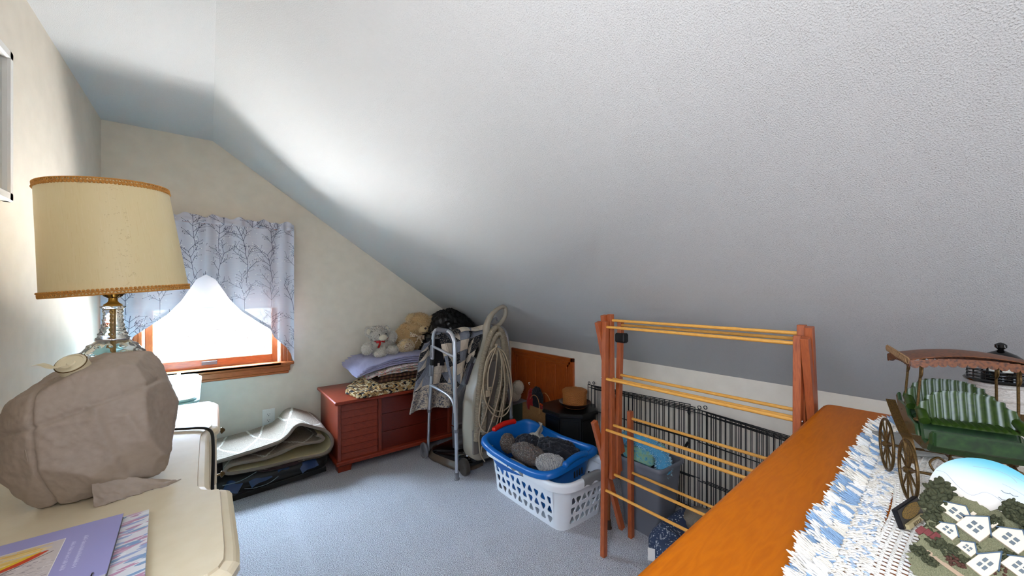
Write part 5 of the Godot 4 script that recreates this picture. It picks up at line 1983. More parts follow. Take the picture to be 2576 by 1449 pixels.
	# cord loops on their hook
	var loops := [[Vector3(1.474, 0.843, -2.0), Vector3(1.416, 0.802, -2.0), Vector3(1.373, 0.654, -2.0), Vector3(1.342, 0.481, -2.0), Vector3(1.336, 0.369, -2.0), Vector3(1.373, 0.308, -2.0), Vector3(1.442, 0.287, -2.0), Vector3(1.493, 0.322, -2.0), Vector3(1.526, 0.447, -2.0), Vector3(1.540, 0.604, -2.0), Vector3(1.513, 0.765, -2.0), Vector3(1.480, 0.834, -2.0)],
		[Vector3(1.467, 0.845, -1.99), Vector3(1.391, 0.780, -1.99), Vector3(1.360, 0.632, -1.99), Vector3(1.378, 0.502, -1.99), Vector3(1.435, 0.410, -1.99), Vector3(1.506, 0.380, -1.99), Vector3(1.566, 0.415, -1.99), Vector3(1.593, 0.517, -1.99), Vector3(1.579, 0.653, -1.99), Vector3(1.532, 0.791, -1.99), Vector3(1.473, 0.836, -1.99)],
		[Vector3(1.481, 0.841, -2.01), Vector3(1.417, 0.762, -2.01), Vector3(1.368, 0.576, -2.01), Vector3(1.392, 0.495, -2.01), Vector3(1.465, 0.425, -2.01), Vector3(1.541, 0.410, -2.01), Vector3(1.595, 0.459, -2.01), Vector3(1.581, 0.622, -2.01), Vector3(1.534, 0.775, -2.01), Vector3(1.481, 0.833, -2.01)],
		[Vector3(1.490, 0.831, -2.0), Vector3(1.513, 0.713, -2.0), Vector3(1.500, 0.557, -2.0), Vector3(1.442, 0.385, -2.0), Vector3(1.385, 0.269, -2.0), Vector3(1.367, 0.198, -2.02), Vector3(1.392, 0.140, -2.05)],
		[Vector3(1.457, 0.835, -1.99), Vector3(1.397, 0.703, -1.985), Vector3(1.391, 0.577, -1.985)],
		[Vector3(1.495, 0.828, -2.02), Vector3(1.469, 0.637, -2.02), Vector3(1.399, 0.415, -2.02), Vector3(1.350, 0.297, -2.02), Vector3(1.362, 0.167, -2.03), Vector3(1.412, 0.089, -2.05)],
		[Vector3(1.505, 0.828, -2.015), Vector3(1.551, 0.679, -2.015), Vector3(1.538, 0.495, -2.015), Vector3(1.485, 0.320, -2.02)]]
	for pts in loops:
		b = MB.new()
		b.tube(curve(pts.map(func(q): return q - o), 7), 0.0042, 8)
		put("cord", b, cordm, t)
	b = MB.new()
	b.bar(Vector3(1.494, 0.855, -2.035) - o, Vector3(1.476, 0.790, -2.02) - o, 0.014, 0.012)
	b.bar(Vector3(1.494, 0.850, -2.10) - o, Vector3(1.492, 0.850, -2.03) - o, 0.02, 0.014, Vector3.UP)
	put("cord_hook", b, cordm, t)
	b = MB.new()
	b.box(Vector3(1.391, 0.552, -1.985) - o, Vector3(0.030, 0.042, 0.016), 0.004)
	b.box(Vector3(1.404, 0.578, -1.985) - o, Vector3(0.03, 0.006, 0.010), 0.001)
	b.box(Vector3(1.404, 0.588, -1.985) - o, Vector3(0.03, 0.006, 0.010), 0.001)
	put("plug", b, cordm, t)
	# the floor head
	b = MB.new()
	b.grid(60, 24, func(i, j):
		var a: float = TAU * i / 60
		var f: float = PI * (0.001 + 0.998 * j / 23.0) - PI / 2
		var d := Vector3(signf(cos(a)) * pow(absf(cos(a)), 0.55), sin(f), signf(sin(a)) * pow(absf(sin(a)), 0.55)) * Vector3(pow(cos(f), 0.5), 1, pow(cos(f), 0.5))
		var p := Vector3(d.x * 0.155, 0.062 + 0.058 * d.y, d.z * 0.215)
		p.y *= 1.0 + 0.35 * clampf(p.z / 0.2, -1, 1)
		p = p.rotated(Vector3.UP, 0.22)
		p += Vector3(1.425, 0.0, -2.37)
		p.y = maxf(p.y, 0.004)
		return p - o, true, false)
	put("floor_head", b, M.black_gloss, t)
	b = MB.new()
	b.x = Transform3D(Basis(Vector3.UP, 0.22), Vector3(1.42, 0.0, -2.38) - o)
	b.grid(40, 7, func(i, j):
		var u: float = i / 39.0
		var a := PI * 0.55 + u * PI * 0.95
		var k := [[0.163, 0.004], [0.172, 0.010], [0.170, 0.028], [0.152, 0.052], [0.146, 0.060], [0.140, 0.058], [0.14, 0.01]]
		var r: float = k[j][0]
		return Vector3(signf(cos(a)) * pow(absf(cos(a)), 0.6) * r, k[j][1], -signf(sin(a)) * pow(absf(sin(a)), 0.6) * (r + 0.06)))
	put("nozzle_lip", b, flat("brown_clear", Color(0.34, 0.29, 0.25), 0.2), t)
	for x in [1.305, 1.585]:
		b = MB.new()
		b.lathe([Vector2(0, -0.016), Vector2(0.010, -0.016), Vector2(0.012, -0.013), Vector2(0.046, -0.015), Vector2(0.052, -0.012), Vector2(0.055, -0.006), Vector2(0.055, 0.010), Vector2(0.05, 0.016), Vector2(0, 0.016)], 36, Vector3(x, 0.055, -2.13) - o, Basis(Vector3(0, 0, 1), -PI / 2))
		put("wheel", b, flat("brown_wheel", Color(0.20, 0.17, 0.14), 0.4), t)
	b = MB.new()
	b.tube([Vector3(1.30, 0.055, -2.13) - o, Vector3(1.59, 0.055, -2.13) - o], 0.010, 10)
	b.box(Vector3(1.45, 0.09, -2.17) - o, Vector3(0.16, 0.06, 0.12), 0.012)
	put("axle", b, M.black, t)


# ---------------------------------------------------------------- right side of the floor
func floor_things() -> void:
	white_basket()
	blue_basket()
	laundry()
	gift_bag()
	octagon_cabinet()
	wire_crate()
	grey_bin()
	pet_beds()
	cane()


# a wall panel between two edges with rows of rounded-triangle holes; at(s, y) gives the outer face, th its thickness inwards
func holed(b: MB, at: Callable, into: Callable, s0: float, s1: float, y0: float, y1: float, cols: int, rows: int, hw: float, hh: float, th: float) -> void:
	var nn := 16
	var cw := (s1 - s0) / cols
	var ch := (y1 - y0) / rows
	for i in cols:
		for j in rows:
			var cx := s0 + cw * (i + 0.5)
			var cy := y0 + ch * (j + 0.5)
			var up := 1.0 if (i + j) % 2 == 0 else -1.0
			var outer := []
			var inner := []
			for k in nn:
				var a := TAU * k / nn + PI / 4
				var d := Vector2(cos(a), sin(a))
				var m := maxf(absf(d.x), absf(d.y))
				outer.append(Vector2(cx, cy) + Vector2(d.x / m * cw / 2, d.y / m * ch / 2))
				# rounded triangle
				var r := 1.0 / (1.0 + 0.20 * cos(3.0 * (a - PI / 2 * up) + PI))
				inner.append(Vector2(cx, cy) + Vector2(d.x * r * hw, (d.y * r - 0.08 * up) * hh))
			for face in [0, 1]:
				var o := b.v.size()
				for k in nn:
					for w in [outer[k], inner[k]]:
						var p: Vector3 = at.call(w.x, w.y)
						if face == 1:
							p += into.call(w.x, w.y) * th
						b.p(p)
				for k in nn:
					var k2 := (k + 1) % nn
					if face == 0:
						b.quad(o + 2 * k, o + 2 * k2, o + 2 * k2 + 1, o + 2 * k + 1)
					else:
						b.quad(o + 2 * k, o + 2 * k + 1, o + 2 * k2 + 1, o + 2 * k2)
			var o2 := b.v.size()
			for k in nn:
				var p: Vector3 = at.call(inner[k].x, inner[k].y)
				b.p(p)
				b.p(p + into.call(inner[k].x, inner[k].y) * th)
			for k in nn:
				var k2 := (k + 1) % nn
				b.quad(o2 + 2 * k, o2 + 2 * k2, o2 + 2 * k2 + 1, o2 + 2 * k + 1)


func white_basket() -> void:
	var t := thing("laundry_basket", "large white plastic laundry basket with triangular holes and grey grips on the carpet", "laundry basket", Vector3(1.532, 0, -1.60))
	var m: Material = M.white_plastic
	var wx := 0.165   # half width at the floor
	var wz := 0.285
	var fl := 0.14    # flare per metre
	var h := 0.225
	var r := 0.055
	var th := 0.0035
	# outline of the shell at a height: s runs round
	for side in 4:
		var b := MB.new()
		var long := side % 2 == 0
		var half := (wz if long else wx) - r
		var turn := Basis(Vector3.UP, [-PI / 2, 0.0, PI / 2, PI][side])   # local z points outwards
		var off := wx if long else wz
		var at := func(s: float, y: float) -> Vector3:
			return turn * Vector3(s * (1.0 + fl * y / (half + r)), y, off + fl * y + 0.004 * cos(s / half * 1.4))
		var into := func(s: float, y: float) -> Vector3: return turn * Vector3(0, 0, -1)
		var cols := 10 if long else 6
		# solid bands below, above and beside the holes
		holed(b, at, into, -half, half, 0.018, 0.172, cols, 3, 0.0150, 0.0182, th)
		for band in [[0.0, 0.018], [0.172, h]]:
			for f in [0, 1]:
				b.grid(14, 3, func(i, j):
					var s: float = lerpf(-half, half, i / 13.0)
					var y: float = lerpf(band[0], band[1], j / 2.0)
					# the grip slot: the upper band dips under the grip
					return at.call(s, y) + (turn * Vector3(0, 0, -th) if f == 1 else Vector3.ZERO), false, false, f == 0)
		put("side_wall", b, m, t)
	var b := MB.new()
	for cx in [-1.0, 1.0]:
		for cz in [-1.0, 1.0]:
			b = MB.new()
			for f in [0, 1]:
				b.grid(9, 8, func(i, j):
					var a: float = PI / 2 * i / 8.0
					var y: float = h * j / 7.0
					var rr: float = r + fl * y * 1.0 - (th if f == 1 else 0.0)
					return Vector3(cx * (wx - r + sin(a) * rr), y, cz * (wz - r + cos(a) * rr)), false, false, (cx * cz > 0) == (f == 0))
			put("corner", b, m, t)
	b = MB.new()
	b.x = Transform3D(Basis(Vector3.RIGHT, -PI / 2), Vector3(0, 0.002, 0))
	b.prism(rounded(wx * 2, wz * 2, r), 0.004, Transform3D())
	put("bottom", b, m, t)
	# rolled rim
	b = MB.new()
	var top := rounded((wx + fl * h) * 2 + 0.006, (wz + fl * h) * 2 + 0.006, r + 0.03, 8)
	var n := top.size()
	var prof := [Vector2(-0.006, 0.0), Vector2(-0.004, 0.024), Vector2(0.004, 0.031), Vector2(0.017, 0.033), Vector2(0.026, 0.029), Vector2(0.030, 0.020), Vector2(0.031, -0.006), Vector2(0.0285, -0.008), Vector2(0.0265, -0.004), Vector2(0.024, 0.016), Vector2(0.016, 0.024), Vector2(0.006, 0.022), Vector2(0.001, 0.010), Vector2(0.0, -0.002)]
	b.grid(n, prof.size(), func(i, j):
		var a := top[i]
		var nx := (top[(i + 1) % n] - top[(i - 1 + n) % n]).normalized().orthogonal() * -1.0
		if nx.dot(a) < 0:
			nx = -nx
		var q: Vector2 = a + nx * prof[j].x
		# the rim rises in a low wave at the grips
		var wave := 0.008 * exp(-pow((absf(a.y) if absf(a.x) > wx else absf(a.x)) / 0.075, 4.0))
		return Vector3(q.x, h + prof[j].y + 0.003 + wave, q.y), true, true, true)
	put("rim", b, m, t)
	# grey grips let into the rim
	var grey := flat("grip_grey", Color(0.47, 0.47, 0.47), 0.55)
	for k in 4:
		b = MB.new()
		var turn := Basis(Vector3.UP, [-PI / 2, 0.0, PI / 2, PI][k])
		var off: float = (wx if k % 2 == 0 else wz) + fl * h
		b.grid(24, 9, func(i, j):
			var u: float = i / 23.0
			var s: float = lerpf(-0.07, 0.07, u)
			var pr := [Vector2(-0.005, 0.026), Vector2(0.004, 0.0335), Vector2(0.017, 0.0355), Vector2(0.027, 0.0315), Vector2(0.0325, 0.021), Vector2(0.033, -0.004), Vector2(0.030, -0.011), Vector2(0.024, -0.010), Vector2(0.015, 0.005)]
			var y: float = pr[j].y + 0.008 * exp(-pow(s / 0.075, 4.0)) + 0.003
			if j > 4:
				y += 0.006 * sin(u * TAU * 2.0)
			return turn * Vector3(s, h + y, off + pr[j].x + 0.003), false, false, true)
		put("grip", b, grey, t)


func blue_basket() -> void:
	var blue := flat("blue_plastic", Color(0.005, 0.35, 0.64), 0.36)
	var t := thing("laundry_basket", "blue plastic laundry basket with a red handle nested inside the white one", "laundry basket", Vector3(1.527, 0.045, -1.655))
	var tilt := Basis(Vector3(0, 0, 1), 0.075) * Basis(Vector3.UP, 0.035) * Basis(Vector3.RIGHT, 0.035)
	var n := 88
	var shell := func(i: int, y: float, grow: float) -> Vector3:   # y 0..1
		var a := TAU * i / n
		var e := 0.30
		var cx := signf(cos(a)) * pow(absf(cos(a)), e)
		var cz := signf(sin(a)) * pow(absf(sin(a)), e)
		var sx := lerpf(0.145, 0.198, y) + grow
		var sz := lerpf(0.225, 0.278, y) + grow
		var p := Vector3(cx * sx, y * 0.235, cz * sz)
		# the long sides sag between the raised ends
		p.y += y * 0.035 * (pow(absf(cz), 2.0) - 0.5)
		return tilt * (p + Vector3(0, 0.01, 0))
	var b := MB.new()
	b.grid(n, 14, func(i, j): return shell.call(i, j / 13.0, 0.0), true)
	b.grid(n, 14, func(i, j): return shell.call(i, maxf(0.012, j / 13.0), -0.004), true, false, true)
	put("tub", b, blue, t)
	b = MB.new()
	b.grid(n, 2, func(i, j): return shell.call(i, 0.0, 0.0) * (1.0 if j == 1 else 0.0) + tilt * Vector3(0, 0.01, 0) * (1.0 if j == 0 else 0.0), true)
	put("bottom", b, blue, t)
	b = MB.new()
	var lip := [Vector2(-0.004, 0.0), Vector2(-0.002, 0.012), Vector2(0.006, 0.018), Vector2(0.020, 0.017), Vector2(0.028, 0.009), Vector2(0.030, -0.010), Vector2(0.027, -0.011), Vector2(0.024, 0.004), Vector2(0.012, 0.010), Vector2(0.0, 0.0)]
	b.grid(n, lip.size(), func(i, j):
		var p: Vector3 = shell.call(i, 1.0, lip[j].x)
		return p + Vector3(0, lip[j].y, 0), true, false, true)
	put("rim", b, blue, t)
	# slots through the end wall towards the viewer's right, shown as cut ribs
	for k in 4:
		b = MB.new()
		b.x = Transform3D(tilt, Vector3.ZERO)
		b.box(Vector3(0.02 + 0.021 * k, 0.175, 0.262), Vector3(0.010, 0.04, 0.006), 0.002)
		put("slot", b, M.black, t)
	var red := flat("red_grip", Color(0.78, 0.075, 0.02), 0.35)
	for s in [-1.0, 1.0]:
		b = MB.new()
		var hp := []
		for k in 13:
			var u := k / 12.0
			hp.append(tilt * Vector3(lerpf(-0.085, 0.075, u), 0.2855 + 0.012 * sin(u * PI), s * 0.296))
		b.tube(hp, hp.map(func(q): return 0.0165), 14)
		b.ball(hp[0], Vector3.ONE * 0.0185, 14)
		b.ball(hp[12], Vector3.ONE * 0.0185, 14)
		put("handle", b, red if s < 0 else blue, t)


# one crumpled garment: a dome of cloth thrown into soft folds
func garment(called: String, label: String, m: Material, at: Vector3, rad: Vector3, turn: float, seed_: float, amp := 0.25) -> Node3D:
	var t := thing(called, label, "garment", at)
	var b := MB.new()
	var bas := Basis(Vector3.UP, turn)
	var n := 120
	var o := Vector3(seed_ * 3.1, 0, seed_ * 1.7)
	b.grid(n, 64, func(i, j):
		var a: float = TAU * i / n
		var f: float = PI * (0.001 + 0.998 * j / 63.0) - PI / 2
		var d := Vector3(cos(f) * cos(a), sin(f), cos(f) * sin(a))
		var q := Vector3(d.x, d.y * 0.5, d.z)
		var w := nz.get_noise_3dv(q * 0.9 + o) * 2.2 + nz.get_noise_3dv(q * 2.2 + o * 2.0) * 0.5
		# folds run along lines of the warped noise, round on top and sharp in the valleys
		var r1 := pow(absf(sin(w * 3.4 + q.x * 1.6)), 0.55)
		var r2 := pow(absf(sin(w * 6.5 - q.z * 4.0 + 1.0)), 0.6)
		var h := 0.75 * r1 + 0.35 * r2 - 0.65
		var p := d * rad * (1.0 + 0.10 * nz.get_noise_3dv(d * 1.6 + o))
		p += Vector3(d.x * rad.x * 0.35, absf(rad.y) * 1.15, d.z * rad.z * 0.35) * h * amp * (1.0 if d.y > -0.2 else 0.3)
		return bas * p, true, false)
	put("cloth", b, m, t)
	return t


func paisley(seed_: int) -> Image:
	var r2 := RandomNumberGenerator.new()
	r2.seed = seed_
	var im := Image.create(512, 512, false, Image.FORMAT_RGB8)
	im.fill(Color(0.30, 0.27, 0.25))
	for k in 700:
		var at := Vector2(r2.randf() * 512, r2.randf() * 512)
		var c: Color = [Color(0.52, 0.48, 0.44), Color(0.44, 0.20, 0.12), Color(0.22, 0.24, 0.30), Color(0.62, 0.58, 0.52), Color(0.36, 0.31, 0.24)][r2.randi() % 5]
		var a0 := r2.randf() * TAU
		for j in 8:
			var a := a0 + j * 0.5
			dot(im, at + Vector2(cos(a), sin(a)) * (3.0 + j), r2.randf_range(1.2, 3.2), c)
	return im


func laundry() -> void:
	var navy := cloth("navy_knit", Color(0.022, 0.024, 0.055), Color(0.040, 0.042, 0.085), 14.0, 0.05, 61)
	var navy2 := cloth("slate_knit", Color(0.05, 0.052, 0.095), Color(0.07, 0.073, 0.12), 14.0, 0.05, 63)
	var pais := pictured("paisley", paisley(4), 0.9)
	pais.uv1_triplanar = true
	pais.uv1_scale = Vector3.ONE * 6.0
	var pale := cloth("pale_cotton", Color(0.66, 0.63, 0.58), Color(0.72, 0.69, 0.64), 6.0, 0.03, 65)
	var im := Image.create(256, 256, false, Image.FORMAT_RGB8)
	im.fill(Color(0.66, 0.64, 0.61))
	for k in 16:
		im.fill_rect(Rect2i(k * 16, 0, 6, 256), Color(0.42, 0.42, 0.45))
	var striped := pictured("striped_cotton", im, 0.9)
	striped.uv1_triplanar = true
	striped.uv1_scale = Vector3.ONE * 9.0
	garment("folded_laundry", "navy knit garment heaped in the right half of the blue basket", navy, Vector3(1.60, 0.245, -1.585), Vector3(0.105, 0.075, 0.155), 0.2, 1.3, 0.30)
	garment("folded_laundry", "slate blue garment bunched in the middle of the blue basket beside the paisley cloth", navy2, Vector3(1.53, 0.255, -1.76), Vector3(0.085, 0.06, 0.085), 0.5, 5.1, 0.30)
	garment("folded_laundry", "dark lower layer of clothes filling the bottom of the blue basket", navy, Vector3(1.525, 0.15, -1.66), Vector3(0.135, 0.075, 0.20), 0.0, 9.0, 0.15)
	garment("paisley_cloth", "brown and grey paisley garment twisted along the near side of the blue basket", pais, Vector3(1.455, 0.25, -1.665), Vector3(0.055, 0.055, 0.125), 0.15, 3.7, 0.38)
	garment("paisley_cloth", "small paisley collar standing up in the left end of the blue basket", pais, Vector3(1.435, 0.265, -1.835), Vector3(0.045, 0.055, 0.045), 0.6, 7.7, 0.45)
	garment("striped_cloth", "white and grey striped garment in the near corner of the blue basket", striped, Vector3(1.475, 0.245, -1.50), Vector3(0.06, 0.05, 0.085), 0.5, 2.2, 0.38)
	# the white cloth that stands in a point at the back
	var t := thing("white_cloth", "off white cloth standing in a point at the back of the blue basket", "garment", Vector3(1.635, 0.25, -1.80))
	var b := MB.new()
	b.sheet(30, 30, func(u, v):
		var p := Vector3((u - 0.5) * 0.16 * (1.0 - 0.72 * v), v * 0.135 - 0.02, 0.03 * sin(u * 9.0) * (1.0 - v) - 0.02 * v + 0.012 * sin(v * 7.0 + u * 4.0))
		p = p.rotated(Vector3.UP, 0.75)
		return p + Vector3(0.03 * v, 0, 0.04 * v), 0.003)
	b.ball(Vector3(-0.03, 0.0, 0.0), Vector3(0.09, 0.042, 0.06), 40, func(d): return 0.3 * (ridged(d * 2.0 + Vector3(4, 2, 1)) - 0.4))
	put("cloth", b, pale, t)


func gift_bag() -> void:
	var kraft := patterned("kraft_paper", [Color(0.50, 0.35, 0.19), Color(0.56, 0.40, 0.23)], Vector3.ONE * 4, 0.02, 0.8, 0.0, 71)
	var t := thing("gift_bag", "brown kraft paper bag with twisted handles standing against the access hatch", "paper bag", Vector3(2.0, 0, -2.155))
	var w := 0.27
	var d := 0.12
	var h := 0.325
	var b := MB.new()
	for s in [-1.0, 1.0]:
		b.box(Vector3(s * d / 2, h / 2, 0), Vector3(0.0015, h, w))
		b.box(Vector3(0, h / 2, s * w / 2), Vector3(d, h, 0.0015))
	b.box(Vector3(0, 0.002, 0), Vector3(d, 0.003, w))
	put("paper_body", b, kraft, t)
	for s in [-1.0, 1.0]:
		b = MB.new()
		var pts := []
		for k in 17:
			var a := PI * k / 16.0
			pts.append(Vector3(s * (d / 2 + 0.002) - 0.01 * sin(a) * s, h - 0.04 + 0.125 * pow(sin(a), 0.7), cos(a) * 0.062))
		b.tube(pts, 0.0028, 8)
		put("handle", b, flat("cord_handle", Color(0.66, 0.47, 0.30), 0.8), t)
	var red := cloth("red_felt", Color(0.45, 0.02, 0.02), Color(0.52, 0.03, 0.025), 6.0, 0.05, 73)
	var navy: Material = M.navy_knit
	# what the bag holds
	var g := thing("red_stocking", "red pointed cloth leaning out of the kraft bag beside the hatch", "cloth", Vector3(2.005, 0.30, -2.25))
	b = MB.new()
	b.ball(Vector3(0, 0.06, 0.0), Vector3(0.03, 0.125, 0.04), 36, func(q): return 0.18 * nz.get_noise_3dv(q * 3.0) - 0.45 * maxf(0.0, q.y), Basis(Vector3.RIGHT, -0.2))
	put("cloth", b, red, g)
	b = MB.new()
	b.tube([Vector3(0.0, 0.158, -0.032), Vector3(-0.004, 0.175, -0.038), Vector3(0.004, 0.178, -0.028)], 0.002, 6)
	put("loop", b, M.trim_white, g)
	g = garment("navy_pouch", "navy cloth pouch poking up from the middle of the kraft bag", navy, Vector3(2.0, 0.345, -2.185), Vector3(0.04, 0.11, 0.055), 0.0, 4.0, 0.18)
	g = garment("red_cloth", "red cloth piece with white trim at the right end of the kraft bag", red, Vector3(1.995, 0.312, -2.085), Vector3(0.045, 0.04, 0.05), 0.0, 8.3, 0.25)
	b = MB.new()
	b.sheet(8, 8, func(u, v): return Vector3(-0.03 + 0.05 * u, 0.025 + 0.012 * v - 0.012 * u, 0.01 + 0.05 * v), 0.002)
	put("white_trim", b, M.trim_white, g)
	b = MB.new()
	b.box(Vector3(-0.03, 0.035, -0.01), Vector3(0.006, 0.012, 0.04), 0.001, Basis(Vector3.RIGHT, 0.25))
	put("orange_tag", b, flat("orange_tag", Color(0.75, 0.28, 0.05), 0.5), g)
	b = MB.new()
	b.ball(Vector3(-0.03, 0.02, -0.135), Vector3(0.035, 0.075, 0.03), 28, func(q): return 0.2 * nz.get_noise_3dv(q * 3.0))
	put("red_fold", b, red, g)
	# white plush toy behind the walker leg, on a box
	var box := thing("plush_box", "dull green and grey box half hidden behind the walker's right leg", "box", Vector3(1.96, 0, -2.44))
	b = MB.new()
	b.box(Vector3(0, 0.15, 0), Vector3(0.16, 0.30, 0.18), 0.004)
	put("box_body", b, flat("dull_green", Color(0.24, 0.27, 0.22), 0.8), box)
	b = MB.new()
	b.box(Vector3(0, 0.305, 0), Vector3(0.165, 0.012, 0.185), 0.003)
	put("box_lid", b, M.grey_plastic, box)
	var p := thing("plush_toy", "round white plush head behind the walker leg beside the kraft bag", "plush toy", Vector3(1.95, 0.311, -2.40))
	var plush := flat("white_fleece", Color(0.74, 0.68, 0.60), 1.0)
	fur_part(p, "head", Vector3(0.01, 0.115, 0.03), Vector3(0.045, 0.058, 0.048), plush, Color(0.72, 0.66, 0.56), Color(0.5, 0.45, 0.38), 500, 0.008, 33)
	fur_part(p, "body", Vector3(0, 0.045, -0.01), Vector3(0.06, 0.05, 0.055), plush, Color(0.72, 0.66, 0.56), Color(0.5, 0.45, 0.38), 500, 0.008, 34)


func octagon_cabinet() -> void:
	var t := thing("octagon_cabinet", "low black eight sided cabinet table standing beside the kraft bag", "cabinet", Vector3(1.925, 0, -1.775))
	var oct := func(r: float) -> PackedVector2Array:
		var a := PackedVector2Array()
		for k in 8:
			a.append(Vector2.from_angle(TAU * (k + 0.5) / 8.0) * r)
		return a
	var blk := patterned("black_lacquer", [Color(0.012, 0.012, 0.014), Color(0.03, 0.028, 0.027)], Vector3.ONE * 3, 0.02, 0.35, 0.0, 77)
	var b := MB.new()
	outline_top(b, oct.call(0.198), [Vector2(0.012, 0.392), Vector2(0.0, 0.398), Vector2(0.0, 0.409), Vector2(0.010, 0.419), Vector2(0.018, 0.42)])
	put("cabinet_top", b, blk, t)
	b = MB.new()
	b.x = Transform3D(Basis(Vector3.RIGHT, -PI / 2), Vector3(0, 0.05, 0))
	b.prism(oct.call(0.172), 0.345, Transform3D(), 0.002)
	put("carcass", b, blk, t)
	b = MB.new()
	outline_top(b, oct.call(0.188), [Vector2(0.0, 0.0), Vector2(0.0, 0.05), Vector2(0.012, 0.062)])
	put("plinth", b, blk, t)
	for k in 8:
		b = MB.new()
		var a := TAU * k / 8.0
		var turn := Basis(Vector3.UP, -a + PI / 2)
		b.box(turn * Vector3(0, 0.225, 0.1605), Vector3(0.11, 0.29, 0.006), 0.002, turn)
		put("panel", b, blk, t)
	# wooden bowl and the wicker box in it
	var w := thing("wooden_bowl", "shallow dark wooden bowl on the black cabinet under the wicker box", "bowl", Vector3(1.932, 0.4205, -1.735))
	b = MB.new()
	b.lathe([Vector2(0, 0), Vector2(0.05, 0), Vector2(0.085, 0.014), Vector2(0.105, 0.034), Vector2(0.109, 0.040), Vector2(0.106, 0.041), Vector2(0.098, 0.033), Vector2(0.08, 0.018), Vector2(0.05, 0.008), Vector2(0, 0.007)], 48)
	put("bowl", b, wood("walnut", Color(0.10, 0.045, 0.025), Color(0.19, 0.09, 0.05), Vector3(3, 12, 12), 0.35, 0.3, 81), w)
	var wick := patterned("wicker", [Color(0.42, 0.22, 0.08), Color(0.62, 0.37, 0.15), Color(0.70, 0.45, 0.20)], Vector3.ONE * 8, 0.05, 0.7, 0.05, 83)
	var x := thing("wicker_box", "small eight sided lidded wicker box sitting in the wooden bowl", "box", Vector3(1.932, 0.4285, -1.735))
	# woven walls: wavering strands round upright stakes
	var o2 := func(a: float, r: float) -> Vector3:   # a point on an octagon
		var k := fposmod(a, TAU / 8.0) - TAU / 16.0
		var q := r * cos(PI / 8.0) / cos(k)
		return Vector3(cos(a) * q, 0, sin(a) * q)
	for part in [[0.0, 0.088, 0.0775, 13], [0.089, 0.112, 0.0815, 4]]:
		b = MB.new()
		var rows: int = part[3]
		for k in rows:
			var pts := []
			for j in 128:
				pts.append(o2.call(TAU * j / 128.0, part[2] + 0.0016 * sin(PI * j / 2.0 + PI * k)) + Vector3(0, lerpf(part[0], part[1], (k + 0.5) / rows), 0))
			b.tube(pts, (part[1] - part[0]) / rows * 0.56, 5, true)
		for j in 64:
			var q: Vector3 = o2.call(TAU * (j + 0.25) / 64.0, part[2])
			b.tube([q + Vector3(0, part[0], 0), q + Vector3(0, part[1], 0)], 0.0016, 5)
		put("woven_wall" if part[0] == 0.0 else "lid_wall", b, wick, x)
	b = MB.new()
	b.grid(65, 8, func(i, j):
		var r: float = 0.083 * j / 7.0
		return o2.call(TAU * i / 64.0, r) + Vector3(0, 0.1125 + 0.012 * (1.0 - pow(j / 7.0, 2.0)) + 0.0008 * (i % 2), 0), false, false, true)
	put("lid", b, wick, x)
	b = MB.new()
	b.x = Transform3D(Basis(Vector3.RIGHT, -PI / 2), Vector3(0, 0.001, 0))
	b.prism(oct.call(0.0775), 0.004)
	put("base", b, wick, x)
	b = MB.new()
	b.tube(curve([Vector3(-0.015, 0.122, -0.015), Vector3(-0.008, 0.130, -0.008), Vector3(0.008, 0.130, 0.008), Vector3(0.015, 0.122, 0.015)], 5), 0.003, 6)
	put("lid_loop", b, wick, x)


func wire_crate() -> void:
	var wire := flat("black_wire", Color(0.018, 0.018, 0.02), 0.45, 0.3)
	for p in [[-1.705, -0.965, 0.565, 0.592, "folded black wire pet crate leaning on the knee wall behind the grey bin"], [-0.955, -0.36, 0.575, 0.545, "second folded black wire crate further right behind the drying rack and dresser"]]:
		var t := thing("wire_crate", p[4], "wire crate", Vector3(2.07, 0, (p[0] + p[1]) / 2))
		var half: float = (p[1] - p[0]) / 2
		for layer in 3:
			var x := -0.036 + 0.021 * layer
			var z0 := -half + 0.012 * layer
			var z1 := half - 0.016 * (2 - layer)
			var h0: float = lerpf(p[2], p[3], 0.0) - 0.010 * layer
			var h1: float = p[3] - 0.016 * layer
			var b := MB.new()
			b.tube([Vector3(x, 0.016, z0), Vector3(x, h0, z0), Vector3(x, h1, z1), Vector3(x, 0.016, z1)], 0.0032, 6, true)
			put("frame", b, wire, t)
			b = MB.new()
			var n := 24 if layer % 2 == 0 else 19
			for k in range(1, n):
				var u := float(k) / n
				b.tube([Vector3(x - 0.002, 0.016, lerpf(z0, z1, u)), Vector3(x - 0.002, lerpf(h0, h1, u), lerpf(z0, z1, u))], 0.0017, 5)
			for f in [0.34, 0.70, 0.97]:
				b.tube([Vector3(x + 0.001, h0 * f, z0), Vector3(x + 0.001, h1 * f, z1)], 0.0022, 5)
			put("wire_mesh", b, wire, t)
		# hinge curls and a latch
		var b := MB.new()
		for k in 2:
			var c := Vector3(-0.03 + 0.025 * k, p[2] + 0.010, -half + 0.004 + 0.02 * k)
			b.tube(range(11).map(func(j): return c + Vector3(0.002 * j / 10.0, cos(TAU * j / 11.0) * 0.009, sin(TAU * j / 11.0) * 0.009)), 0.0022, 6)
		put("hinge_curl", b, wire, t)
		b = MB.new()
		b.box(Vector3(-0.045, p[3] * 0.62, half - 0.05), Vector3(0.008, 0.05, 0.014), 0.003, Basis(Vector3.RIGHT, 0.5))
		b.tube([Vector3(-0.045, p[3] * 0.98, half - 0.03), Vector3(-0.045, p[3] * 0.60, half - 0.03)], 0.003, 6)
		b.ball(Vector3(-0.043, p[3] * 0.93, half - 0.035), Vector3(0.009, 0.014, 0.009), 10)
		put("latch", b, wire, t)


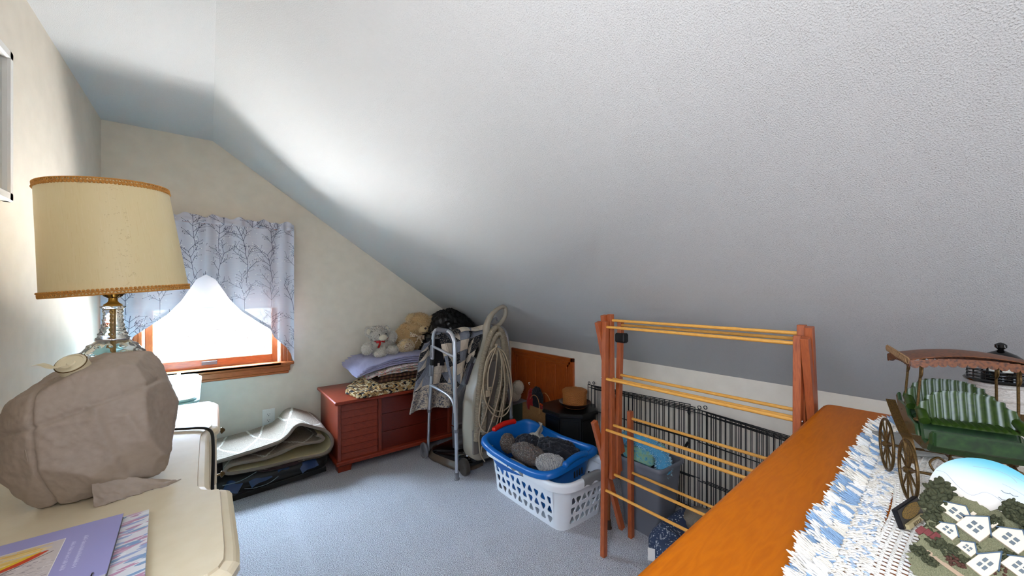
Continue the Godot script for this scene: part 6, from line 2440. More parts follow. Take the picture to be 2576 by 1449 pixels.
func grey_bin() -> void:
	var grey := flat("bin_grey", Color(0.39, 0.40, 0.43), 0.5)
	var t := thing("waste_bin", "tall rectangular grey plastic waste bin standing behind the drying rack", "bin", Vector3(1.765, 0, -1.08))
	var n := 48
	var shell := func(i: int, y: float, g: float) -> Vector3:
		var a := TAU * i / n
		var e := 0.28
		var cx := signf(cos(a)) * pow(absf(cos(a)), e)
		var cz := signf(sin(a)) * pow(absf(sin(a)), e)
		return Vector3(cx * (lerpf(0.082, 0.113, y) + g), y * 0.355, cz * (lerpf(0.100, 0.128, y) + g))
	var b := MB.new()
	b.grid(n, 8, func(i, j): return shell.call(i, j / 7.0, 0.0), true)
	b.grid(n, 8, func(i, j): return shell.call(i, maxf(0.01, j / 7.0), -0.003), true, false, true)
	b.grid(n, 2, func(i, j): return shell.call(i, 0.0, 0.0) * (1.0 if j == 1 else 0.0), true)
	put("tub", b, grey, t)
	b = MB.new()
	var lip := [Vector2(-0.003, -0.004), Vector2(-0.002, 0.004), Vector2(0.004, 0.007), Vector2(0.010, 0.004), Vector2(0.011, -0.012), Vector2(0.008, -0.012), Vector2(0.006, -0.001), Vector2(0.0, 0.0)]
	b.grid(n, lip.size(), func(i, j):
		var p: Vector3 = shell.call(i, 1.0, lip[j].x)
		return p + Vector3(0, lip[j].y, 0), true, false, true)
	put("rim", b, grey, t)


func pet_beds() -> void:
	# the pale blue bed stuffed into the bin
	var fluff := flat("blue_fluff", Color(0.30, 0.58, 0.72), 1.0)
	var tie := patterned("blue_tie_dye", [Color(0.16, 0.42, 0.60), Color(0.40, 0.60, 0.58), Color(0.50, 0.60, 0.45), Color(0.25, 0.52, 0.68)], Vector3.ONE * 4, 0.02, 0.95, 0.0, 91)
	var t := thing("pet_bed", "pale blue fluffy pet bed folded into the top of the grey bin", "pet bed", Vector3(1.765, 0.30, -1.08))
	var b := MB.new()
	var path := curve([Vector3(-0.075, 0.13, -0.105), Vector3(-0.07, 0.152, -0.06), Vector3(-0.055, 0.145, 0.0), Vector3(-0.045, 0.125, 0.06), Vector3(-0.03, 0.085, 0.092), Vector3(-0.025, 0.02, 0.095)], 8)
	b.tube(path, path.map(func(q): return 0.033), 20)
	for k in b.v.size():
		b.v[k] += Vector3(1, 1, 1) * 0.004 * nz.get_noise_3dv(b.v[k] * 70.0)
	var bolster := put("bolster", b, fluff, t)
	var places := []
	var cols := []
	var r2 := RandomNumberGenerator.new()
	r2.seed = 17
	for k in 2600:
		var q: Vector3 = path[r2.randi() % (path.size() - 1)]
		var d := Vector3(r2.randfn(), r2.randfn(), r2.randfn()).normalized()
		var s := d.cross(Vector3(0.3, 0.2, 0.9)).normalized() * 0.0018
		places.append(Transform3D(Basis(s, d * 0.012, s.cross(d)), q + d * 0.032 + Vector3(0, 0, r2.randf_range(-0.006, 0.006))))
		cols.append(Color(0.16, 0.42, 0.58).lerp(Color(0.45, 0.66, 0.74), r2.randf()))
	many("fluff", M.tuft, M.fur, places, cols, bolster)
	b = MB.new()
	b.box(Vector3(-0.065, 0.078, -0.02), Vector3(0.05, 0.085, 0.17), 0.018)
	b.box(Vector3(0.03, 0.07, -0.02), Vector3(0.09, 0.10, 0.18), 0.02)
	put("cushion", b, tie, t)
	# the dark blue spotted bed on the floor
	var im := Image.create(256, 256, false, Image.FORMAT_RGB8)
	im.fill(Color(0.17, 0.22, 0.32))
	for k in 150:
		dot(im, Vector2(r2.randf() * 256, r2.randf() * 256), r2.randf_range(1.6, 4.4), Color(0.82, 0.84, 0.86))
	var spots := pictured("spotted_cotton", im, 0.9)
	spots.uv1_triplanar = true
	spots.uv1_scale = Vector3.ONE * 5.0
	var fleece := cloth("beige_fleece", Color(0.46, 0.41, 0.34), Color(0.56, 0.50, 0.43), 12.0, 0.5, 93)
	t = thing("pet_bed", "dark blue pet bed with white spots and beige fleece lining on the carpet", "pet bed", Vector3(1.70, 0, -0.73))
	b = MB.new()
	b.grid(80, 24, func(i, j):
		var a: float = TAU * i / 80.0
		var e := 0.42
		var cx := signf(cos(a)) * pow(absf(cos(a)), e)
		var cz := signf(sin(a)) * pow(absf(sin(a)), e)
		var c: float = TAU * j / 24.0
		var rr: float = 0.058 + 0.006 * nz.get_noise_2d(i * 0.3, j * 0.2)
		var low: float = 1.0 if cx > -0.9 else 0.82
		return Vector3(cx * 0.145 + cos(c) * rr * signf(cx) * pow(absf(cos(a)), 0.4), 0.075 * low + sin(c) * 0.074 * low, cz * 0.175 + cos(c) * rr * signf(cz) * pow(absf(sin(a)), 0.4)), true, true)
	put("bolster", b, spots, t)
	b = MB.new()
	b.ball(Vector3(0, 0.07, 0), Vector3(0.16, 0.045, 0.19), 32, func(d): return 0.1 * nz.get_noise_3dv(d * 4.0))
	b.ball(Vector3(0.10, 0.135, -0.10), Vector3(0.085, 0.04, 0.075), 28, func(d): return 0.25 * nz.get_noise_3dv(d * 2.0))
	put("fleece_lining", b, fleece, t)
	b = MB.new()
	b.box(Vector3(-0.200, 0.06, -0.175), Vector3(0.002, 0.055, 0.03), 0.0005, Basis(Vector3.UP, 0.5))
	put("care_tag", b, M.trim_white, t)


func cane() -> void:
	var bam := patterned("bamboo", [Color(0.40, 0.20, 0.08), Color(0.56, 0.31, 0.13), Color(0.48, 0.25, 0.10)], Vector3(14, 3, 14), 0.03, 0.4, 0.0, 95)
	var t := thing("cane", "knobbly bamboo walking cane with a rubber tip standing behind the rack's front leg", "cane", Vector3(1.585, 0, -1.195))
	var b := MB.new()
	var pts := []
	var rad := []
	for k in 61:
		var y := 0.03 + 0.85 * k / 60.0
		pts.append(Vector3(-0.02 * k / 60.0, y, 0.02 * k / 60.0))
		rad.append(0.0085 + 0.0022 * pow(maxf(0.0, cos(k * TAU / 7.5)), 6.0))
	b.tube(pts, rad, 12)
	put("shaft", b, bam, t)
	b = MB.new()
	b.lathe([Vector2(0, 0), Vector2(0.016, 0), Vector2(0.0165, 0.006), Vector2(0.0125, 0.012), Vector2(0.011, 0.045), Vector2(0, 0.045)], 16)
	put("rubber_tip", b, flat("brown_rubber", Color(0.22, 0.16, 0.11), 0.8), t)


# ---------------------------------------------------------------- on the dresser
func dresser_things() -> void:
	doily()
	stone_slab()
	surrey()
	lighthouse()
	village_plaque()
	name_card()
	pedestal_dish()


func doily() -> void:
	var yarn := flat("yarn", Color.WHITE, 1.0)
	yarn.vertex_color_use_as_albedo = true
	var t := thing("doily", "cream crochet runner with a ruffled blue and white border lying along the dresser", "doily", Vector3(0.96, DRESS, 0.05), 0.04)
	var r2 := RandomNumberGenerator.new()
	r2.seed = 29
	# one stitch: a thick strand along x, unit length
	var st := MB.new()
	st.tube([Vector3(-0.5, -0.06, 0), Vector3(-0.25, 0.05, 0), Vector3(0.0, 0.08, 0), Vector3(0.25, 0.05, 0), Vector3(0.5, -0.06, 0)], [0.16, 0.24, 0.26, 0.24, 0.16], 6)
	var stitch := st.mesh()
	# one loop of the ruffle: an open ring lying on its side
	st = MB.new()
	st.tube(curve([Vector3(-0.22, 0, 0), Vector3(-0.30, 0, 0.35), Vector3(-0.26, 0.02, 0.72), Vector3(0, 0.04, 1.0), Vector3(0.26, 0.02, 0.72), Vector3(0.30, 0, 0.35), Vector3(0.22, 0, 0)], 3), 0.115, 6)
	var loop := st.mesh()
	var cream := Color(0.80, 0.73, 0.62)
	var pale := Color(0.84, 0.80, 0.74)
	var blue := Color(0.24, 0.36, 0.52)
	var ring := func(inset: float) -> Array:   # points round the runner with their outward directions
		var w := 1.04 - inset * 2
		var d := 0.46 - inset * 2
		var r := maxf(0.02, 0.14 - inset)
		var o := rounded(w, d, r, 12)
		return Array(o)
	var along := func(poly: Array, step: float) -> Array:
		var out := []
		var n := poly.size()
		var carry := 0.0
		for i in n:
			var a: Vector2 = poly[i]
			var b: Vector2 = poly[(i + 1) % n]
			var l := a.distance_to(b)
			if l < 1e-6:
				continue
			var s := carry
			while s < l:
				out.append([a.lerp(b, s / l), (b - a) / l])
				s += step
			carry = s - l
		return out
	# the ruffle: overlapping shells, each a fan of loops, standing in waves
	var places := []
	var cols := []
	for tier in 3:
		var pts: Array = along.call(ring.call([0.036, 0.030, 0.046][tier]), 0.0155)
		for k in pts.size():
			var p: Vector2 = pts[k][0]
			var dir: Vector2 = pts[k][1]
			var out := Vector2(dir.y, -dir.x)
			var wave := 0.5 + 0.5 * sin(k * 1.1 + tier * 2.0)
			var c: Color = blue if nz.get_noise_2d(k * 0.55, tier * 9.0 + p.x * 3.0) > 0.10 else (pale if r2.randf() < 0.5 else cream)
			var long := r2.randf_range(0.019, 0.029) * (0.8 if tier == 2 else 1.0)
			for j in 7:
				var u := (j - 3) / 3.0
				var bas := Basis(Vector3(dir.x, 0, dir.y), Vector3.UP, Vector3(out.x, 0, out.y))
				bas = bas * Basis(Vector3.UP, u * 0.75 + r2.randf_range(-0.1, 0.1)) * Basis(Vector3.RIGHT, -0.12 - 0.45 * wave * (1.0 - u * u) + r2.randf_range(-0.08, 0.08))
				var l := long * (1.0 - 0.22 * u * u) * r2.randf_range(0.9, 1.05)
				places.append(Transform3D(bas.scaled_local(Vector3(0.0088, 0.0105, l)), Vector3(p.x + dir.x * u * 0.006, 0.003 + 0.0022 * tier + 0.003 * wave, p.y + dir.y * u * 0.006)))
				cols.append(c * r2.randf_range(0.86, 1.05))
	many("ruffle", loop, yarn, places, cols, t)
	# the solid band inside it
	places = []
	cols = []
	for row in 11:
		var pts: Array = along.call(ring.call(0.036 + 0.0040 * row), 0.0044)
		for k in pts.size():
			var p: Vector2 = pts[k][0]
			var dir: Vector2 = pts[k][1]
			var out := Vector2(dir.y, -dir.x)
			var bas := Basis(Vector3(dir.x, 0, dir.y), Vector3.UP, Vector3(out.x, 0, out.y)) * Basis(Vector3.UP, r2.randf_range(0.5, 1.2) * (1.0 if (k + row) % 2 == 0 else -1.0))
			places.append(Transform3D(bas.scaled_local(Vector3(0.0080, 0.0066, 0.0068)), Vector3(p.x + r2.randf_range(-0.0008, 0.0008), 0.0030 + r2.randf() * 0.002, p.y + r2.randf_range(-0.0008, 0.0008))))
			var f := nz.get_noise_3d(p.x * 34.0, row * 0.35, p.y * 34.0) + r2.randf_range(-0.12, 0.12)
			cols.append((blue.lerp(pale, 0.25) if f > 0.20 else (pale if f > -0.1 else cream)) * r2.randf_range(0.86, 1.04))
	many("band", stitch, yarn, places, cols, t)
	# open mesh: rings of strand joined by short posts
	places = []
	cols = []
	var inset := 0.080
	var row := 0
	while inset < 0.225:
		var shift := 0.0035 * sin(row * 0.9)
		var wide := 0.0088 if row < 11 else 0.0068
		var pts: Array = along.call(ring.call(inset), 0.0052)
		for k in pts.size():
			var p: Vector2 = pts[k][0]
			var dir: Vector2 = pts[k][1]
			var out := Vector2(dir.y, -dir.x)
			p += out * (0.004 * sin(p.x * 16.0 + row * 0.05) + shift * 0.3)
			var bas := Basis(Vector3(dir.x, 0, dir.y), Vector3.UP, Vector3(out.x, 0, out.y))
			places.append(Transform3D((bas * Basis(Vector3.UP, 0.35 if k % 2 == 0 else -0.35)).scaled_local(Vector3(0.0076, 0.0084, 0.0084)), Vector3(p.x, 0.0026, p.y)))
			cols.append(cream.lerp(pale, r2.randf()))
			var cell := 2 if row < 11 else 1
			if k % cell == 0 or r2.randf() < 0.15:
				var c := p - out * wide * 0.5
				places.append(Transform3D((bas * Basis(Vector3.UP, PI / 2 + r2.randf_range(-0.25, 0.25))).scaled_local(Vector3(wide * 1.05, 0.0080, 0.0080)), Vector3(c.x, 0.0024, c.y)))
				cols.append(cream.lerp(pale, r2.randf()))
		inset += wide
		row += 1
	many("open_mesh", stitch, yarn, places, cols, t)


func stone_slab() -> void:
	var grey := patterned("grey_marble", [Color(0.42, 0.42, 0.40), Color(0.60, 0.59, 0.56), Color(0.48, 0.48, 0.46), Color(0.66, 0.65, 0.61)], Vector3(3, 3, 12), 0.015, 0.35, 0.0, 97)
	var t := thing("stone_slab", "small grey veined stone slab lying on the runner under the toy carriage", "stone slab", Vector3(1.225, DRESS + 0.009, -0.098), -0.9)
	var b := MB.new()
	b.x = Transform3D(Basis(Vector3.RIGHT, -PI / 2), Vector3.ZERO)
	b.prism(rounded(0.095, 0.135, 0.006, 3), 0.006, Transform3D(), 0.0015)
	put("slab", b, grey, t)


func surrey() -> void:
	var green := patterned("green_enamel", [Color(0.035, 0.12, 0.035), Color(0.07, 0.19, 0.05), Color(0.12, 0.25, 0.07)], Vector3.ONE * 6, 0.02, 0.25, 0.0, 99)
	green.clearcoat_enabled = true
	green.clearcoat = 0.5
	var olive := patterned("green_cushion", [Color(0.06, 0.13, 0.03), Color(0.14, 0.22, 0.05), Color(0.20, 0.26, 0.07)], Vector3.ONE * 8, 0.03, 0.35, 0.0, 101)
	var gold := patterned("worn_gilt", [Color(0.22, 0.16, 0.09), Color(0.36, 0.27, 0.14), Color(0.44, 0.34, 0.18)], Vector3.ONE * 12, 0.05, 0.42, 0.0, 103)
	gold.metallic = 0.7
	var rust := patterned("rusty_tin", [Color(0.13, 0.065, 0.03), Color(0.36, 0.18, 0.05), Color(0.42, 0.235, 0.07)], Vector3.ONE * 10, 0.03, 0.5, 0.0, 105)
	var t := thing("toy_surrey", "antique metal toy carriage with green seats, spoked gilt wheels and a fringed rusty roof", "toy carriage", Vector3(0.988, DRESS + 0.0062, -0.025), -1.256)
	# local: x across (negative is the near-left side), z forwards
	for x in [-0.078, 0.078]:
		for z in [-0.064, 0.064]:
			var r := 0.0495
			var b := MB.new()
			var o := Vector3(x, r, z)
			b.tube(range(40).map(func(k): return o + Vector3(0, cos(TAU * k / 40.0) * (r - 0.0022), sin(TAU * k / 40.0) * (r - 0.0022))), 0.0024, 8, true)
			var wheel := put("wheel", b, gold, t)
			for k in 10:
				b = MB.new()
				var a := TAU * k / 10.0
				b.tube([o, o + Vector3(0, cos(a), sin(a)) * (r - 0.003)], [0.0019, 0.0012], 6)
				put("spoke", b, gold, wheel)
			b = MB.new()
			b.lathe([Vector2(0, -0.006), Vector2(0.0035, -0.006), Vector2(0.0065, -0.002), Vector2(0.0065, 0.002), Vector2(0.0035, 0.006), Vector2(0, 0.006)], 14, o, Basis(Vector3(0, 0, 1), PI / 2))
			put("hub", b, gold, wheel)
	for z in [-0.064, 0.064]:
		var b := MB.new()
		b.tube([Vector3(-0.078, 0.0495, z), Vector3(0.078, 0.0495, z)], 0.0024, 8)
		put("axle", b, gold, t)
	var b := MB.new()
	b.tube([Vector3(0, 0.0495, -0.064), Vector3(0, 0.0495, 0.064)], 0.0026, 8)
	for s in [-1.0, 1.0]:   # curled leaf springs
		b.tube(curve([Vector3(s * 0.045, 0.050, 0.064), Vector3(s * 0.052, 0.066, 0.060), Vector3(s * 0.040, 0.074, 0.050), Vector3(s * 0.028, 0.066, 0.045), Vector3(s * 0.022, 0.076, 0.035)], 5), 0.0017, 6)
		b.tube(curve([Vector3(s * 0.045, 0.050, -0.064), Vector3(s * 0.052, 0.066, -0.060), Vector3(s * 0.040, 0.076, -0.050), Vector3(s * 0.028, 0.068, -0.045), Vector3(s * 0.022, 0.078, -0.035)], 5), 0.0017, 6)
	put("undercarriage", b, gold, t)
	# the tub: a side profile (z, y) pushed across
	b = MB.new()
	var side := PackedVector2Array()
	for w in [Vector2(-0.075, 0.128), Vector2(-0.068, 0.098), Vector2(-0.05, 0.082), Vector2(-0.01, 0.078), Vector2(0.036, 0.078), Vector2(0.056, 0.084), Vector2(0.066, 0.098), Vector2(0.069, 0.118), Vector2(0.063, 0.119), Vector2(0.058, 0.104), Vector2(0.046, 0.096), Vector2(0.034, 0.098), Vector2(0.028, 0.112), Vector2(0.02, 0.126), Vector2(-0.02, 0.126), Vector2(-0.026, 0.112), Vector2(-0.034, 0.112), Vector2(-0.04, 0.130)]:
		side.append(Vector2(-w.x, w.y))
	b.prism(side, 0.108, Transform3D(Basis(Vector3(0, 0, -1), Vector3.UP, Vector3(1, 0, 0)), Vector3(-0.054, 0, 0)), 0.003)
	put("tub", b, green, t)
	b = MB.new()   # side scrolls
	for s in [-1.0, 1.0]:
		b.prism(PackedVector2Array([Vector2(0.08, 0.150), Vector2(0.072, 0.138), Vector2(0.03, 0.136), Vector2(0.015, 0.122), Vector2(-0.02, 0.118), Vector2(-0.03, 0.10), Vector2(0.0, 0.092), Vector2(0.05, 0.096), Vector2(0.074, 0.118), Vector2(0.09, 0.142)]), 0.006, Transform3D(Basis(Vector3(0, 0, -1), Vector3.UP, Vector3(1, 0, 0)), Vector3(s * 0.057 - 0.003, 0, 0)), 0.002)
	b.box(Vector3(0, 0.108, 0.068), Vector3(0.10, 0.026, 0.006), 0.0025)
	put("side_scroll", b, green, t)
	# two tufted benches
	for bench in [[0.026, 0.124], [-0.040, 0.132]]:
		var seat := MB.new()
		var z0: float = bench[0]
		var y0: float = bench[1]
		seat.grid(67, 9, func(i, j):
			var u: float = i / 66.0
			var c := cos(fposmod(u * 11.0, 1.0) * TAU - PI)
			var a: float = PI * j / 8.0
			return Vector3(lerpf(-0.047, 0.047, u), y0 + 0.003 + 0.006 * sin(a) * (0.75 + 0.25 * c), z0 + 0.002 - 0.022 * cos(a)), false, false, true)
		var sm := put("seat", seat, olive, t)
		seat = MB.new()
		seat.sheet(89, 12, func(u, v):
			var x := lerpf(-0.053, 0.053, u)
			var arch := sqrt(maxf(0.0, 1.0 - pow(absf(u - 0.5) * 2.0, 2.6)))
			var y: float = y0 + 0.004 + v * (0.012 + 0.036 * arch)
			var rib := 0.5 + 0.5 * cos(fposmod(u * 11.0, 1.0) * TAU - PI)
			var wrap := 0.020 * pow(absf(u - 0.5) * 2.0, 3.0)
			return Vector3(x, y, z0 - 0.022 - 0.010 * v + wrap + 0.0045 * rib), 0.006)
		put("backrest", seat, olive, sm)
		for s in [-1.0, 1.0]:
			seat = MB.new()
			seat.tube(curve([Vector3(s * 0.050, y0 + 0.016, z0 - 0.018), Vector3(s * 0.053, y0 + 0.014, z0 + 0.004), Vector3(s * 0.054, y0 + 0.006, z0 + 0.020)], 5), 0.0072, 10)
			put("armrest", seat, olive, sm)
	# the fender strip on the near-left side
	for s in [-1.0, 1.0]:
		b = MB.new()
		var fp := curve([Vector3(s * 0.083, 0.143, -0.032), Vector3(s * 0.082, 0.125, -0.005), Vector3(s * 0.080, 0.103, 0.030), Vector3(s * 0.079, 0.098, 0.046), Vector3(s * 0.078, 0.085, 0.055), Vector3(s * 0.075, 0.060, 0.058)], 5)
		b.sheet(fp.size(), 4, func(u, v):
			var q: Vector3 = fp[int(round(u * (fp.size() - 1)))]
			return q + Vector3(-s * 0.013 * (v - 0.2), 0, 0.0), 0.0012)
		put("fender", b, gold, t)
	# posts with curled brackets, and the roof
	for x in [-0.055, 0.055]:
		for z in [0.020, -0.046]:
			b = MB.new()
			var top := 0.2335 + (0.0 if z > 0 else -0.008)
			b.tube(curve([Vector3(x, 0.122, z - 0.004), Vector3(x, 0.16, z - 0.002), Vector3(x * 0.97, 0.20, z + 0.002), Vector3(x * 0.96, top, z + 0.004)], 5), 0.0019, 8)
			b.tube(curve([Vector3(x * 0.97, 0.196, z + 0.001), Vector3(x * 0.97, 0.204, z + 0.009), Vector3(x * 0.96, 0.216, z + 0.010), Vector3(x * 0.95, top, z + 0.018)], 5), 0.0015, 6)
			b.ball(Vector3(x, 0.124, z - 0.004), Vector3(0.006, 0.003, 0.006), 10)
			put("post", b, gold, t)
	b = MB.new()
	b.x = Transform3D(Basis(Vector3.RIGHT, -0.06), Vector3(0, 0.238, -0.010))
	b.sheet(24, 24, func(u, v): return Vector3(lerpf(-0.074, 0.074, u), 0.006 - 0.012 * pow(absf(u - 0.5) * 2, 2) - 0.006 * pow(absf(v - 0.5) * 2, 2), lerpf(0.066, -0.066, v)), 0.0015)
	var roof := put("roof", b, rust, t)
	b = MB.new()
	b.x = Transform3D(Basis(Vector3.RIGHT, -0.06), Vector3(0, 0.238, -0.010))
	for e in 4:   # a band with scallops hanging all round
		for k in 14:
			var u := (k + 0.5) / 14.0
			var x := lerpf(-0.074, 0.074, u)
			var z := lerpf(-0.066, 0.066, u)
			var at := [Vector3(x, 0, 0.067), Vector3(x, 0, -0.067), Vector3(-0.075, 0, z), Vector3(0.075, 0, z)]
			var turn := Basis() if e < 2 else Basis(Vector3.UP, PI / 2)
			var wd := 0.0106 if e < 2 else 0.0095
			var poly := PackedVector2Array([Vector2(-wd / 2, 0.0), Vector2(wd / 2, 0.0), Vector2(wd / 2, -0.008)])
			for j in range(1, 7):
				var a := PI * j / 7.0
				poly.append(Vector2(cos(a) * wd / 2, -0.008 - sin(a) * 0.005))
			poly.append(Vector2(-wd / 2, -0.008))
			b.prism(poly, 0.0012, Transform3D(turn, at[e] + Vector3(0, -0.004 - 0.008 * pow(absf(u - 0.5) * 2, 2), 0)))
	put("scalloped_edge", b, rust, roof)
	b = MB.new()   # the twisted fringe left on the near-left end
	for k in 16:
		var z := lerpf(-0.066, 0.052, k / 15.0)
		b.tube(range(9).map(func(j): return Vector3(-0.076 + 0.0012 * cos(TAU * j / 8.0), 0.232 - 0.006 * z / 0.066 * 0.6 + 0.0055 * sin(TAU * j / 8.0), z + 0.004 * cos(TAU * j / 8.0))), 0.0012, 5)
	put("fringe", b, flat("faded_fringe", Color(0.46, 0.34, 0.22), 0.9), roof)


func lighthouse() -> void:
	var white := patterned("rough_white", [Color(0.66, 0.63, 0.60), Color(0.82, 0.79, 0.76)], Vector3(6, 14, 6), 0.05, 0.9, 0.2, 107)
	var t := thing("lighthouse", "white textured model lighthouse with a black gallery and lantern behind the toy carriage", "model lighthouse", Vector3(1.365, DRESS + 0.006, 0.022))
	var b := MB.new()
	b.lathe([Vector2(0, 0), Vector2(0.062, 0), Vector2(0.060, 0.01), Vector2(0.054, 0.05), Vector2(0.047, 0.095), Vector2(0.0455, 0.108), Vector2(0.0475, 0.110), Vector2(0.0475, 0.114), Vector2(0.0435, 0.118), Vector2(0.042, 0.136), Vector2(0.0455, 0.139), Vector2(0.0455, 0.146), Vector2(0, 0.146)], 40)
	put("tower", b, white, t)
	for y in [0.148, 0.158, 0.165, 0.172]:
		b = MB.new()
		if y < 0.15:
			b.lathe([Vector2(0, 0.146), Vector2(0.053, 0.147), Vector2(0.055, 0.151), Vector2(0.052, 0.154), Vector2(0, 0.154)], 40)
			put("gallery", b, M.black_gloss, t)
		else:
			b.tube(range(40).map(func(k): return Vector3(cos(TAU * k / 40.0) * 0.049, y, sin(TAU * k / 40.0) * 0.049)), 0.0014, 6, true)
			put("railing", b, M.black_gloss, t)
	b = MB.new()
	for k in 14:
		var a := TAU * k / 14.0
		b.tube([Vector3(cos(a) * 0.049, 0.152, sin(a) * 0.049), Vector3(cos(a) * 0.049, 0.172, sin(a) * 0.049)], 0.0011, 5)
	put("baluster", b, M.black_gloss, t)
	b = MB.new()
	b.lathe([Vector2(0, 0.153), Vector2(0.028, 0.153), Vector2(0.028, 0.170), Vector2(0, 0.170)], 24)
	for k in 8:
		var a := TAU * k / 8.0
		b.tube([Vector3(cos(a) * 0.026, 0.168, sin(a) * 0.026), Vector3(cos(a) * 0.026, 0.194, sin(a) * 0.026)], 0.0018, 6)
	put("lantern_room", b, M.black_gloss, t)
	b = MB.new()
	b.lathe([Vector2(0, 0.170), Vector2(0.022, 0.170), Vector2(0.022, 0.193), Vector2(0, 0.193)], 24)
	put("lantern_glass", b, flat("pale_lantern", Color(0.75, 0.74, 0.70), 0.2), t)
	b = MB.new()
	b.lathe([Vector2(0, 0.193), Vector2(0.033, 0.193), Vector2(0.034, 0.196), Vector2(0.022, 0.207), Vector2(0.008, 0.214), Vector2(0.004, 0.217), Vector2(0.009, 0.222), Vector2(0.009, 0.228), Vector2(0.004, 0.232), Vector2(0, 0.233)], 24)
	put("lantern_roof", b, M.black_gloss, t)


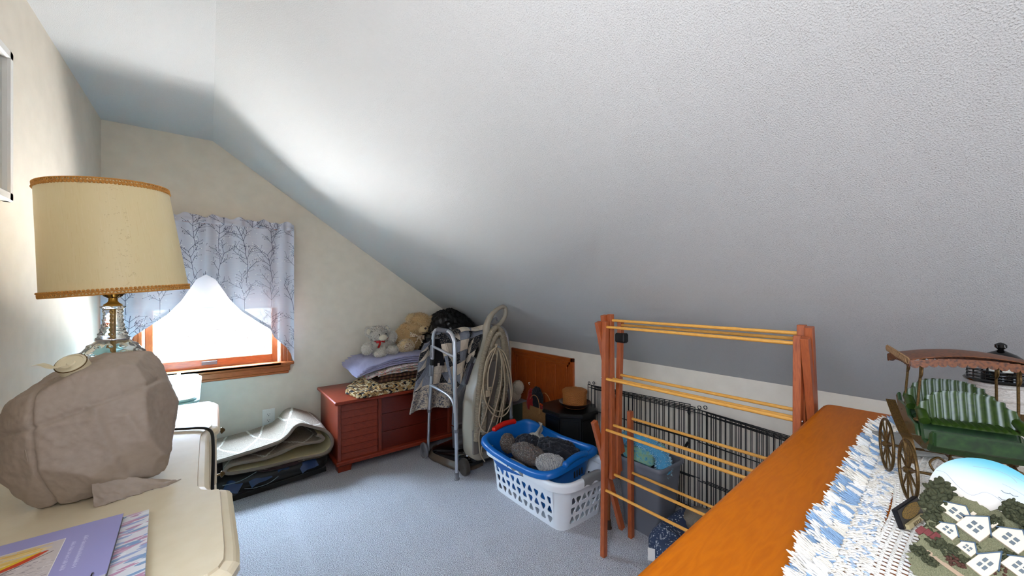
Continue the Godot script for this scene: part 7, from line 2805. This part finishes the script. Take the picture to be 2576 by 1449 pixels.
func village_plaque() -> void:
	# a leaning resin relief: a round sky behind a hillside of houses; local x right, y up the plaque, z out of it
	var N := Vector3(-0.814, 0.581, 0.0).normalized()
	var U := Vector3(0.575, 0.806, 0.138)
	U = (U - N * U.dot(N)).normalized()
	var R := U.cross(N)
	var t := thing("village_plaque", "leaning resin plaque of a seaside village in relief under a round painted sky", "figurine", Vector3(0.749, 0.943, 0.001))
	t.basis = Basis(R, U, N)
	var r2 := RandomNumberGenerator.new()
	r2.seed = 37
	# painted sky
	var im := Image.create(512, 512, false, Image.FORMAT_RGB8)
	for y in 512:
		var f := y / 511.0
		var c := Color(0.36, 0.66, 0.72).lerp(Color(0.72, 0.80, 0.82), smoothstep(0.0, 0.30, f)).lerp(Color(0.86, 0.82, 0.77), smoothstep(0.22, 0.55, f))
		im.fill_rect(Rect2i(0, y, 512, 1), c)
	for q in [[[40, 178], [80, 180], [140, 235], [200, 262], [250, 215], [310, 235], [350, 290], [380, 330]], [[180, 80], [260, 60], [320, 70], [350, 95]], [[330, 60], [400, 90], [450, 150], [470, 220]], [[300, 130], [340, 140], [390, 160]]]:
		var pts: Array = q.map(func(w): return Vector2(w[0], w[1]))
		var c := curve(pts, 10)
		for k in c.size() - 1:
			stroke(im, c[k], c[k + 1], 2, Color(0.55, 0.58, 0.60))
	for k in 6:   # gulls
		var at := Vector2(300 + 30 * (k % 3) + r2.randf() * 20, 180 + 45 * (k / 2))
		stroke(im, at + Vector2(-14, -8), at, 3, Color(0.36, 0.38, 0.40))
		stroke(im, at, at + Vector2(16, -4), 3, Color(0.36, 0.38, 0.40))
	var b := MB.new()
	b.grid(64, 8, func(i, j):
		var r: float = 0.052 * j / 7.0
		return Vector3(cos(TAU * i / 64.0) * r * 0.92, sin(TAU * i / 64.0) * r, 0.004 * sqrt(maxf(0.0, 1.0 - pow(j / 7.0, 8.0)))), true)
	b.grid(64, 2, func(i, j):
		return Vector3(cos(TAU * i / 64.0) * 0.052 * 0.92, sin(TAU * i / 64.0) * 0.052, 0.0 if j == 1 else -0.006), true)
	b.grid(64, 2, func(i, j):
		return Vector3(cos(TAU * i / 64.0) * 0.052 * 0.92 * j, sin(TAU * i / 64.0) * 0.052 * j, -0.006), true, false, true)
	for k in b.uv.size():
		b.uv[k] = Vector2(0.5 + b.v[k].x / 0.104, 0.5 - b.v[k].y / 0.104)
	put("sky_disc", b, pictured("painted_sky", im, 0.35), t)
	# the hill: a mound whose foot stands on the dresser
	var grass := patterned("model_grass", [Color(0.34, 0.34, 0.24), Color(0.45, 0.44, 0.32), Color(0.54, 0.51, 0.39)], Vector3.ONE * 30, 0.04, 0.9, 0.1, 109)
	b = MB.new()
	b.sheet(40, 40, func(u, v):
		var y := lerpf(-0.120, -0.018, v)
		var wid := lerpf(0.040, 0.043, v) + 0.004 * sin(v * 9)
		var x := lerpf(-wid, wid + 0.02, u)
		var z := 0.018 * sin(PI * clampf(v * 0.8 + 0.1, 0, 1)) + 0.010 + 0.0016 * ridged(Vector3(x, y, 0) * 60.0)
		return Vector3(x, y, z - 0.004), 0.012)
	put("hillside", b, grass, t)
	b = MB.new()
	b.box(Vector3(0.008, -0.098, -0.012), Vector3(0.08, 0.030, 0.02), 0.003)
	put("base", b, flat("dark_base", Color(0.10, 0.10, 0.10), 0.5), t)
	# a pale path
	b = MB.new()
	b.sheet(24, 4, func(u, v):
		return Vector3(lerpf(-0.040, 0.030, u) - 0.0, lerpf(-0.0905, -0.104, u) - 0.0045 * (v - 0.5) - 0.006 * sin(u * 2.2), 0.0345 - 0.003 * u), 0.002)
	put("path", b, flat("model_path", Color(0.62, 0.52, 0.42), 0.9), t)
	# houses: (x, y, width, height, depth, turn in the plaque, colour of roof)
	var cream := flat("model_cream", Color(0.83, 0.76, 0.66), 0.7)
	var slate := patterned("model_slate", [Color(0.10, 0.16, 0.21), Color(0.22, 0.31, 0.38), Color(0.14, 0.22, 0.28)], Vector3(90, 90, 90), 0.05, 0.6, 0.0, 111)
	var shade := flat("model_window", Color(0.28, 0.32, 0.34), 0.4)
	for h in [[-0.001, -0.046, 0.021, 0.024, 0.020, -0.42], [-0.0165, -0.0375, 0.026, 0.017, 0.014, -0.42], [-0.0195, -0.0615, 0.016, 0.014, 0.018, -0.42], [-0.003, -0.0715, 0.013, 0.013, 0.016, -0.42], [0.0235, -0.043, 0.022, 0.020, 0.017, -0.42], [0.011, -0.080, 0.016, 0.028, 0.018, -0.42], [0.033, -0.068, 0.020, 0.020, 0.018, -0.42]]:
		var turn := Basis(Vector3(0, 0, 1), h[5])
		var at := Vector3(h[0], h[1], 0.024)
		b = MB.new()
		var w: float = h[2]
		var hh: float = h[3]
		b.prism(PackedVector2Array([Vector2(-w / 2, -hh / 2), Vector2(w / 2, -hh / 2), Vector2(w / 2, hh * 0.15), Vector2(0, hh * 0.72), Vector2(-w / 2, hh * 0.15)]), h[4], Transform3D(turn, at), 0.0004)
		var house := put("house", b, cream, t)
		b = MB.new()
		for s in [-1.0, 1.0]:
			var p0 := Vector2(0, hh * 0.76)
			var p1 := Vector2(s * w * 0.60, hh * 0.06)
			var nn: Vector2 = (p1 - p0).orthogonal().normalized() * 0.0011 * s
			b.prism(PackedVector2Array([p0, p1, p1 + nn, p0 + nn]), h[4] + 0.0015, Transform3D(turn, at + Vector3(0, 0, -0.0008)))
		put("roof", b, slate, house)
		b = MB.new()
		for sx in [-1.0, 1.0]:
			for sy in [0.0, 1.0]:
				b.box(at + turn * Vector3(sx * w * 0.13, -hh * 0.18 + sy * hh * 0.26, h[4] + 0.0002), Vector3(w * 0.17, hh * 0.18, 0.0006), 0.0, turn)
		put("window", b, shade, house)
		b = MB.new()
		b.box(at + turn * Vector3(w * 0.28, hh * 0.62, h[4] * 0.5), Vector3(w * 0.13, hh * 0.35, w * 0.13), 0.0002, turn)
		put("chimney", b, cream, house)
	# the pink brick wall
	b = MB.new()
	for k in 3:
		b.box(Vector3(-0.040 + 0.006 * k, -0.0745 + 0.001 * (k % 2), 0.036), Vector3(0.0055, 0.010 - 0.002 * (k % 2), 0.006), 0.0006, Basis(Vector3(0, 0, 1), -0.42))
	put("brick_wall", b, patterned("model_brick", [Color(0.36, 0.13, 0.13), Color(0.56, 0.28, 0.27)], Vector3.ONE * 60, 0.06, 0.8, 0.05, 113), t)
	# trees and bushes: clumps of leaves
	var leafy := patterned("model_leaves", [Color(0.07, 0.08, 0.05), Color(0.20, 0.21, 0.11), Color(0.36, 0.33, 0.17)], Vector3.ONE * 40, 0.05, 0.85, 0.0, 115)
	var autumn := patterned("model_autumn", [Color(0.20, 0.10, 0.06), Color(0.36, 0.20, 0.12)], Vector3.ONE * 40, 0.05, 0.85, 0.0, 117)
	for c in [[-0.034, -0.018, 0.013, 0.016, 0], [-0.036, -0.036, 0.013, 0.015, 0], [-0.033, -0.053, 0.011, 0.013, 0], [-0.030, -0.066, 0.008, 0.008, 0], [-0.037, -0.098, 0.008, 0.006, 0], [-0.028, -0.103, 0.007, 0.005, 0], [-0.026, -0.080, 0.010, 0.007, 0], [-0.014, -0.083, 0.010, 0.008, 0], [-0.010, -0.090, 0.008, 0.006, 1], [-0.003, -0.086, 0.007, 0.006, 0], [0.003, -0.066, 0.006, 0.007, 0], [0.006, -0.058, 0.005, 0.005, 0], [0.021, -0.010, 0.010, 0.013, 0], [0.033, -0.014, 0.012, 0.012, 0], [0.034, -0.030, 0.008, 0.010, 0], [0.011, -0.029, 0.006, 0.006, 0], [0.024, -0.062, 0.008, 0.009, 0], [0.021, -0.082, 0.008, 0.012, 1], [0.030, -0.090, 0.010, 0.01, 0], [-0.012, -0.063, 0.004, 0.005, 0]]:
		b = MB.new()
		for k in 34:
			var d := Vector3(r2.randfn(), r2.randfn(), absf(r2.randfn())).normalized()
			var o := Vector3(c[0], c[1], 0.032) + d * Vector3(c[2], c[3], c[2] * 0.9) * r2.randf_range(0.7, 1.0)
			b.ball(o, Vector3(1, 0.6, 0.8) * c[2] * r2.randf_range(0.22, 0.36), 8, null, Basis(Vector3(0, 0, 1), r2.randf() * TAU))
		b.ball(Vector3(c[0], c[1], 0.029), Vector3(c[2], c[3], c[2]) * 0.85, 14)
		put("tree", b, autumn if c[4] == 1 else leafy, t)


func name_card() -> void:
	var t := thing("name_card", "small navy box card with a gold oval picture and a lettered strip beside the plaque", "card", Vector3(0.808, 0.877, -0.072))
	# leans back on the plaque; local x along its foot, y up its face, z out of it
	var a := Vector3(0.779, 0.8575, -0.074)
	var x := Vector3(0.069, 0.0, 0.013).normalized()
	var y := Vector3(0.10, 0.93, -0.30)
	y = (y - x * y.dot(x)).normalized()
	t.position = a
	t.basis = Basis(x, y, x.cross(y))
	var face := 1.0 if t.basis.z.dot(Vector3(0, 1.2, 0) - a) > 0 else -1.0
	var b := MB.new()
	b.box(Vector3(0.038, 0.014, 0), Vector3(0.080, 0.026, 0.007), 0.001)
	put("card_body", b, flat("card_navy", Color(0.016, 0.018, 0.05), 0.3), t)
	b = MB.new()
	var el := PackedVector2Array()
	for k in 32:
		el.append(Vector2(0.040 + cos(TAU * k / 32.0) * 0.033, 0.0165 + sin(TAU * k / 32.0) * 0.0085))
	b.prism(el, 0.0006, Transform3D(Basis(), Vector3(0, 0, face * 0.0036 - 0.0003)))
	put("oval", b, patterned("card_gold", [Color(0.05, 0.04, 0.03), Color(0.40, 0.29, 0.08), Color(0.60, 0.46, 0.16), Color(0.08, 0.06, 0.04)], Vector3.ONE * 25, 0.03, 0.5, 0.0, 119), t)
	b = MB.new()
	b.box(Vector3(0.034, 0.0035, face * 0.004), Vector3(0.060, 0.0065, 0.007), 0.0005)
	put("name_strip", b, flat("strip_ivory", Color(0.74, 0.66, 0.48), 0.5), t)
	var tm := TextMesh.new()
	tm.text = "D I K L D"
	tm.font_size = 8
	tm.pixel_size = 0.0008
	tm.depth = 0.0004
	var f := SystemFont.new()
	f.font_names = PackedStringArray(["Droid Serif"])
	tm.font = f
	var o := put("lettering", tm, flat("strip_brown", Color(0.30, 0.20, 0.09), 0.6), t)
	o.position = Vector3(0.034, 0.0035, face * 0.0078)
	if face < 0:
		o.rotation.y = PI


func pedestal_dish() -> void:
	var cer := patterned("cream_ceramic", [Color(0.78, 0.72, 0.58), Color(0.84, 0.79, 0.68)], Vector3.ONE * 8, 0.03, 0.3, 0.0, 121)
	var t := thing("pedestal_dish", "cream ceramic pedestal dish with a grey glazed top at the right of the plaque", "dish", Vector3(1.015, DRESS + 0.006, 0.088))
	var b := MB.new()
	b.lathe([Vector2(0, 0), Vector2(0.034, 0), Vector2(0.035, 0.006), Vector2(0.022, 0.012), Vector2(0.014, 0.025), Vector2(0.013, 0.06), Vector2(0.020, 0.078), Vector2(0.04, 0.086), Vector2(0.060, 0.094), Vector2(0.062, 0.097), Vector2(0.060, 0.098)], 40)
	put("stand", b, cer, t)
	b = MB.new()
	b.lathe([Vector2(0.060, 0.098), Vector2(0.052, 0.1005), Vector2(0.03, 0.099), Vector2(0, 0.098)], 40)
	put("glazed_top", b, flat("grey_glaze", Color(0.36, 0.33, 0.34), 0.25), t)
